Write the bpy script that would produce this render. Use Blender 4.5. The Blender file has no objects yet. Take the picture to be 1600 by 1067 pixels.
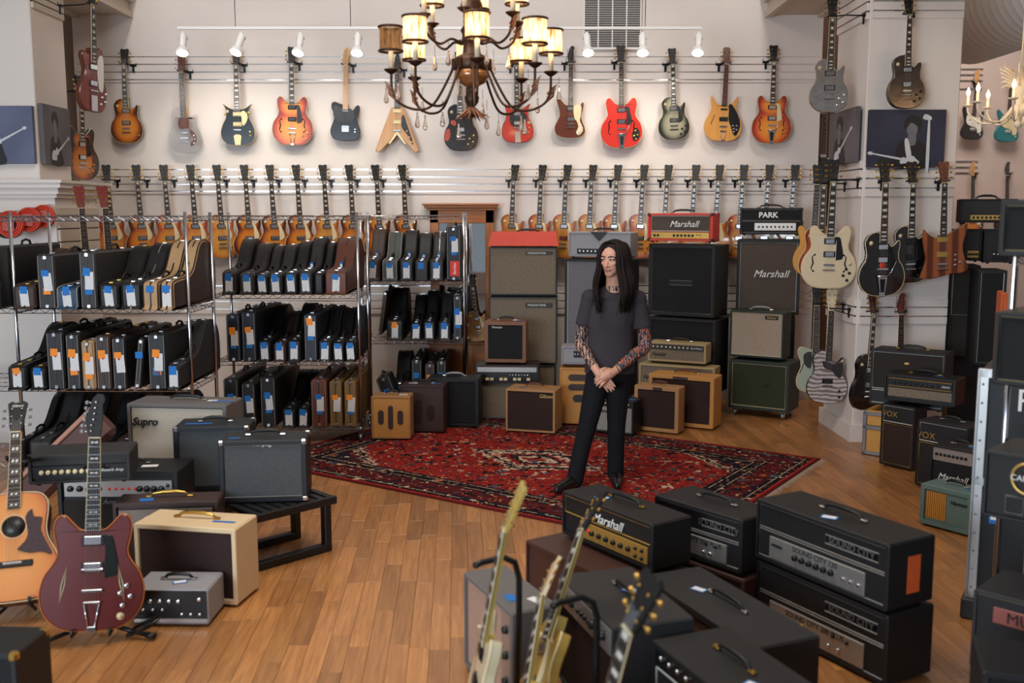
import bpy, bmesh, math, random
from mathutils import Vector, Matrix, Euler
random.seed(7)
SC = bpy.context.scene
COL = SC.collection
PI = math.pi
R = math.radians
# ------------------------------------------------------------------ camera
FPX = 1556.0; CAMH = 1.95; PITCH = math.atan(200 / FPX)
cd = bpy.data.cameras.new('camera'); cam = bpy.data.objects.new('camera', cd); COL.objects.link(cam)
cam.location = (0, 0, CAMH); cam.rotation_euler = (PI / 2 - PITCH, 0, 0)
cd.sensor_width = 36; cd.lens = FPX / 1600 * 36; cd.clip_start = .05; cd.clip_end = 100
cd.dof.use_dof = True; cd.dof.focus_distance = 7.6; cd.dof.aperture_fstop = 1.9
SC.camera = cam
# ------------------------------------------------------------------ world, light, exposure
w = bpy.data.worlds.new('world'); SC.world = w; w.use_nodes = True
w.node_tree.nodes['Background'].inputs[0].default_value = (.80, .88, 1, 1)
w.node_tree.nodes['Background'].inputs[1].default_value = .26
def area(name, loc, target, sx, sy, power, col):
    l = bpy.data.lights.new(name, 'AREA'); l.shape = 'RECTANGLE'; l.size = sx; l.size_y = sy; l.energy = power; l.color = col
    o = bpy.data.objects.new(name, l); COL.objects.link(o); o.location = loc
    o.rotation_euler = (Vector(target) - Vector(loc)).to_track_quat('-Z', 'Y').to_euler()
    return o
area('shopfront_daylight', (-4.6, -3.0, 1.9), (.2, 8.0, 1.5), 5.0, 2.4, 580, (.74, .87, 1))
area('added_front_fill', (-.9, 4.4, 5.3), (-.7, 4.6, 0), 2.6, 2.2, 165, (1, .93, .84))  # unseen fill lamp, added for ambient light over the front floor
def spot(name, loc, target, power, size, blend, col, soft=.15):
    l = bpy.data.lights.new(name, 'SPOT'); l.energy = power; l.spot_size = R(size); l.spot_blend = blend; l.color = col; l.shadow_soft_size = soft
    o = bpy.data.objects.new(name, l); COL.objects.link(o); o.location = loc; o.rotation_euler = (Vector(target) - Vector(loc)).to_track_quat('-Z', 'Y').to_euler()
for x_ in (-3.4, -1.5, .4, 2.3): spot('added_wall_wash', (x_, 8.3, 5.3), (x_, 10.4, 3.0), 92, 74, .8, (1, .95, .90))  # unseen spots, added to spread light evenly over the upper back wall
area('added_rear_fill', (5.2, 11.6, 5.3), (5.2, 11.8, 0), 2.0, 2.0, 130, (1, .90, .82))  # unseen fill lamp, added to lift the dark area at rear right
SC.view_settings.view_transform = 'Standard'; SC.view_settings.look = 'None'
SC.view_settings.exposure = 0; SC.view_settings.gamma = 1; SC.view_settings.use_curve_mapping = False
# ------------------------------------------------------------------ projection helpers (photo pixel -> point in the room)
_fw = Vector((0, math.cos(PITCH), -math.sin(PITCH))); _up = Vector((0, math.sin(PITCH), math.cos(PITCH))); _rt = Vector((1, 0, 0))
def ray(x, y): return _fw + _rt * ((x - 800) / FPX) + _up * ((533.5 - y) / FPX)
def PZ(x, y, z=0.):
    r = ray(x, y); return Vector((0, 0, CAMH)) + r * ((z - CAMH) / r.z)
def PY(x, y, Y):
    r = ray(x, y); return Vector((0, 0, CAMH)) + r * (Y / r.y)
def PR(p):
    v = Vector(p) - Vector((0, 0, CAMH)); c = v.dot(_fw); return 800 + FPX * v.dot(_rt) / c, 533.5 - FPX * v.dot(_up) / c
def PX_(x, y, X):
    r = ray(x, y); return Vector((0, 0, CAMH)) + r * (X / r.x)
# ------------------------------------------------------------------ materials
MATS = {}
def sl(c):
    """sRGB 0..255 -> linear"""
    o = []
    for v in c[:3]:
        v /= 255.; o.append(v / 12.92 if v <= .04045 else ((v + .055) / 1.055) ** 2.4)
    return (o[0], o[1], o[2], 1)
def nodes(name):
    m = bpy.data.materials.new(name); m.use_nodes = True; nt = m.node_tree
    return m, nt, nt.nodes['Principled BSDF']
def mat(name, col, rough=.5, metal=0., var=.10, scale=18., bump=0., bscale=300., spec=.5, coat=0., emit=0., alpha=1., trans=0.):
    if name in MATS: return MATS[name]
    m, nt, b = nodes(name); c = sl(col)
    tc = nt.nodes.new('ShaderNodeTexCoord')
    if var:
        n = nt.nodes.new('ShaderNodeTexNoise'); n.inputs['Scale'].default_value = scale; n.inputs['Detail'].default_value = 3
        mx = nt.nodes.new('ShaderNodeMix'); mx.data_type = 'RGBA'
        mx.inputs[6].default_value = tuple(v * (1 - var) for v in c[:3]) + (1,)
        mx.inputs[7].default_value = tuple(min(1, v * (1 + var)) for v in c[:3]) + (1,)
        nt.links.new(tc.outputs['Object'], n.inputs['Vector']); nt.links.new(n.outputs['Fac'], mx.inputs[0])
        nt.links.new(mx.outputs[2], b.inputs['Base Color'])
    else: b.inputs['Base Color'].default_value = c
    b.inputs['Roughness'].default_value = rough; b.inputs['Metallic'].default_value = metal
    b.inputs['Specular IOR Level'].default_value = spec
    if coat: b.inputs['Coat Weight'].default_value = coat; b.inputs['Coat Roughness'].default_value = .06
    if emit: b.inputs['Emission Color'].default_value = c; b.inputs['Emission Strength'].default_value = emit
    if trans: b.inputs['Transmission Weight'].default_value = trans; b.inputs['IOR'].default_value = 1.3
    if bump:
        n2 = nt.nodes.new('ShaderNodeTexNoise'); n2.inputs['Scale'].default_value = bscale; n2.inputs['Detail'].default_value = 2
        bp = nt.nodes.new('ShaderNodeBump'); bp.inputs['Strength'].default_value = bump; bp.inputs['Distance'].default_value = .002
        nt.links.new(tc.outputs['Object'], n2.inputs['Vector']); nt.links.new(n2.outputs['Fac'], bp.inputs['Height']); nt.links.new(bp.outputs['Normal'], b.inputs['Normal'])
    MATS[name] = m; return m
def ramp(nt, fac, stops):
    r = nt.nodes.new('ShaderNodeValToRGB'); e = r.color_ramp.elements
    while len(e) < len(stops): e.new(.5)
    for i, (p, c) in enumerate(stops): e[i].position = p; e[i].color = sl(c)
    nt.links.new(fac, r.inputs[0]); return r
def weave(name, c1, c2, scale=260., rough=.85, diag=False):
    """woven grille cloth"""
    if name in MATS: return MATS[name]
    m, nt, b = nodes(name)
    tc = nt.nodes.new('ShaderNodeTexCoord'); mp = nt.nodes.new('ShaderNodeMapping')
    if diag: mp.inputs['Rotation'].default_value = (0, R(45), 0)
    nt.links.new(tc.outputs['Object'], mp.inputs['Vector'])
    wv = []
    for ax in ('X', 'Z'):
        q = nt.nodes.new('ShaderNodeTexWave'); q.bands_direction = ax; q.inputs['Scale'].default_value = scale / 20; q.inputs['Distortion'].default_value = .6
        nt.links.new(mp.outputs[0], q.inputs['Vector']); wv.append(q)
    mm = nt.nodes.new('ShaderNodeMath'); mm.operation = 'MAXIMUM' if diag else 'MULTIPLY'
    nt.links.new(wv[0].outputs['Fac'], mm.inputs[0]); nt.links.new(wv[1].outputs['Fac'], mm.inputs[1])
    n = nt.nodes.new('ShaderNodeTexNoise'); n.inputs['Scale'].default_value = 90; nt.links.new(tc.outputs['Object'], n.inputs['Vector'])
    ad = nt.nodes.new('ShaderNodeMath'); ad.operation = 'MULTIPLY_ADD'; ad.inputs[1].default_value = .8
    nt.links.new(n.outputs['Fac'], ad.inputs[0])
    s2 = nt.nodes.new('ShaderNodeMath'); s2.operation = 'MULTIPLY'; s2.inputs[1].default_value = .26
    nt.links.new(mm.outputs[0], s2.inputs[0]); nt.links.new(s2.outputs[0], ad.inputs[2])
    r = ramp(nt, ad.outputs[0], [(.25 if not diag else .72, c1), (.85 if not diag else .9, c2)])
    nt.links.new(r.outputs[0], b.inputs['Base Color']); b.inputs['Roughness'].default_value = rough
    bp = nt.nodes.new('ShaderNodeBump'); bp.inputs['Strength'].default_value = .4; bp.inputs['Distance'].default_value = .002
    nt.links.new(mm.outputs[0], bp.inputs['Height']); nt.links.new(bp.outputs['Normal'], b.inputs['Normal'])
    MATS[name] = m; return m
def stripes(name, c1, c2, axis='Z', scale=30., rough=.7, thr=.5, bump=0., sharp=.06):
    if name in MATS: return MATS[name]
    m, nt, b = nodes(name)
    tc = nt.nodes.new('ShaderNodeTexCoord'); q = nt.nodes.new('ShaderNodeTexWave'); q.bands_direction = axis
    q.inputs['Scale'].default_value = scale; nt.links.new(tc.outputs['Object'], q.inputs['Vector'])
    n = nt.nodes.new('ShaderNodeTexNoise'); n.inputs['Scale'].default_value = 60; nt.links.new(tc.outputs['Object'], n.inputs['Vector'])
    ad = nt.nodes.new('ShaderNodeMath'); ad.operation = 'MULTIPLY_ADD'; ad.inputs[1].default_value = .25; nt.links.new(n.outputs['Fac'], ad.inputs[0]); nt.links.new(q.outputs['Fac'], ad.inputs[2])
    r = ramp(nt, ad.outputs[0], [(thr, c1), (min(1, thr + sharp + .1), c2)])
    nt.links.new(r.outputs[0], b.inputs['Base Color']); b.inputs['Roughness'].default_value = rough
    MATS[name] = m; return m
def woodmat(name, c1, c2, rough=.4, scale=(3, 3, 30), axis='Z', coat=0., rnd=0):
    """grain along one axis; rnd 1 = tint by object, 2 = tint by colour attribute"""
    if name in MATS: return MATS[name]
    m, nt, b = nodes(name)
    tc = nt.nodes.new('ShaderNodeTexCoord'); mp = nt.nodes.new('ShaderNodeMapping')
    s = {'X': (1.5, 26, 26), 'Y': (26, 1.5, 26), 'Z': (26, 26, 1.5)}[axis]; mp.inputs['Scale'].default_value = s
    nt.links.new(tc.outputs['Object'], mp.inputs['Vector'])
    n = nt.nodes.new('ShaderNodeTexNoise'); n.inputs['Scale'].default_value = 2.0; n.inputs['Detail'].default_value = 6; n.inputs['Distortion'].default_value = .9
    vec = mp.outputs[0]
    if rnd:
        if rnd == 1: rr = nt.nodes.new('ShaderNodeObjectInfo').outputs['Random']
        else:
            at = nt.nodes.new('ShaderNodeAttribute'); at.attribute_name = 'tint'; rr = at.outputs['Fac']
        cb = nt.nodes.new('ShaderNodeCombineXYZ'); ml = nt.nodes.new('ShaderNodeMath'); ml.operation = 'MULTIPLY'; ml.inputs[1].default_value = 37.
        nt.links.new(rr, ml.inputs[0]); nt.links.new(ml.outputs[0], cb.inputs[0]); nt.links.new(ml.outputs[0], cb.inputs[2])
        va = nt.nodes.new('ShaderNodeVectorMath'); nt.links.new(vec, va.inputs[0]); nt.links.new(cb.outputs[0], va.inputs[1]); vec = va.outputs[0]
    nt.links.new(vec, n.inputs['Vector'])
    r = ramp(nt, n.outputs['Fac'], [(.3, c1), (.7, c2)])
    out = r.outputs[0]
    if rnd:
        hs = nt.nodes.new('ShaderNodeHueSaturation'); mr = nt.nodes.new('ShaderNodeMapRange'); mr.inputs[3].default_value = .72; mr.inputs[4].default_value = 1.18
        nt.links.new(rr, mr.inputs[0]); nt.links.new(mr.outputs[0], hs.inputs['Value']); nt.links.new(out, hs.inputs['Color']); out = hs.outputs[0]
    nt.links.new(out, b.inputs['Base Color']); b.inputs['Roughness'].default_value = rough
    if coat: b.inputs['Coat Weight'].default_value = coat; b.inputs['Coat Roughness'].default_value = .15
    MATS[name] = m; return m
def burst(name, stops, a=.17, zc=.16, b_=.2, a2=.115, zc2=.36, b2=.11, rough=.25, coat=.8):
    """lacquered sunburst finish: bands follow the two bouts of the body"""
    if name in MATS: return MATS[name]
    m, nt, b = nodes(name)
    tc = nt.nodes.new('ShaderNodeTexCoord'); sp = nt.nodes.new('ShaderNodeSeparateXYZ'); nt.links.new(tc.outputs['Object'], sp.inputs[0])
    def M(op, x, y=None):
        q = nt.nodes.new('ShaderNodeMath'); q.operation = op
        for i, v in enumerate((x, y)):
            if v is None: continue
            if isinstance(v, (int, float)): q.inputs[i].default_value = v
            else: nt.links.new(v, q.inputs[i])
        return q.outputs[0]
    def lobe(A, zc_, B):
        u = M('DIVIDE', sp.outputs[0], A); v = M('DIVIDE', M('SUBTRACT', sp.outputs[2], zc_), B)
        return M('ADD', M('MULTIPLY', u, u), M('MULTIPLY', v, v))
    q = nt.nodes.new('ShaderNodeMath'); q.operation = 'SMOOTH_MIN'; q.inputs[2].default_value = .35
    nt.links.new(lobe(a, zc, b_), q.inputs[0]); nt.links.new(lobe(a2, zc2, b2), q.inputs[1])
    r = ramp(nt, q.outputs[0], stops)
    nt.links.new(r.outputs[0], b.inputs['Base Color']); b.inputs['Roughness'].default_value = rough
    b.inputs['Coat Weight'].default_value = coat; b.inputs['Coat Roughness'].default_value = .05
    MATS[name] = m; return m
def lab(o, label, cat, group=None, kind=None):
    o['label'] = label; o['category'] = cat
    if group: o['group'] = group
    if kind: o['kind'] = kind
    return o
# ------------------------------------------------------------------ mesh building
from mathutils.geometry import tessellate_polygon
def tess(out):
    '''triangles of an outline, wound like it'''
    res = []
    for t_ in tessellate_polygon([[Vector((p[0], p[1], 0)) for p in out]]):
        a, b, c = [out[i] for i in t_]
        ar = (b[0] - a[0]) * (c[1] - a[1]) - (c[0] - a[0]) * (b[1] - a[1])
        if abs(ar) < 1e-12: continue
        res.append(tuple(t_) if ar > 0 else tuple(t_[::-1]))
    return res
class MB:
    def __init__(s): s.v = []; s.f = []; s.m = []; s.cur = 0; s.sm = []
    def add(s, vs, fs, smooth=False):
        o = len(s.v); s.v += [tuple(v) for v in vs]
        for f in fs: s.f.append([o + i for i in f]); s.m.append(s.cur); s.sm.append(smooth)
        return s
    def box(s, lo, hi, M=None):
        x0, y0, z0 = lo; x1, y1, z1 = hi
        vs = [Vector(p) for p in ((x0, y0, z0), (x1, y0, z0), (x1, y1, z0), (x0, y1, z0), (x0, y0, z1), (x1, y0, z1), (x1, y1, z1), (x0, y1, z1))]
        if M: vs = [M @ v for v in vs]
        return s.add(vs, [(0, 3, 2, 1), (4, 5, 6, 7), (0, 1, 5, 4), (1, 2, 6, 5), (2, 3, 7, 6), (3, 0, 4, 7)])
    def cbox(s, lo, hi, b=.006, M=None):
        """box with chamfered edges"""
        b = min(b, *[abs(hi[i] - lo[i]) * .49 for i in range(3)])
        vs = []; idx = {}
        for cx in (0, 1):
            for cy in (0, 1):
                for cz in (0, 1):
                    c = (cx, cy, cz)
                    for ax in range(3):
                        p = [hi[i] if c[i] else lo[i] for i in range(3)]
                        for i in range(3):
                            if i != ax: p[i] += -b if c[i] else b
                        idx[(c, ax)] = len(vs); vs.append(Vector(p))
        if M: vs = [M @ v for v in vs]
        fs = []
        for ax in range(3):
            a1, a2 = [(1, 2), (2, 0), (0, 1)][ax]
            for sgn in (0, 1):
                q = []
                for u, v in ((0, 0), (1, 0), (1, 1), (0, 1)):
                    c = [0, 0, 0]; c[ax] = sgn; c[a1] = u; c[a2] = v; q.append(idx[(tuple(c), ax)])
                fs.append(q if sgn else q[::-1])
            for u in (0, 1):
                for v in (0, 1):
                    c0 = [0, 0, 0]; c0[a1] = u; c0[a2] = v; c1 = list(c0); c1[ax] = 1; c0 = tuple(c0); c1 = tuple(c1)
                    q = [idx[(c0, a1)], idx[(c1, a1)], idx[(c1, a2)], idx[(c0, a2)]]
                    fs.append(q[::-1] if (u ^ v) == 0 else q)
        for c in [(a, bb, cc) for a in (0, 1) for bb in (0, 1) for cc in (0, 1)]:
            q = [idx[(c, 0)], idx[(c, 1)], idx[(c, 2)]]
            fs.append(q if sum(c) % 2 else q[::-1])
        return s.add(vs, fs)
    def tube(s, pts, r, n=8, cap=True, closed=False):
        pts = [Vector(p) for p in pts]; k = len(pts); rr = r if isinstance(r, (list, tuple)) else [r] * k
        rings = []; up = None
        for i, p in enumerate(pts):
            a = pts[i - 1] if (i or closed) else p; c = pts[(i + 1) % k] if (i < k - 1 or closed) else p
            t = (c - a)
            if t.length < 1e-9: t = Vector((0, 0, 1))
            t.normalize()
            if up is None:
                up = Vector((0, 0, 1)) if abs(t.z) < .9 else Vector((1, 0, 0))
            up = (up - t * up.dot(t))
            if up.length < 1e-6: up = t.orthogonal()
            up.normalize(); sd = t.cross(up)
            rings.append([p + (up * math.cos(2 * PI * j / n) + sd * math.sin(2 * PI * j / n)) * rr[i] for j in range(n)])
        vs = [v for g in rings for v in g]; fs = []
        for i in range(k if closed else k - 1):
            for j in range(n):
                i2 = (i + 1) % k; j2 = (j + 1) % n
                fs.append((i * n + j, i * n + j2, i2 * n + j2, i2 * n + j))
        if cap and not closed: fs.append(tuple(range(n))[::-1]); fs.append(tuple(range((k - 1) * n, k * n)))
        return s.add(vs, fs, n > 5)
    def lathe(s, prof, n=16, c=(0, 0, 0), M=None, smooth=True):
        """profile of (radius, z) turned about z"""
        vs = []; fs = []
        for r, z in prof:
            for j in range(n):
                a = 2 * PI * j / n; v = Vector((c[0] + r * math.cos(a), c[1] + r * math.sin(a), c[2] + z)); vs.append(M @ v if M else v)
        for i in range(len(prof) - 1):
            for j in range(n): fs.append((i * n + j, i * n + (j + 1) % n, (i + 1) * n + (j + 1) % n, (i + 1) * n + j))
        if prof[0][0] > 1e-5: fs.append(tuple(range(n))[::-1])
        if prof[-1][0] > 1e-5: fs.append(tuple(range((len(prof) - 1) * n, len(prof) * n)))
        return s.add(vs, fs, smooth)
    def prism(s, out, y0, y1, bev=0., M=None, top_m=None):
        """outline (x,z), counter-clockwise seen from -y, extruded from y0 (front) to y1 (back) with rounded edges"""
        n = len(out); cx = sum(p[0] for p in out) / n; cz = sum(p[1] for p in out) / n
        if sum(out[i][0] * out[(i + 1) % n][1] - out[(i + 1) % n][0] * out[i][1] for i in range(n)) < 0: out = out[::-1]
        nr = []
        for i in range(n):
            a = Vector(out[i - 1]); c = Vector(out[(i + 1) % n]); t = c - a
            if t.length < 1e-9: t = Vector((1, 0))
            t.normalize(); nr.append((-t.y, t.x))
        def ring(ins, y): return [Vector((out[i][0] + nr[i][0] * ins, y, out[i][1] + nr[i][1] * ins)) for i in range(n)]
        rs = [ring(bev, y0), ring(0, y0 + bev), ring(0, y1 - bev), ring(bev, y1)] if bev else [ring(0, y0), ring(0, y1)]
        vs = [v for g in rs for v in g]
        if M: vs = [M @ v for v in vs]
        o = len(s.v); keep = s.cur
        if top_m is not None: s.cur = top_m
        tri = tess(out)
        s.add(vs, tri)
        s.cur = keep
        k = len(rs); base = o
        fs = []
        for i in range(k - 1):
            for j in range(n): fs.append((base + i * n + (j + 1) % n, base + i * n + j, base + (i + 1) * n + j, base + (i + 1) * n + (j + 1) % n))
        fs += [tuple(base + (k - 1) * n + i for i in t_[::-1]) for t_ in tri]
        for i, f in enumerate(fs): s.f.append(list(f)); s.m.append(s.cur); s.sm.append(False)
        return s
    def mesh(s, name, mats):
        me = bpy.data.meshes.new(name); me.from_pydata(s.v, [], s.f)
        for m in (mats if isinstance(mats, (list, tuple)) else [mats]): me.materials.append(m)
        me.polygons.foreach_set('material_index', s.m); me.polygons.foreach_set('use_smooth', s.sm)
        me.update(); return me
    def build(s, name, mats, parent=None, loc=None, rot=None, stuff=False):
        o = link(name, s.mesh(name, mats), parent, loc, rot)
        if stuff: o['kind'] = 'stuff'
        return o
def link(name, data, parent=None, loc=None, rot=None):
    o = bpy.data.objects.new(name, data); COL.objects.link(o)
    if parent: o.parent = parent
    if loc is not None: o.location = loc
    if rot is not None: o.rotation_euler = rot
    return o
def empty(name, loc=(0, 0, 0), rot=(0, 0, 0)):
    o = bpy.data.objects.new(name, None); COL.objects.link(o); o.location = loc; o.rotation_euler = rot; o.empty_display_size = .1; return o
KIDS = {}
def dup(o, parent=None):
    c = o.copy(); COL.objects.link(c); c.parent = parent
    for ch in list(o.children): dup(ch, c)
    return c
def cat_rom(pts, n=5, closed=True):
    P = [Vector(p) for p in pts]; k = len(P); out = []
    for i in range(k if closed else k - 1):
        p0, p1, p2, p3 = (P[(i - 1) % k], P[i], P[(i + 1) % k], P[(i + 2) % k]) if closed else (P[max(i - 1, 0)], P[i], P[i + 1], P[min(i + 2, k - 1)])
        if (p1 - p2).length < 1e-6: continue
        for j in range(n):
            t = j / n
            out.append(.5 * ((2 * p1) + (p2 - p0) * t + (2 * p0 - 5 * p1 + 4 * p2 - p3) * t * t + (3 * p1 - p0 - 3 * p2 + p3) * t ** 3))
    if not closed: out.append(P[-1])
    return out
_TX = {}
def text_mesh(s, size, material, shear=0., ext=.0015, bold=0., spacing=1.):
    """flat lettering standing upright in the x-z plane, facing -y, centred"""
    k = (s, size, material.name, shear, bold)
    if k in _TX: return _TX[k]
    c = bpy.data.curves.new('lettering', 'FONT'); c.body = s; c.size = size; c.shear = shear; c.extrude = ext; c.align_x = 'CENTER'; c.align_y = 'CENTER'; c.offset = bold; c.space_character = spacing; c.resolution_u = 3
    o = bpy.data.objects.new('lettering', c); COL.objects.link(o)
    bpy.context.view_layer.update()
    me = bpy.data.meshes.new_from_object(o.evaluated_get(bpy.context.evaluated_depsgraph_get()))
    bpy.data.objects.remove(o); bpy.data.curves.remove(c)
    me.transform(Matrix.Rotation(PI / 2, 4, 'X')); me.materials.clear(); me.materials.append(material)
    _TX[k] = me; return me
ORD = ['first', 'second', 'third', 'fourth', 'fifth', 'sixth', 'seventh', 'eighth', 'ninth', 'tenth', 'eleventh', 'twelfth', 'thirteenth']
# ------------------------------------------------------------------ common materials
WALL = mat('wall_paint', (226, 216, 208), .75, var=.03, scale=2.5, bump=.1, bscale=120)
WARMW = mat('warm_paint', (206, 192, 176), .75, var=.03, scale=3)
TAUPE = mat('taupe_paint', (150, 128, 112), .8, var=.05, scale=2)
CHROME = mat('chrome', (215, 218, 224), .18, 1., var=.03)
STEEL = mat('brushed_steel', (160, 162, 166), .35, 1., var=.08)
BLACK = mat('black_plastic', (14, 14, 16), .4, var=.1)
BLACKM = mat('black_metal', (16, 16, 18), .35, .3, var=.1)
TOLEX = mat('black_tolex', (20, 20, 22), .55, var=.2, scale=60, bump=.5, bscale=500)
TOLEXD = mat('faded_black_tolex', (38, 37, 38), .6, var=.2, scale=50, bump=.5, bscale=450)
TOLEXBLUE = mat('blue_black_tolex', (20, 25, 33), .5, var=.2, scale=60, bump=.5, bscale=400)
WHITE = mat('white_enamel', (238, 236, 232), .35, var=.02)
PAPER = stripes('printed_label', (120, 120, 126), (232, 232, 232), 'Z', 70, .8, .18)
PAPERW = mat('white_paper', (235, 235, 235), .8, var=.02)
TAPE = mat('blue_tape', (22, 112, 190), .7, var=.12, scale=30)
TAPEO = mat('orange_tape', (240, 140, 40), .7, var=.1, scale=30)
REDDOT = mat('red_sticker', (230, 50, 40), .7)
GREENT = mat('green_tape', (50, 200, 110), .7)
BRASS = mat('brass', (205, 165, 85), .3, 1., var=.08)
GOLDP = mat('gold_panel', (196, 158, 82), .4, .6, var=.08)
SILVERP = mat('silver_panel', (176, 172, 168), .35, .7, var=.06)
CREAMP = mat('cream_plastic', (226, 208, 165), .35, var=.04)
ROSE = mat('rosewood', (46, 28, 20), .45, var=.25, scale=40)
EBONY = mat('ebony', (14, 12, 12), .55, var=.2, scale=40)
MAPLE = woodmat('maple_neck', (196, 140, 78), (222, 170, 104), .3, axis='Z', coat=.5)
MAHOG = woodmat('mahogany_neck', (74, 32, 20), (104, 48, 30), .3, axis='Z', coat=.5)
PGOLD = mat('pale_gold', (206, 184, 136), .35, .5, var=.08)
PEARL = mat('pearl_inlay', (225, 222, 210), .25, var=.12, scale=200)
STRING = mat('string_steel', (190, 190, 190), .3, 1., var=0)
OAK = woodmat('oak_trim', (150, 88, 42), (184, 114, 58), .45, axis='X')
OAKV = woodmat('oak_trim_upright', (150, 88, 42), (184, 114, 58), .45, axis='Z')
# ------------------------------------------------------------------ floor of single boards
VPX = math.atan((715 - 800) / FPX)      # boards run almost straight away from the shop front
flo = MB().box((-8, -4, -.12), (8, 14.2, -.004)).build('floor', mat('floor_base', (70, 42, 22), .6)); flo['kind'] = 'structure'
PW = .092
FB1 = woodmat('floor_board', (158, 104, 58), (196, 136, 80), .34, axis='Y', coat=.25, rnd=1)
FB2 = woodmat('floor_board_rest', (158, 104, 58), (196, 136, 80), .34, axis='Y', coat=.25, rnd=2)
lens = (.38, .52, .66, .8); pm = []
for L in lens: pm.append(MB().cbox((-PW / 2 + .0006, -L / 2 + .0006, -.012), (PW / 2 - .0006, L / 2 - .0006, 0), .0012).mesh('floor_board', FB1))
rest = MB(); tint = []
spots = []
rg = random.Random(3); cy_, sy_ = math.cos(VPX), math.sin(VPX)
for i in range(-62, 68):
    y = 2.0 + rg.random() * .6
    while y < 13.9:
        k = rg.randrange(4); L = lens[k]; u = i * PW; v = y + L / 2
        X = u * cy_ + v * sy_; Yy = v * cy_ - u * sy_
        spots.append((X, Yy, k, L)); y += L
def seen(X, Yy):
    px, py = PR((X, Yy, 0)); return -90 < px < 1690 and py < 1250
def openfl(X, Yy):
    px, py = PR((X, Yy, 0))
    if 385 < px < 880 and py > 735 + max(0, (px - 485) * .24): return 0
    if 1120 < px < 1540 and 655 < py < 1000: return 1
    return 2
spots = [s for s in spots if seen(s[0], s[1])]
spots.sort(key=lambda s: (openfl(s[0], s[1]), s[1]))
for n, (X, Yy, k, L) in enumerate(spots):
    if n < 300: link('floor_board', pm[k], flo, (X, Yy, 0), (0, 0, -VPX))
    else:
        M = Matrix.Translation((X, Yy, 0)) @ Matrix.Rotation(-VPX, 4, 'Z')
        rest.cbox((-PW / 2 + .0006, -L / 2 + .0006, -.012), (PW / 2 - .0006, L / 2 - .0006, 0), .0012, M); tint += [rg.random()] * 24
ro = rest.build('floor_boards', FB2, flo); ro['kind'] = 'stuff'
at = ro.data.attributes.new('tint', 'FLOAT', 'POINT'); at.data.foreach_set('value', tint)
# ------------------------------------------------------------------ walls
WY = 10.4; WX0, WX1 = -4.45, 3.15
def struct(o): o['kind'] = 'structure'; return o
wb = struct(MB().box((WX0, WY, 0), (WX1, WY + .2, 5.4)).build('wall_back', WALL))
struct(MB().box((-8, 13.9, 0), (8, 14.1, 5.4)).build('wall_rear', mat('rear_paint', (205, 188, 180), .8, var=.03)))
struct(MB().box((-8.2, -4, 0), (-8, 14.1, 5.4)).build('wall_left', WALL))
struct(MB().box((8, -4, 0), (8.2, 14.1, 5.4)).build('wall_right', WALL))
struct(MB().box((-8.2, -4, 5.4), (8.2, 14.1, 5.6)).build('ceiling', WALL))
struct(MB().box((-8, 10.9, 0), (-4.55, 11.1, 5.4)).build('wall_passage', TAUPE))
wf = MB().box((-8.2, -4.2, 0), (8.2, -4, .5)); wf.box((-8.2, -4.2, 3.9), (8.2, -4, 5.4))
for x in (-8.2, -4.9, -1.6, 1.2, 4.4, 7.6): wf.box((x, -4.2, .5), (x + .6, -4, 3.9))
struct(wf.build('wall_front', TAUPE))
# slat boards and bright rails on the back wall (each board and rail a piece)
def slat_band(parent, x0, x1, y, zs, zbot, wmat=WALL, axis='x', bot=True):
    zs = sorted(zs, reverse=True); nb = zs + [zbot]
    for i in range(len(zs)):
        hi = nb[i] - .005; lo = nb[i + 1] + .005
        MB().cbox((x0, y - .014, lo), (x1, y + .001, hi), .003).build('slat_board', wmat, parent)
        MB().box((x0, y - .0085, nb[i] - .006), (x1, y + .001, nb[i] + .006)).build('slat_rail', CHROME, parent)
slat_band(wb, WX0 + .03, WX1 - .03, WY, [PY(700, y, WY).z for y in (89, 101, 113, 125)], PY(700, 130, WY).z)
slat_band(wb, WX0 + .03, WX1 - .03, WY, [PY(700, y, WY).z for y in (265, 276.5, 288, 299)], PY(700, 304, WY).z)
slat_band(wb, WX0 + .03, WX1 - .03, WY, [1.2, 1.12, 1.04, .96], .9)
# ceiling beams with mouldings, running from the back wall over the columns
def beam(name, xa, xb):
    m = MB().box((xa, .5, 3.94), (xb, WY, 4.9)); m.box((xa - .05, .5, 4.06), (xb + .05, WY - .001, 4.14)); m.box((xa - .09, .5, 4.14), (xb + .09, WY - .001, 4.26))
    for x in (xa, xb): m.box((x - .03, .5, 3.91), (x + .03, WY - .001, 3.97))
    return struct(m.build(name, WARMW))
beam('trim_1', -4.40, -3.86); beam('trim_2', 2.58, 3.12)
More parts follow.
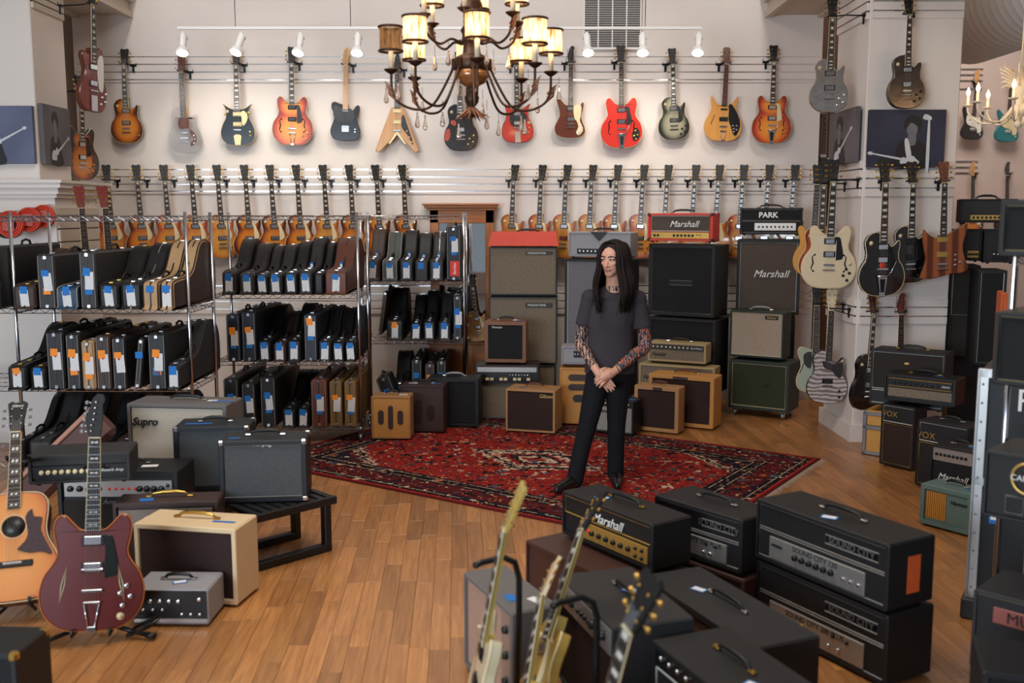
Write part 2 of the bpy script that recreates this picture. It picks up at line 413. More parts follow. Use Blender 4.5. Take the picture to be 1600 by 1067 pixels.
# columns
def column(name, xa, xb, ya, yb):
    o = struct(MB().cbox((xa, ya, 0), (xb, yb, 5.4), .008).build(name, WALL)); return o
cr = column('column_right', 2.93, 3.70, 8.42, 9.22)
cl = column('column_left', -5.0, -3.98, 8.5, 9.12)
MB().box((2.90, 8.39, 0), (3.73, 9.25, .14)).build('plinth', WALL, cr)
def slat_face(parent, axis, c, a, b, zs, zbot, m=WALL):
    """slat boards on a column face; axis x: face looks along -y at y=c, axis y: face looks along x at x=c"""
    zs = sorted(zs, reverse=True); nb = zs + [zbot]; top = zs[0] + .07
    for i in range(-1, len(zs)):
        hi = top if i < 0 else nb[i] - .005; lo = nb[i + 1] + .005
        if axis == 'x': MB().cbox((a, c - .022, lo), (b, c + .002, hi), .003).build('slat_board', m, parent)
        elif axis == 'y-': MB().cbox((c - .022, a, lo), (c + .002, b, hi), .003).build('slat_board', m, parent)
        else: MB().cbox((c - .002, a, lo), (c + .022, b, hi), .003).build('slat_board', m, parent)
        if i >= 0:
            z = nb[i]
            if axis == 'x': MB().box((a, c - .013, z - .006), (b, c + .002, z + .006)).build('slat_rail', CHROME, parent)
            elif axis == 'y-': MB().box((c - .013, a, z - .006), (c + .002, b, z + .006)).build('slat_rail', BLACKM, parent)
            else: MB().box((c - .002, a, z - .006), (c + .013, b, z + .006)).build('slat_rail', BLACKM, parent)
zc = lambda y: PY(1420, y, 8.42).z
slat_face(cr, 'x', 8.42, 2.95, 3.69, [zc(-14), zc(2), zc(17)], zc(30)); slat_face(cr, 'y-', 2.93, 8.44, 9.2, [zc(-14), zc(2), zc(17)], zc(30))
slat_face(cr, 'x', 8.42, 2.95, 3.69, [zc(264), zc(279), zc(294)], zc(308)); slat_face(cr, 'y-', 2.93, 8.44, 9.2, [zc(264), zc(279), zc(294)], zc(308))
slat_face(cr, 'x', 8.42, 2.95, 3.69, [zc(480), zc(494)], zc(507)); slat_face(cr, 'y-', 2.93, 8.44, 9.2, [zc(480), zc(494)], zc(507))
zl = lambda y: PY(60, y, 8.5).z
slat_face(cl, 'y+', -3.98, 8.52, 9.1, [zl(-24), zl(-11), zl(0)], zl(12), WARMW)
# plinth of the left column with its cornice
m = MB()
for e, za, zb in ((.0, 0, 2.08), (.03, 2.08, 2.11), (.055, 2.11, 2.16), (.09, 2.16, 2.2), (.11, 2.2, 2.225)): m.box((-5.0 - e, 8.36 - e, za), (-3.80 + e, 9.2 + e, zb))
struct(m.build('column_plinth', WALL))
pl = bpy.data.objects['column_plinth']
slat_face(pl, 'y+', -3.80, 8.38, 9.18, [1.93, 1.82, 1.71, 1.60, 1.49], 1.4, WARMW)
# ------------------------------------------------------------------ air vent above the wall
v = empty('air_vent', (PY(956, 75, WY).x, WY - .001, PY(956, 75, WY).z)); lab(v, 'grey louvred air vent high on the white back wall', 'vent')
vw, vh = .57, .75
MB().box((-vw / 2, -.02, 0), (vw / 2, 0, vh)).build('backing', mat('vent_dark', (96, 92, 90), .7), v)
for k in range(5): MB().box((-vw / 2 + vw * k / 4 - .006, -.034, 0), (-vw / 2 + vw * k / 4 + .006, -.018, vh)).build('mullion', WHITE, v)
m = MB()
for k in range(34): m.box((-vw / 2, -.03, k * .022), (vw / 2, -.02, k * .022 + .009), None)
m.build('louvres', mat('vent_slat', (165, 160, 156), .6), v)
m = MB(); m.box((-vw / 2 - .02, -.03, -.02), (vw / 2 + .02, 0, 0)); m.build('frame', WHITE, v)
# ------------------------------------------------------------------ track lights
TY = 9.6
a = PY(278, 44, TY); b = PY(1096, 47.5, TY)
tr = empty('lighting_track', a); lab(tr, 'white ceiling-hung lighting track above the top row of guitars', 'track')
MB().box((0, -.017, -.012), (b.x - a.x, .017, .012)).build('bar', WHITE, tr)
for px in (368, 548, 1008):
    MB().tube([(PY(px, 46, TY).x - a.x, 0, .01), (PY(px, 46, TY).x - a.x, 0, 5.399 - a.z)], .004, 6).build('hanging_rod', STEEL, tr)
LAMP = mat('lamp_glow', (255, 246, 225), .4, emit=6, var=0)
heads = [(286, -4), (377, 14), (469, 4), (559, 0), (917, -3), (1004, 2), (1092, 8)]
for i, (px, tilt) in enumerate(heads):
    p = PY(px, 48, TY)
    t = empty('track_spotlight', (p.x, TY, p.z - .012)); lab(t, f'white track spotlight, {ORD[i]} from the left on the white track', 'spotlight', 'spotlights on the wall track')
    MB().cbox((-.014, -.014, -.05), (.014, .014, 0), .003).build('stem', WHITE, t)
    M = Matrix.Rotation(R(-28), 4, 'X') @ Matrix.Rotation(R(tilt), 4, 'Y')
    hd = MB().lathe([(.026, .03), (.034, .02), (.034, -.08), (.028, -.1), (.046, -.13), (.058, -.165), (.058, -.172)], 16).build('lamp_body', WHITE, t, (0, 0, -.05), (R(-28), R(tilt), 0))
    MB().lathe([(.0, -.168), (.05, -.17), (.053, -.178), (.03, -.19), (0, -.193)][::-1], 16).build('bulb', LAMP, hd)
    MB().tube([(-.04, 0, -.03), (.04, 0, -.03)], .006, 6).build('pivot', STEEL, t, (0, 0, -.03))
    l = bpy.data.lights.new('spot_light', 'SPOT'); l.energy = 17; l.spot_size = R(120); l.spot_blend = .9; l.color = (1, .90, .78); l.shadow_soft_size = .05
    lo = link('spot_light', l, None); lo.parent = t; lo.location = (M @ Vector((0, 0, -.26))) + Vector((0, 0, -.05))
    lo.rotation_euler = (R(34), R(tilt), 0)
# ------------------------------------------------------------------ spiral duct top right
dz = .5; dm = MB(); dx = 5.05; dzc = 4.09; dr = .5
prof = []
y = 5.2
while y < 11.2: prof += [(dr, y), (dr, y + .102), (dr + .008, y + .108), (dr + .008, y + .118), (dr, y + .124)]; y += .13
Mx = Matrix.Translation((dx, 0, dzc)) @ Matrix.Rotation(-PI / 2, 4, 'X')
dm.lathe(prof, 40, M=Mx)
du = dm.build('spiral_duct', mat('duct_metal', (226, 223, 219), .5, 0., var=.04)); lab(du, 'big white spiral air duct hanging at the ceiling on the right', 'duct')
# ------------------------------------------------------------------ guitars
def mir(h): return h + [(-x, z) for x, z in h[::-1] if abs(x) > 1e-6]
S = {}
S['single'] = [(0, 0), (-.09, .012), (-.148, .065), (-.166, .135), (-.15, .205), (-.122, .25), (-.113, .295), (-.122, .345), (-.124, .385), (-.1, .425), (-.055, .447), (-.025, .442), (0, .44), (.027, .438), (.03, .4), (.036, .365), (.06, .347), (.088, .362), (.108, .387), (.122, .383), (.124, .35), (.116, .3), (.122, .25), (.15, .205), (.166, .135), (.148, .065), (.09, .012)]
S['semi'] = mir([(0, 0), (-.11, .01), (-.178, .065), (-.203, .145), (-.188, .225), (-.15, .283), (-.135, .325), (-.146, .385), (-.15, .435), (-.135, .47), (-.108, .474), (-.08, .445), (-.052, .418), (-.027, .412), (0, .412)])
S['tele'] = [(0, 0), (-.1, .008), (-.148, .045), (-.158, .115), (-.135, .185), (-.119, .235), (-.128, .29), (-.15, .345), (-.146, .388), (-.115, .404), (-.06, .385), (-.03, .378), (0, .376), (.028, .376), (.032, .335), (.05, .312), (.08, .322), (.105, .358), (.128, .375), (.147, .36), (.148, .315), (.13, .265), (.119, .225), (.135, .175), (.158, .115), (.148, .045), (.1, .008)]
S['vee'] = [(0, .185), (0, .185), (-.165, .0), (-.19, -.014), (-.212, -.004), (-.215, .022), (-.125, .27), (-.06, .435), (-.06, .435), (0, .44), (.06, .435), (.06, .435), (.125, .27), (.215, .022), (.212, -.004), (.19, -.014), (.165, .0)]
S['strat'] = [(0, 0), (-.1, .008), (-.155, .06), (-.155, .135), (-.125, .205), (-.119, .25), (-.135, .315), (-.152, .38), (-.155, .43), (-.138, .452), (-.115, .435), (-.085, .38), (-.055, .35), (-.028, .345), (0, .345), (.03, .345), (.038, .31), (.06, .297), (.088, .322), (.112, .375), (.13, .395), (.145, .375), (.142, .32), (.122, .255), (.118, .21), (.145, .145), (.158, .075), (.115, .012)]
S['offset'] = [(0, 0), (-.09, .01), (-.155, .045), (-.168, .115), (-.14, .185), (-.118, .235), (-.122, .3), (-.145, .375), (-.15, .42), (-.13, .435), (-.1, .4), (-.06, .355), (-.028, .345), (0, .345), (.03, .345), (.04, .312), (.065, .298), (.09, .32), (.115, .365), (.133, .378), (.142, .35), (.13, .285), (.118, .235), (.125, .18), (.15, .12), (.155, .06), (.11, .014)]
S['jet'] = mir([(0, 0), (-.1, .01), (-.158, .06), (-.17, .13), (-.15, .2), (-.122, .255), (-.112, .305), (-.12, .355), (-.142, .405), (-.142, .405), (-.115, .388), (-.075, .362), (-.028, .352), (0, .352)])
S['sg'] = mir([(0, 0), (-.095, .008), (-.15, .05), (-.166, .12), (-.15, .19), (-.122, .24), (-.112, .29), (-.12, .345), (-.138, .395), (-.138, .395), (-.112, .385), (-.07, .352), (-.03, .335), (0, .335)])
S['rick'] = mir([(0, 0), (-.1, .008), (-.17, .06), (-.195, .14), (-.182, .215), (-.15, .275), (-.13, .325), (-.13, .37), (-.142, .42), (-.138, .465), (-.138, .465), (-.115, .435), (-.08, .385), (-.03, .362), (0, .36)])
S['dcut'] = mir([(0, 0), (-.1, .01), (-.152, .06), (-.166, .135), (-.148, .205), (-.12, .25), (-.113, .295), (-.128, .35), (-.136, .395), (-.12, .425), (-.092, .42), (-.06, .385), (-.03, .37), (0, .37)])
S['bird'] = [(0, 0), (-.08, .0), (-.125, .045), (-.14, .12), (-.12, .19), (-.09, .245), (-.08, .3), (-.095, .35), (-.11, .4), (-.09, .435), (-.05, .42), (-.028, .425), (.028, .45), (.06, .475), (.095, .47), (.105, .43), (.085, .37), (.085, .31), (.11, .25), (.135, .18), (.135, .1), (.115, .03), (.07, .0)]
S['mock'] = [(0, .03), (-.08, .01), (-.17, .015), (-.17, .015), (-.155, .06), (-.135, .12), (-.125, .18), (-.14, .26), (-.15, .34), (-.145, .41), (-.145, .41), (-.105, .365), (-.06, .34), (-.028, .34), (0, .34), (.028, .345), (.05, .37), (.1, .4), (.15, .43), (.195, .45), (.195, .45), (.185, .38), (.165, .31), (.16, .24), (.18, .17), (.205, .1), (.19, .065), (.13, .05), (.06, .045)]
S['dread'] = mir([(0, 0), (-.12, .008), (-.185, .05), (-.2, .13), (-.182, .21), (-.15, .275), (-.138, .33), (-.145, .41), (-.14, .465), (-.105, .5), (-.04, .508), (0, .508)])
OUT = {k: [(p.x, p.y) for p in cat_rom(v, 4)] for k, v in S.items()}
HS = {'book': [(-.021, 0), (-.03, .03), (-.034, .08), (-.044, .165), (-.026, .178), (-.008, .168), (0, .172), (.008, .168), (.026, .178), (.044, .165), (.034, .08), (.03, .03), (.021, 0)],
      'inline': [(-.02, 0), (-.03, .035), (-.038, .075), (-.026, .12), (-.012, .165), (.006, .185), (.03, .182), (.038, .16), (.028, .135), (.03, .1), (.027, .05), (.02, 0)],
      'paddle': [(-.021, 0), (-.032, .03), (-.036, .1), (-.038, .165), (-.02, .18), (.02, .18), (.038, .165), (.036, .1), (.032, .03), (.021, 0)],
      'vhead': [(-.021, 0), (-.034, .03), (-.03, .09), (-.012, .19), (.012, .19), (.03, .09), (.034, .03), (.021, 0)]}
_CY = {}
def knob_mesh(m, r=.011, h=.012, n=12):
    k = (m.name, r, h)
    if k not in _CY:
        M = Matrix.Rotation(PI / 2, 4, 'X')
        _CY[k] = MB().lathe([(r * 1.12, 0), (r, h * .3), (r * .85, h * .92), (r * .7, h), (0, h)], n, M=M).mesh('knob', m)
    return _CY[k]
def tuner_mesh(m, side):
    k = ('tuner', m.name, side)
    if k not in _CY:
        b = MB(); b.tube([(0, .004, 0), (side * .018, .006, 0)], .0025, 6)
        b.cbox((side * .016 if side > 0 else -.032, -.0, -.008), (.032 if side > 0 else -.016, .011, .008), .004)
        b.lathe([(.0045, 0), (.0045, .004), (0, .005)], 8, M=Matrix.Translation((-side * .012, -.008, 0)) @ Matrix.Rotation(PI / 2, 4, 'X'))
        _CY[k] = b.mesh('tuner', m)
    return _CY[k]
def guitar(name, label, shape, top, side, loc, rot=(0, 0, 0), scale=1., group=None, t=.046, bind=CREAMP, neck=MAHOG, fb=ROSE, fbind=True, inlay='block', head='book', headm=EBONY, tun=BRASS, zb=.15, sl_=.628, pk=((.325, 'hb'), (.205, 'hb')), pkm=CHROME, guard=None, guardm=CREAMP, tail='stop', knobs=((.085, .115), (.125, .145), (.07, .062), (.118, .085)), knobm=BRASS, toggle=(-.085, .372), fh=False, cat='guitar', carve=.006, fbend=None, hang=None, logo=None):
    g = empty(name, loc, rot); g.scale = (scale,) * 3; lab(g, label, cat, group)
    out = OUT[shape]; f = -t / 2
    MB().prism(out, f, t / 2, carve, top_m=1).build('body', [side, top], g)
    if bind:
        n = len(out); MB().tube([(x, f + carve, z) for x, z in out], .0032, 4, closed=True).build('binding', bind, g)
    zn = zb + sl_; jt = max(z for x, z in out if abs(x) < .04)
    ze = fbend if fbend else max(p[0] for p in pk) + .03 if pk else jt - .06
    nb = MB(); ff = f - .004
    nb.add([(-.026, ff, ze), (.026, ff, ze), (.0215, ff, zn), (-.0215, ff, zn), (-.02, ff + .016, ze), (.02, ff + .016, ze), (.016, ff + .012, zn), (-.016, ff + .012, zn)], [(0, 1, 2, 3), (5, 4, 7, 6), (4, 0, 3, 7), (1, 5, 6, 2), (0, 4, 5, 1), (3, 2, 6, 7)])
    nb.box((-.03, ff + .01, jt - .09), (.03, t / 2 - .004, jt + .006))
    nk = nb.build('neck', neck, g)
    fbm = MB().add([(-.028, ff - .006, ze), (.028, ff - .006, ze), (.0215, ff - .006, zn), (-.0215, ff - .006, zn), (-.028, ff, ze), (.028, ff, ze), (.0215, ff, zn), (-.0215, ff, zn)], [(0, 1, 2, 3), (5, 4, 7, 6), (4, 0, 3, 7), (1, 5, 6, 2), (0, 4, 5, 1), (3, 2, 6, 7)])
    fo = fbm.build('fretboard', fb, g)
    if fbind:
        q = MB()
        for s_ in (-1, 1): q.tube([(s_ * .028, ff - .004, ze), (s_ * .0216, ff - .004, zn)], .0022, 4)
        q.build('edge_binding', CREAMP, fo, stuff=True)
    hw = lambda z: .0215 + (.028 - .0215) * (zn - z) / (zn - ze)
    fr = MB(); zf = []
    for k in range(1, 23):
        z = zb + sl_ / 2 ** (k / 12)
        if z < ze + .004: break
        zf.append(z); fr.box((-hw(z), ff - .0075, z - .0009), (hw(z), ff - .006, z + .0009))
    fr.build('frets', STRING, fo, stuff=True)
    iq = MB(); prev = [zn] + zf
    for k in (1, 3, 5, 7, 9, 12, 15, 17, 19):
        if k >= len(prev): break
        za, zb_ = prev[k - 1], prev[k]; h = (za - zb_) * .62; zm = (za + zb_) / 2; wd = hw(zm)
        if inlay == 'block': iq.box((-wd * .62, ff - .0066, zm - h / 2), (wd * .62, ff - .0058, zm + h / 2))
        elif inlay == 'trap': iq.add([(-wd * .5, ff - .0066, zm - h * .36), (wd * .5, ff - .0066, zm - h * .52), (wd * .5, ff - .0066, zm + h * .52), (-wd * .5, ff - .0066, zm + h * .36)], [(0, 1, 2, 3)])
        elif inlay == 'para':
            for s_ in (-1, 1): iq.add([(s_ * wd * .36 - .007, ff - .0066, zm - h * .4), (s_ * wd * .36 + .004, ff - .0066, zm - h * .4), (s_ * wd * .36 + .007, ff - .0066, zm + h * .4), (s_ * wd * .36 - .004, ff - .0066, zm + h * .4)], [(0, 1, 2, 3)])
        elif inlay == 'bow':
            iq.add([(-wd * .6, ff - .0066, zm - h * .25), (0, ff - .0066, zm - h * .06), (wd * .6, ff - .0066, zm - h * .25), (wd * .6, ff - .0066, zm + h * .25), (0, ff - .0066, zm + h * .06), (-wd * .6, ff - .0066, zm + h * .25)], [(0, 1, 4, 5), (1, 2, 3, 4)])
        elif inlay == 'tri': iq.add([(-wd * .6, ff - .0066, zm - h * .4), (wd * .6, ff - .0066, zm - h * .4), (0, ff - .0066, zm + h * .5)], [(0, 1, 2)])
        else: iq.lathe([(.0035, 0), (0, .0004)], 8, M=Matrix.Translation((0, ff - .0062, zm)) @ Matrix.Rotation(PI / 2, 4, 'X'))
    iq.build('inlays', PEARL, fo, stuff=True)
    MB().box((-.022, ff - .009, zn - .001), (.022, ff, zn + .004)).build('nut', CREAMP, g)
    # headstock tilts back
    hb = MB().prism([(x, z) for x, z in HS[head]], 0, .014, .0015)
    H = hb.build('headstock', headm, g, (0, ff - .002, zn), (R(-11 if head != 'inline' else -2), 0, 0))
    if logo: link('logo', text_mesh(logo, .018, PEARL, .3), H, (0, -.002, .148))
    for k in range(6):
        if head == 'inline': sx, hz, xx = -1, .028 + k * .024, -.024 + (k * .0028 if k > 1 else -.003)
        else: sx = -1 if k < 3 else 1; hz = .045 + (k % 3) * .042; xx = sx * .034
        link('tuner', tuner_mesh(tun, sx), H, (xx, .002, hz))
    for k, (z, kind) in enumerate(pk):
        q = MB()
        if kind == 'hb': q.cbox((-.044, f - .005, z - .0225), (.044, f + .004, z + .0225), .003); P_ = q.build('pickup', BLACK if pkm is CHROME else pkm, g); MB().cbox((-.034, f - .011, z - .0185), (.034, f - .004, z + .0185), .003).build('cover', pkm, P_)
        elif kind == 'p90': MB().cbox((-.043, f - .01, z - .0215), (.043, f + .004, z + .0215), .012).build('pickup', pkm, g)
        elif kind == 'sc': MB().cbox((-.037, f - .01, z - .009), (.037, f + .004, z + .009), .006).build('pickup', pkm, g)
        elif kind == 'plate': MB().cbox((-.04, f - .006, z - .04), (.04, f + .004, z + .03), .004).build('pickup_plate', CHROME, g)
    MB().cbox((-.041, f - .014, zb - .007), (.041, f - .001, zb + .007), .003).build('bridge', CHROME, g)
    if tail == 'stop': MB().cbox((-.047, f - .016, zb - .046), (.047, f - .003, zb - .034), .005).build('tailpiece', CHROME, g)
    elif tail == 'trap':
        q = MB(); q.cbox((-.034, f - .016, zb - .052), (.034, f - .004, zb - .042), .003)
        for s_ in (-1, 1): q.tube([(s_ * .03, f - .01, zb - .047), (s_ * .012, f - .008, .012)], .003, 6)
        q.cbox((-.018, f - .012, -.002), (.018, f + .004, .02), .003); q.build('tailpiece', CHROME, g)
    elif tail == 'bigsby':
        q = MB(); q.cbox((-.022, f - .012, -.006), (.022, f - .002, .03), .004); q.add([(-.02, f - .01, .03), (.02, f - .01, .03), (.034, f - .012, zb - .055), (-.034, f - .012, zb - .055)], [(0, 1, 2, 3)]); q.tube([(-.042, f - .016, zb - .05), (.042, f - .016, zb - .05)], .008, 8)
        b_ = q.build('vibrato', CHROME, g); MB().tube([(.03, f - .02, zb - .05), (.05, f - .035, zb - .02), (.085, f - .034, zb + .06)], .004, 6).build('arm', CHROME, b_)
        MB().prism([(-.012, .028), (.012, .028), (.02, zb - .07), (-.02, zb - .07)], f - .0135, f - .011).build('window', BLACK, b_)
    elif tail == 'long':
        MB().cbox((-.032, f - .012, -.002), (.032, f - .002, zb - .03), .005).build('vibrato', CHROME, g)
    elif tail == 'vplate':
        MB().prism([(0, .2), (-.09, .075), (-.075, .07), (0, .165), (.075, .07), (.09, .075)], f - .006, f + .001).build('tail_plate', PGOLD, g)
    elif tail == 'gem':
        q = MB(); q.prism([(-.028, .0), (.028, 0), (.04, zb - .06), (.02, zb - .045), (-.02, zb - .045), (-.04, zb - .06)], f - .01, f - .002, .002); q.build('tailpiece', PGOLD, g)
    if guard: MB().prism([(p.x, p.y) for p in cat_rom(guard, 3)], f - .0075, f - .001, .001).build('pickguard', guardm, g)
    for kx, kz in knobs: link('knob', knob_mesh(knobm), g, (kx, f + .001, kz))
    if toggle:
        q = MB(); Mx = Matrix.Translation((toggle[0], f + .001, toggle[1])) @ Matrix.Rotation(PI / 2, 4, 'X'); q.lathe([(.016, 0), (.016, .002), (.004, .003), (.004, .016), (0, .018)], 10, M=Mx); q.build('selector_switch', CREAMP, g)
    if fh:
        for s_ in (-1, 1):
            q = MB(); ce = [(.118, .13), (.13, .155), (.118, .19), (.125, .235), (.112, .255)]
            if fh == 'diamond': q.prism([(s_ * .125, .12), (s_ * .118, .19), (s_ * .098, .27), (s_ * .108, .19)], f - .0012, f + .001); MB().tube([(s_ * .125, f - .002, .12), (s_ * .119, f - .002, .19), (s_ * .098, f - .002, .27), (s_ * .107, f - .002, .19)], .0018, 4, closed=True).build('sound_hole_binding', CREAMP, g)
            elif fh == 'slash':
                if s_ > 0: continue
                q.prism([(-.135, .17), (-.128, .168), (-.09, .265), (-.095, .272)], f - .0012, f + .001)
            else:
                pts = cat_rom([(s_ * x, z) for x, z in ce], 4, False); q.tube([(p.x, f + .001, p.y) for p in pts], [.0022 + .0045 * math.sin(PI * i / (len(pts) - 1)) for i in range(len(pts))], 4)
                for cx_, cz_ in (ce[0], ce[-1]): q.lathe([(.008, 0), (0, .0012)], 10, M=Matrix.Translation((s_ * cx_ - s_ * .004, f - .0002, cz_)) @ Matrix.Rotation(PI / 2, 4, 'X'))
            q.build('sound_hole', BLACK, g)
    q = MB(); ztl = zb - .04 if tail in ('stop', 'trap', 'bigsby') else zb - .02
    for k in range(6):
        u = (k - 2.5) / 2.5; q.tube([(u * .025, f - .015, ztl), (u * .025, f - .0165, zb), (u * .0175, ff - .0105, zn), (u * .02, ff + .006, zn + .06 + abs(u) * .02)], .0005, 3, cap=False)
    q.build('strings', STRING, g, stuff=True)
    return g
GLEN = {'book': .778 + .172, 'inline': .97, 'paddle': .958, 'vhead': .965}
_HM = {}
def hanger(x, y, z, label, rotz=0., arm=.075, side=1):
    """black wall hanger: bracket on the rail beside the neck, arm and yoke"""
    h = empty('guitar_hanger', (x, y, z), (0, 0, rotz)); lab(h, label, 'hanger', 'guitar hangers on the walls')
    arm -= .0012; k = (round(arm, 3), side)
    if k not in _HM:
        b = MB(); b.cbox((side * .06 - .011, arm - .012, -.07), (side * .06 + .011, arm, .012), .003); b.box((side * .06 - .032, arm - .006, -.01), (side * .06 + .032, arm, .012))
        for s_ in (-1, 1): b.tube([(side * .06 + s_ * .028, arm - .003, .005), (side * .06 + s_ * .028, arm - .003, .03)], .003, 6)
        a_ = MB(); a_.tube([(side * .06, arm - .01, 0), (side * .05, arm * .4, .006), (0, .032, .006)], .006, 6)
        y_ = MB()
        for s_ in (-1, 1): y_.tube([(0, .032, .006), (s_ * .036, .026, .006), (s_ * .042, -.01, .006), (s_ * .04, -.028, .012)], .006, 6)
        _HM[k] = (b.mesh('bracket', BLACKM), a_.mesh('arm', BLACKM), y_.mesh('yoke', BLACK))
    link('bracket', _HM[k][0], h); link('arm', _HM[k][1], h); link('yoke', _HM[k][2], h)
    return h
def hang(xh, yh, xb, yb, Y, head='book', tilt=0., rotz=0.):
    """place from the photo: top of headstock and bottom of body at depth Y -> loc, rot, scale"""
    a = PY(xh, yh, Y); b = PY(xb, yb, Y); d = a - b
    return (b.x, Y, b.z), (0, math.atan2(d.x, d.z), rotz), math.hypot(d.x, d.z) / GLEN[head]
GUARD_LP = [(.03, .36), (.062, .34), (.075, .3), (.095, .24), (.088, .2), (.05, .18), (.047, .18), (.047, .3)]
GUARD_SEMI = [(.03, .39), (.07, .39), (.085, .34), (.1, .26), (.092, .225), (.06, .22), (.048, .225), (.048, .36)]
# finishes
CHB = burst('cherry_burst', [(.0, (214, 148, 62)), (.3, (210, 134, 54)), (.62, (180, 82, 36)), (1.0, (122, 34, 26))])
AMB = burst('amber_burst', [(.0, (212, 152, 66)), (.4, (206, 138, 56)), (.7, (184, 100, 42)), (1.0, (140, 62, 30))])
TOB = burst('tobacco_burst', [(.0, (220, 142, 50)), (.35, (206, 116, 36)), (.65, (120, 52, 22)), (.92, (40, 20, 16))])
ICE = burst('iced_burst', [(.0, (240, 160, 62)), (.35, (232, 130, 44)), (.7, (190, 66, 30)), (1.0, (140, 36, 26))], a=.2, zc=.15, b_=.19, a2=.14, zc2=.38, b2=.12)
SILB = burst('silver_burst', [(.0, (170, 166, 140)), (.3, (150, 146, 122)), (.62, (60, 62, 58)), (.9, (16, 17, 18))])
BLKG = mat('black_lacquer', (12, 12, 15), .22, coat=.8, var=.1)
REDG = mat('red_lacquer', (206, 50, 38), .25, coat=.8, var=.1, scale=8)
CHERRY = mat('cherry_lacquer', (118, 32, 24), .25, coat=.8, var=.15, scale=10)
GREENB = mat('dark_green_lacquer', (12, 26, 32), .22, coat=.8, var=.15)
NATB = woodmat('natural_back', (150, 96, 50), (176, 120, 66), .35, axis='Z', coat=.5)
NATM = woodmat('natural_maple_top', (206, 140, 66), (224, 164, 88), .3, axis='Z', coat=.6)
KOR = woodmat('pale_korina', (188, 132, 74), (212, 158, 98), .35, axis='Z', coat=.5)
WALN = mat('brown_lacquer', (98, 46, 30), .25, coat=.8, var=.12)
LUC = mat('clear_acrylic', (252, 253, 254), .02, var=0, trans=1.); LUC.node_tree.nodes['Principled BSDF'].inputs['IOR'].default_value = 1.18
wallY = WY - .085
def top(n, label, shape, topm, sidem, xh, yh, xb, yb, **k):
    hd = k.get('head', 'book'); loc, rot, s = hang(xh, yh, xb, yb, wallY, hd)
    g = guitar(n, label, shape, topm, sidem, loc, rot, s, 'guitars in the upper wall row', **k)
    zn = k.get('zb', .15) + k.get('sl_', .628); c = Matrix.LocRotScale(Vector(loc), Euler(rot), Vector((s, s, s))) @ Vector((0, 0, zn + .012))
    hanger(c.x, wallY - .005, c.z, 'black hanger holding the ' + label.split(' on ')[0].split(' hung')[0].split(' with')[0] + ' in the upper row', arm=WY - wallY + .005 - .014, side=1 if xh < 800 else -1)
    return g
BR_ = dict(fh=True)
top('electric_guitar', 'tobacco sunburst single-cutaway guitar hung leftmost in the upper wall row', 'single', TOB, ROSE, 194, 76, 200, 224, inlay='trap', knobs=((.1, .12), (.125, .08)))
g = top('acrylic_guitar', 'clear acrylic guitar with brown pickguard hung in the upper wall row', 'single', LUC, LUC, 283, 84, 291, 240, bind=None, head='paddle', headm=MAHOG, neck=MAPLE, inlay='dot', fbind=False, pk=((.205, 'sc'),), fbend=.34, guard=[(-.045, .335), (.045, .335), (.05, .25), (.1, .2), (.12, .14), (.1, .09), (.06, .07), (.06, .1), (.085, .14), (.06, .19), (.045, .24), (-.045, .24)], guardm=WALN, knobs=((.09, .17), (.1, .14), (.09, .1)), toggle=None, tun=CHROME, knobm=CHROME, carve=.012)
top('electric_guitar', 'dark green double-cutaway guitar with gold plate hung in the upper wall row', 'jet', GREENB, GREENB, 369, 75, 373, 227, inlay='block', pk=((.305, 'hb'), (.205, 'hb')), pkm=PGOLD, tail='gem', guard=[(.045, .33), (.09, .32), (.105, .27), (.08, .21), (.05, .2)], guardm=PGOLD, knobs=((.125, .13), (.125, .095), (-.12, .3), (.11, .32)), toggle=(-.1, .33))
top('hollow_guitar', 'orange sunburst hollow guitar with black pickguard hung left of the black guitar', 'semi', ICE, CHERRY, 456, 75, 458, 227, inlay='block', pk=((.37, 'p90'), (.255, 'p90')), pkm=BLACK, tail='trap', guard=GUARD_SEMI, guardm=BLACK, knobs=((.125, .155), (.155, .12), (.105, .09), (.135, .06)), toggle=None, fh=True, zb=.165, fbend=.4)
top('electric_guitar', 'black single-cutaway guitar with maple neck hung in the upper wall row', 'tele', BLKG, BLKG, 541, 74, 540, 220, bind=None, head='inline', headm=MAPLE, neck=MAPLE, fb=MAPLE, fbind=False, inlay='dot', tun=CHROME, pk=((.31, 'sc'), (.13, 'plate')), zb=.13, sl_=.648, fbend=.325, guard=[(-.12, .36), (-.04, .34), (.04, .34), (.1, .29), (.08, .2), (0, .19), (-.09, .2), (-.125, .26)], guardm=BLACK, knobs=((.105, .12), (.105, .09)), knobm=CHROME, toggle=None, tail=None)
top('v_shaped_guitar', 'natural wood V-shaped guitar with black pickguard hung beside the chandelier', 'vee', KOR, KOR, 621, 85, 621, 236, bind=None, head='vhead', headm=EBONY, inlay='dot', fbind=False, tail='vplate', zb=.205, sl_=.6, pk=((.4, 'hb'), (.29, 'hb')), pkm=PGOLD, guard=[(.045, .34), (.07, .36), (.1, .27), (.165, .08), (.15, .08), (.1, .17), (.045, .24)], guardm=BLACK, knobs=((.1, .2), (.125, .14), (.15, .09)), toggle=None)
g = top('electric_guitar', 'worn black single-cutaway guitar with red patches hung behind the chandelier', 'single', BLKG, BLKG, 717, 80, 721, 236, inlay='block', bind=None, guard=None)
REDW = mat('worn_red', (190, 74, 48), .5, var=.3, scale=30)
MB().prism([(p.x, p.y) for p in cat_rom([(-.158, .11), (-.13, .1), (-.105, .14), (-.105, .2), (-.125, .215), (-.155, .18)], 4)], -.0245, -.02).build('wear_patch', REDW, g)
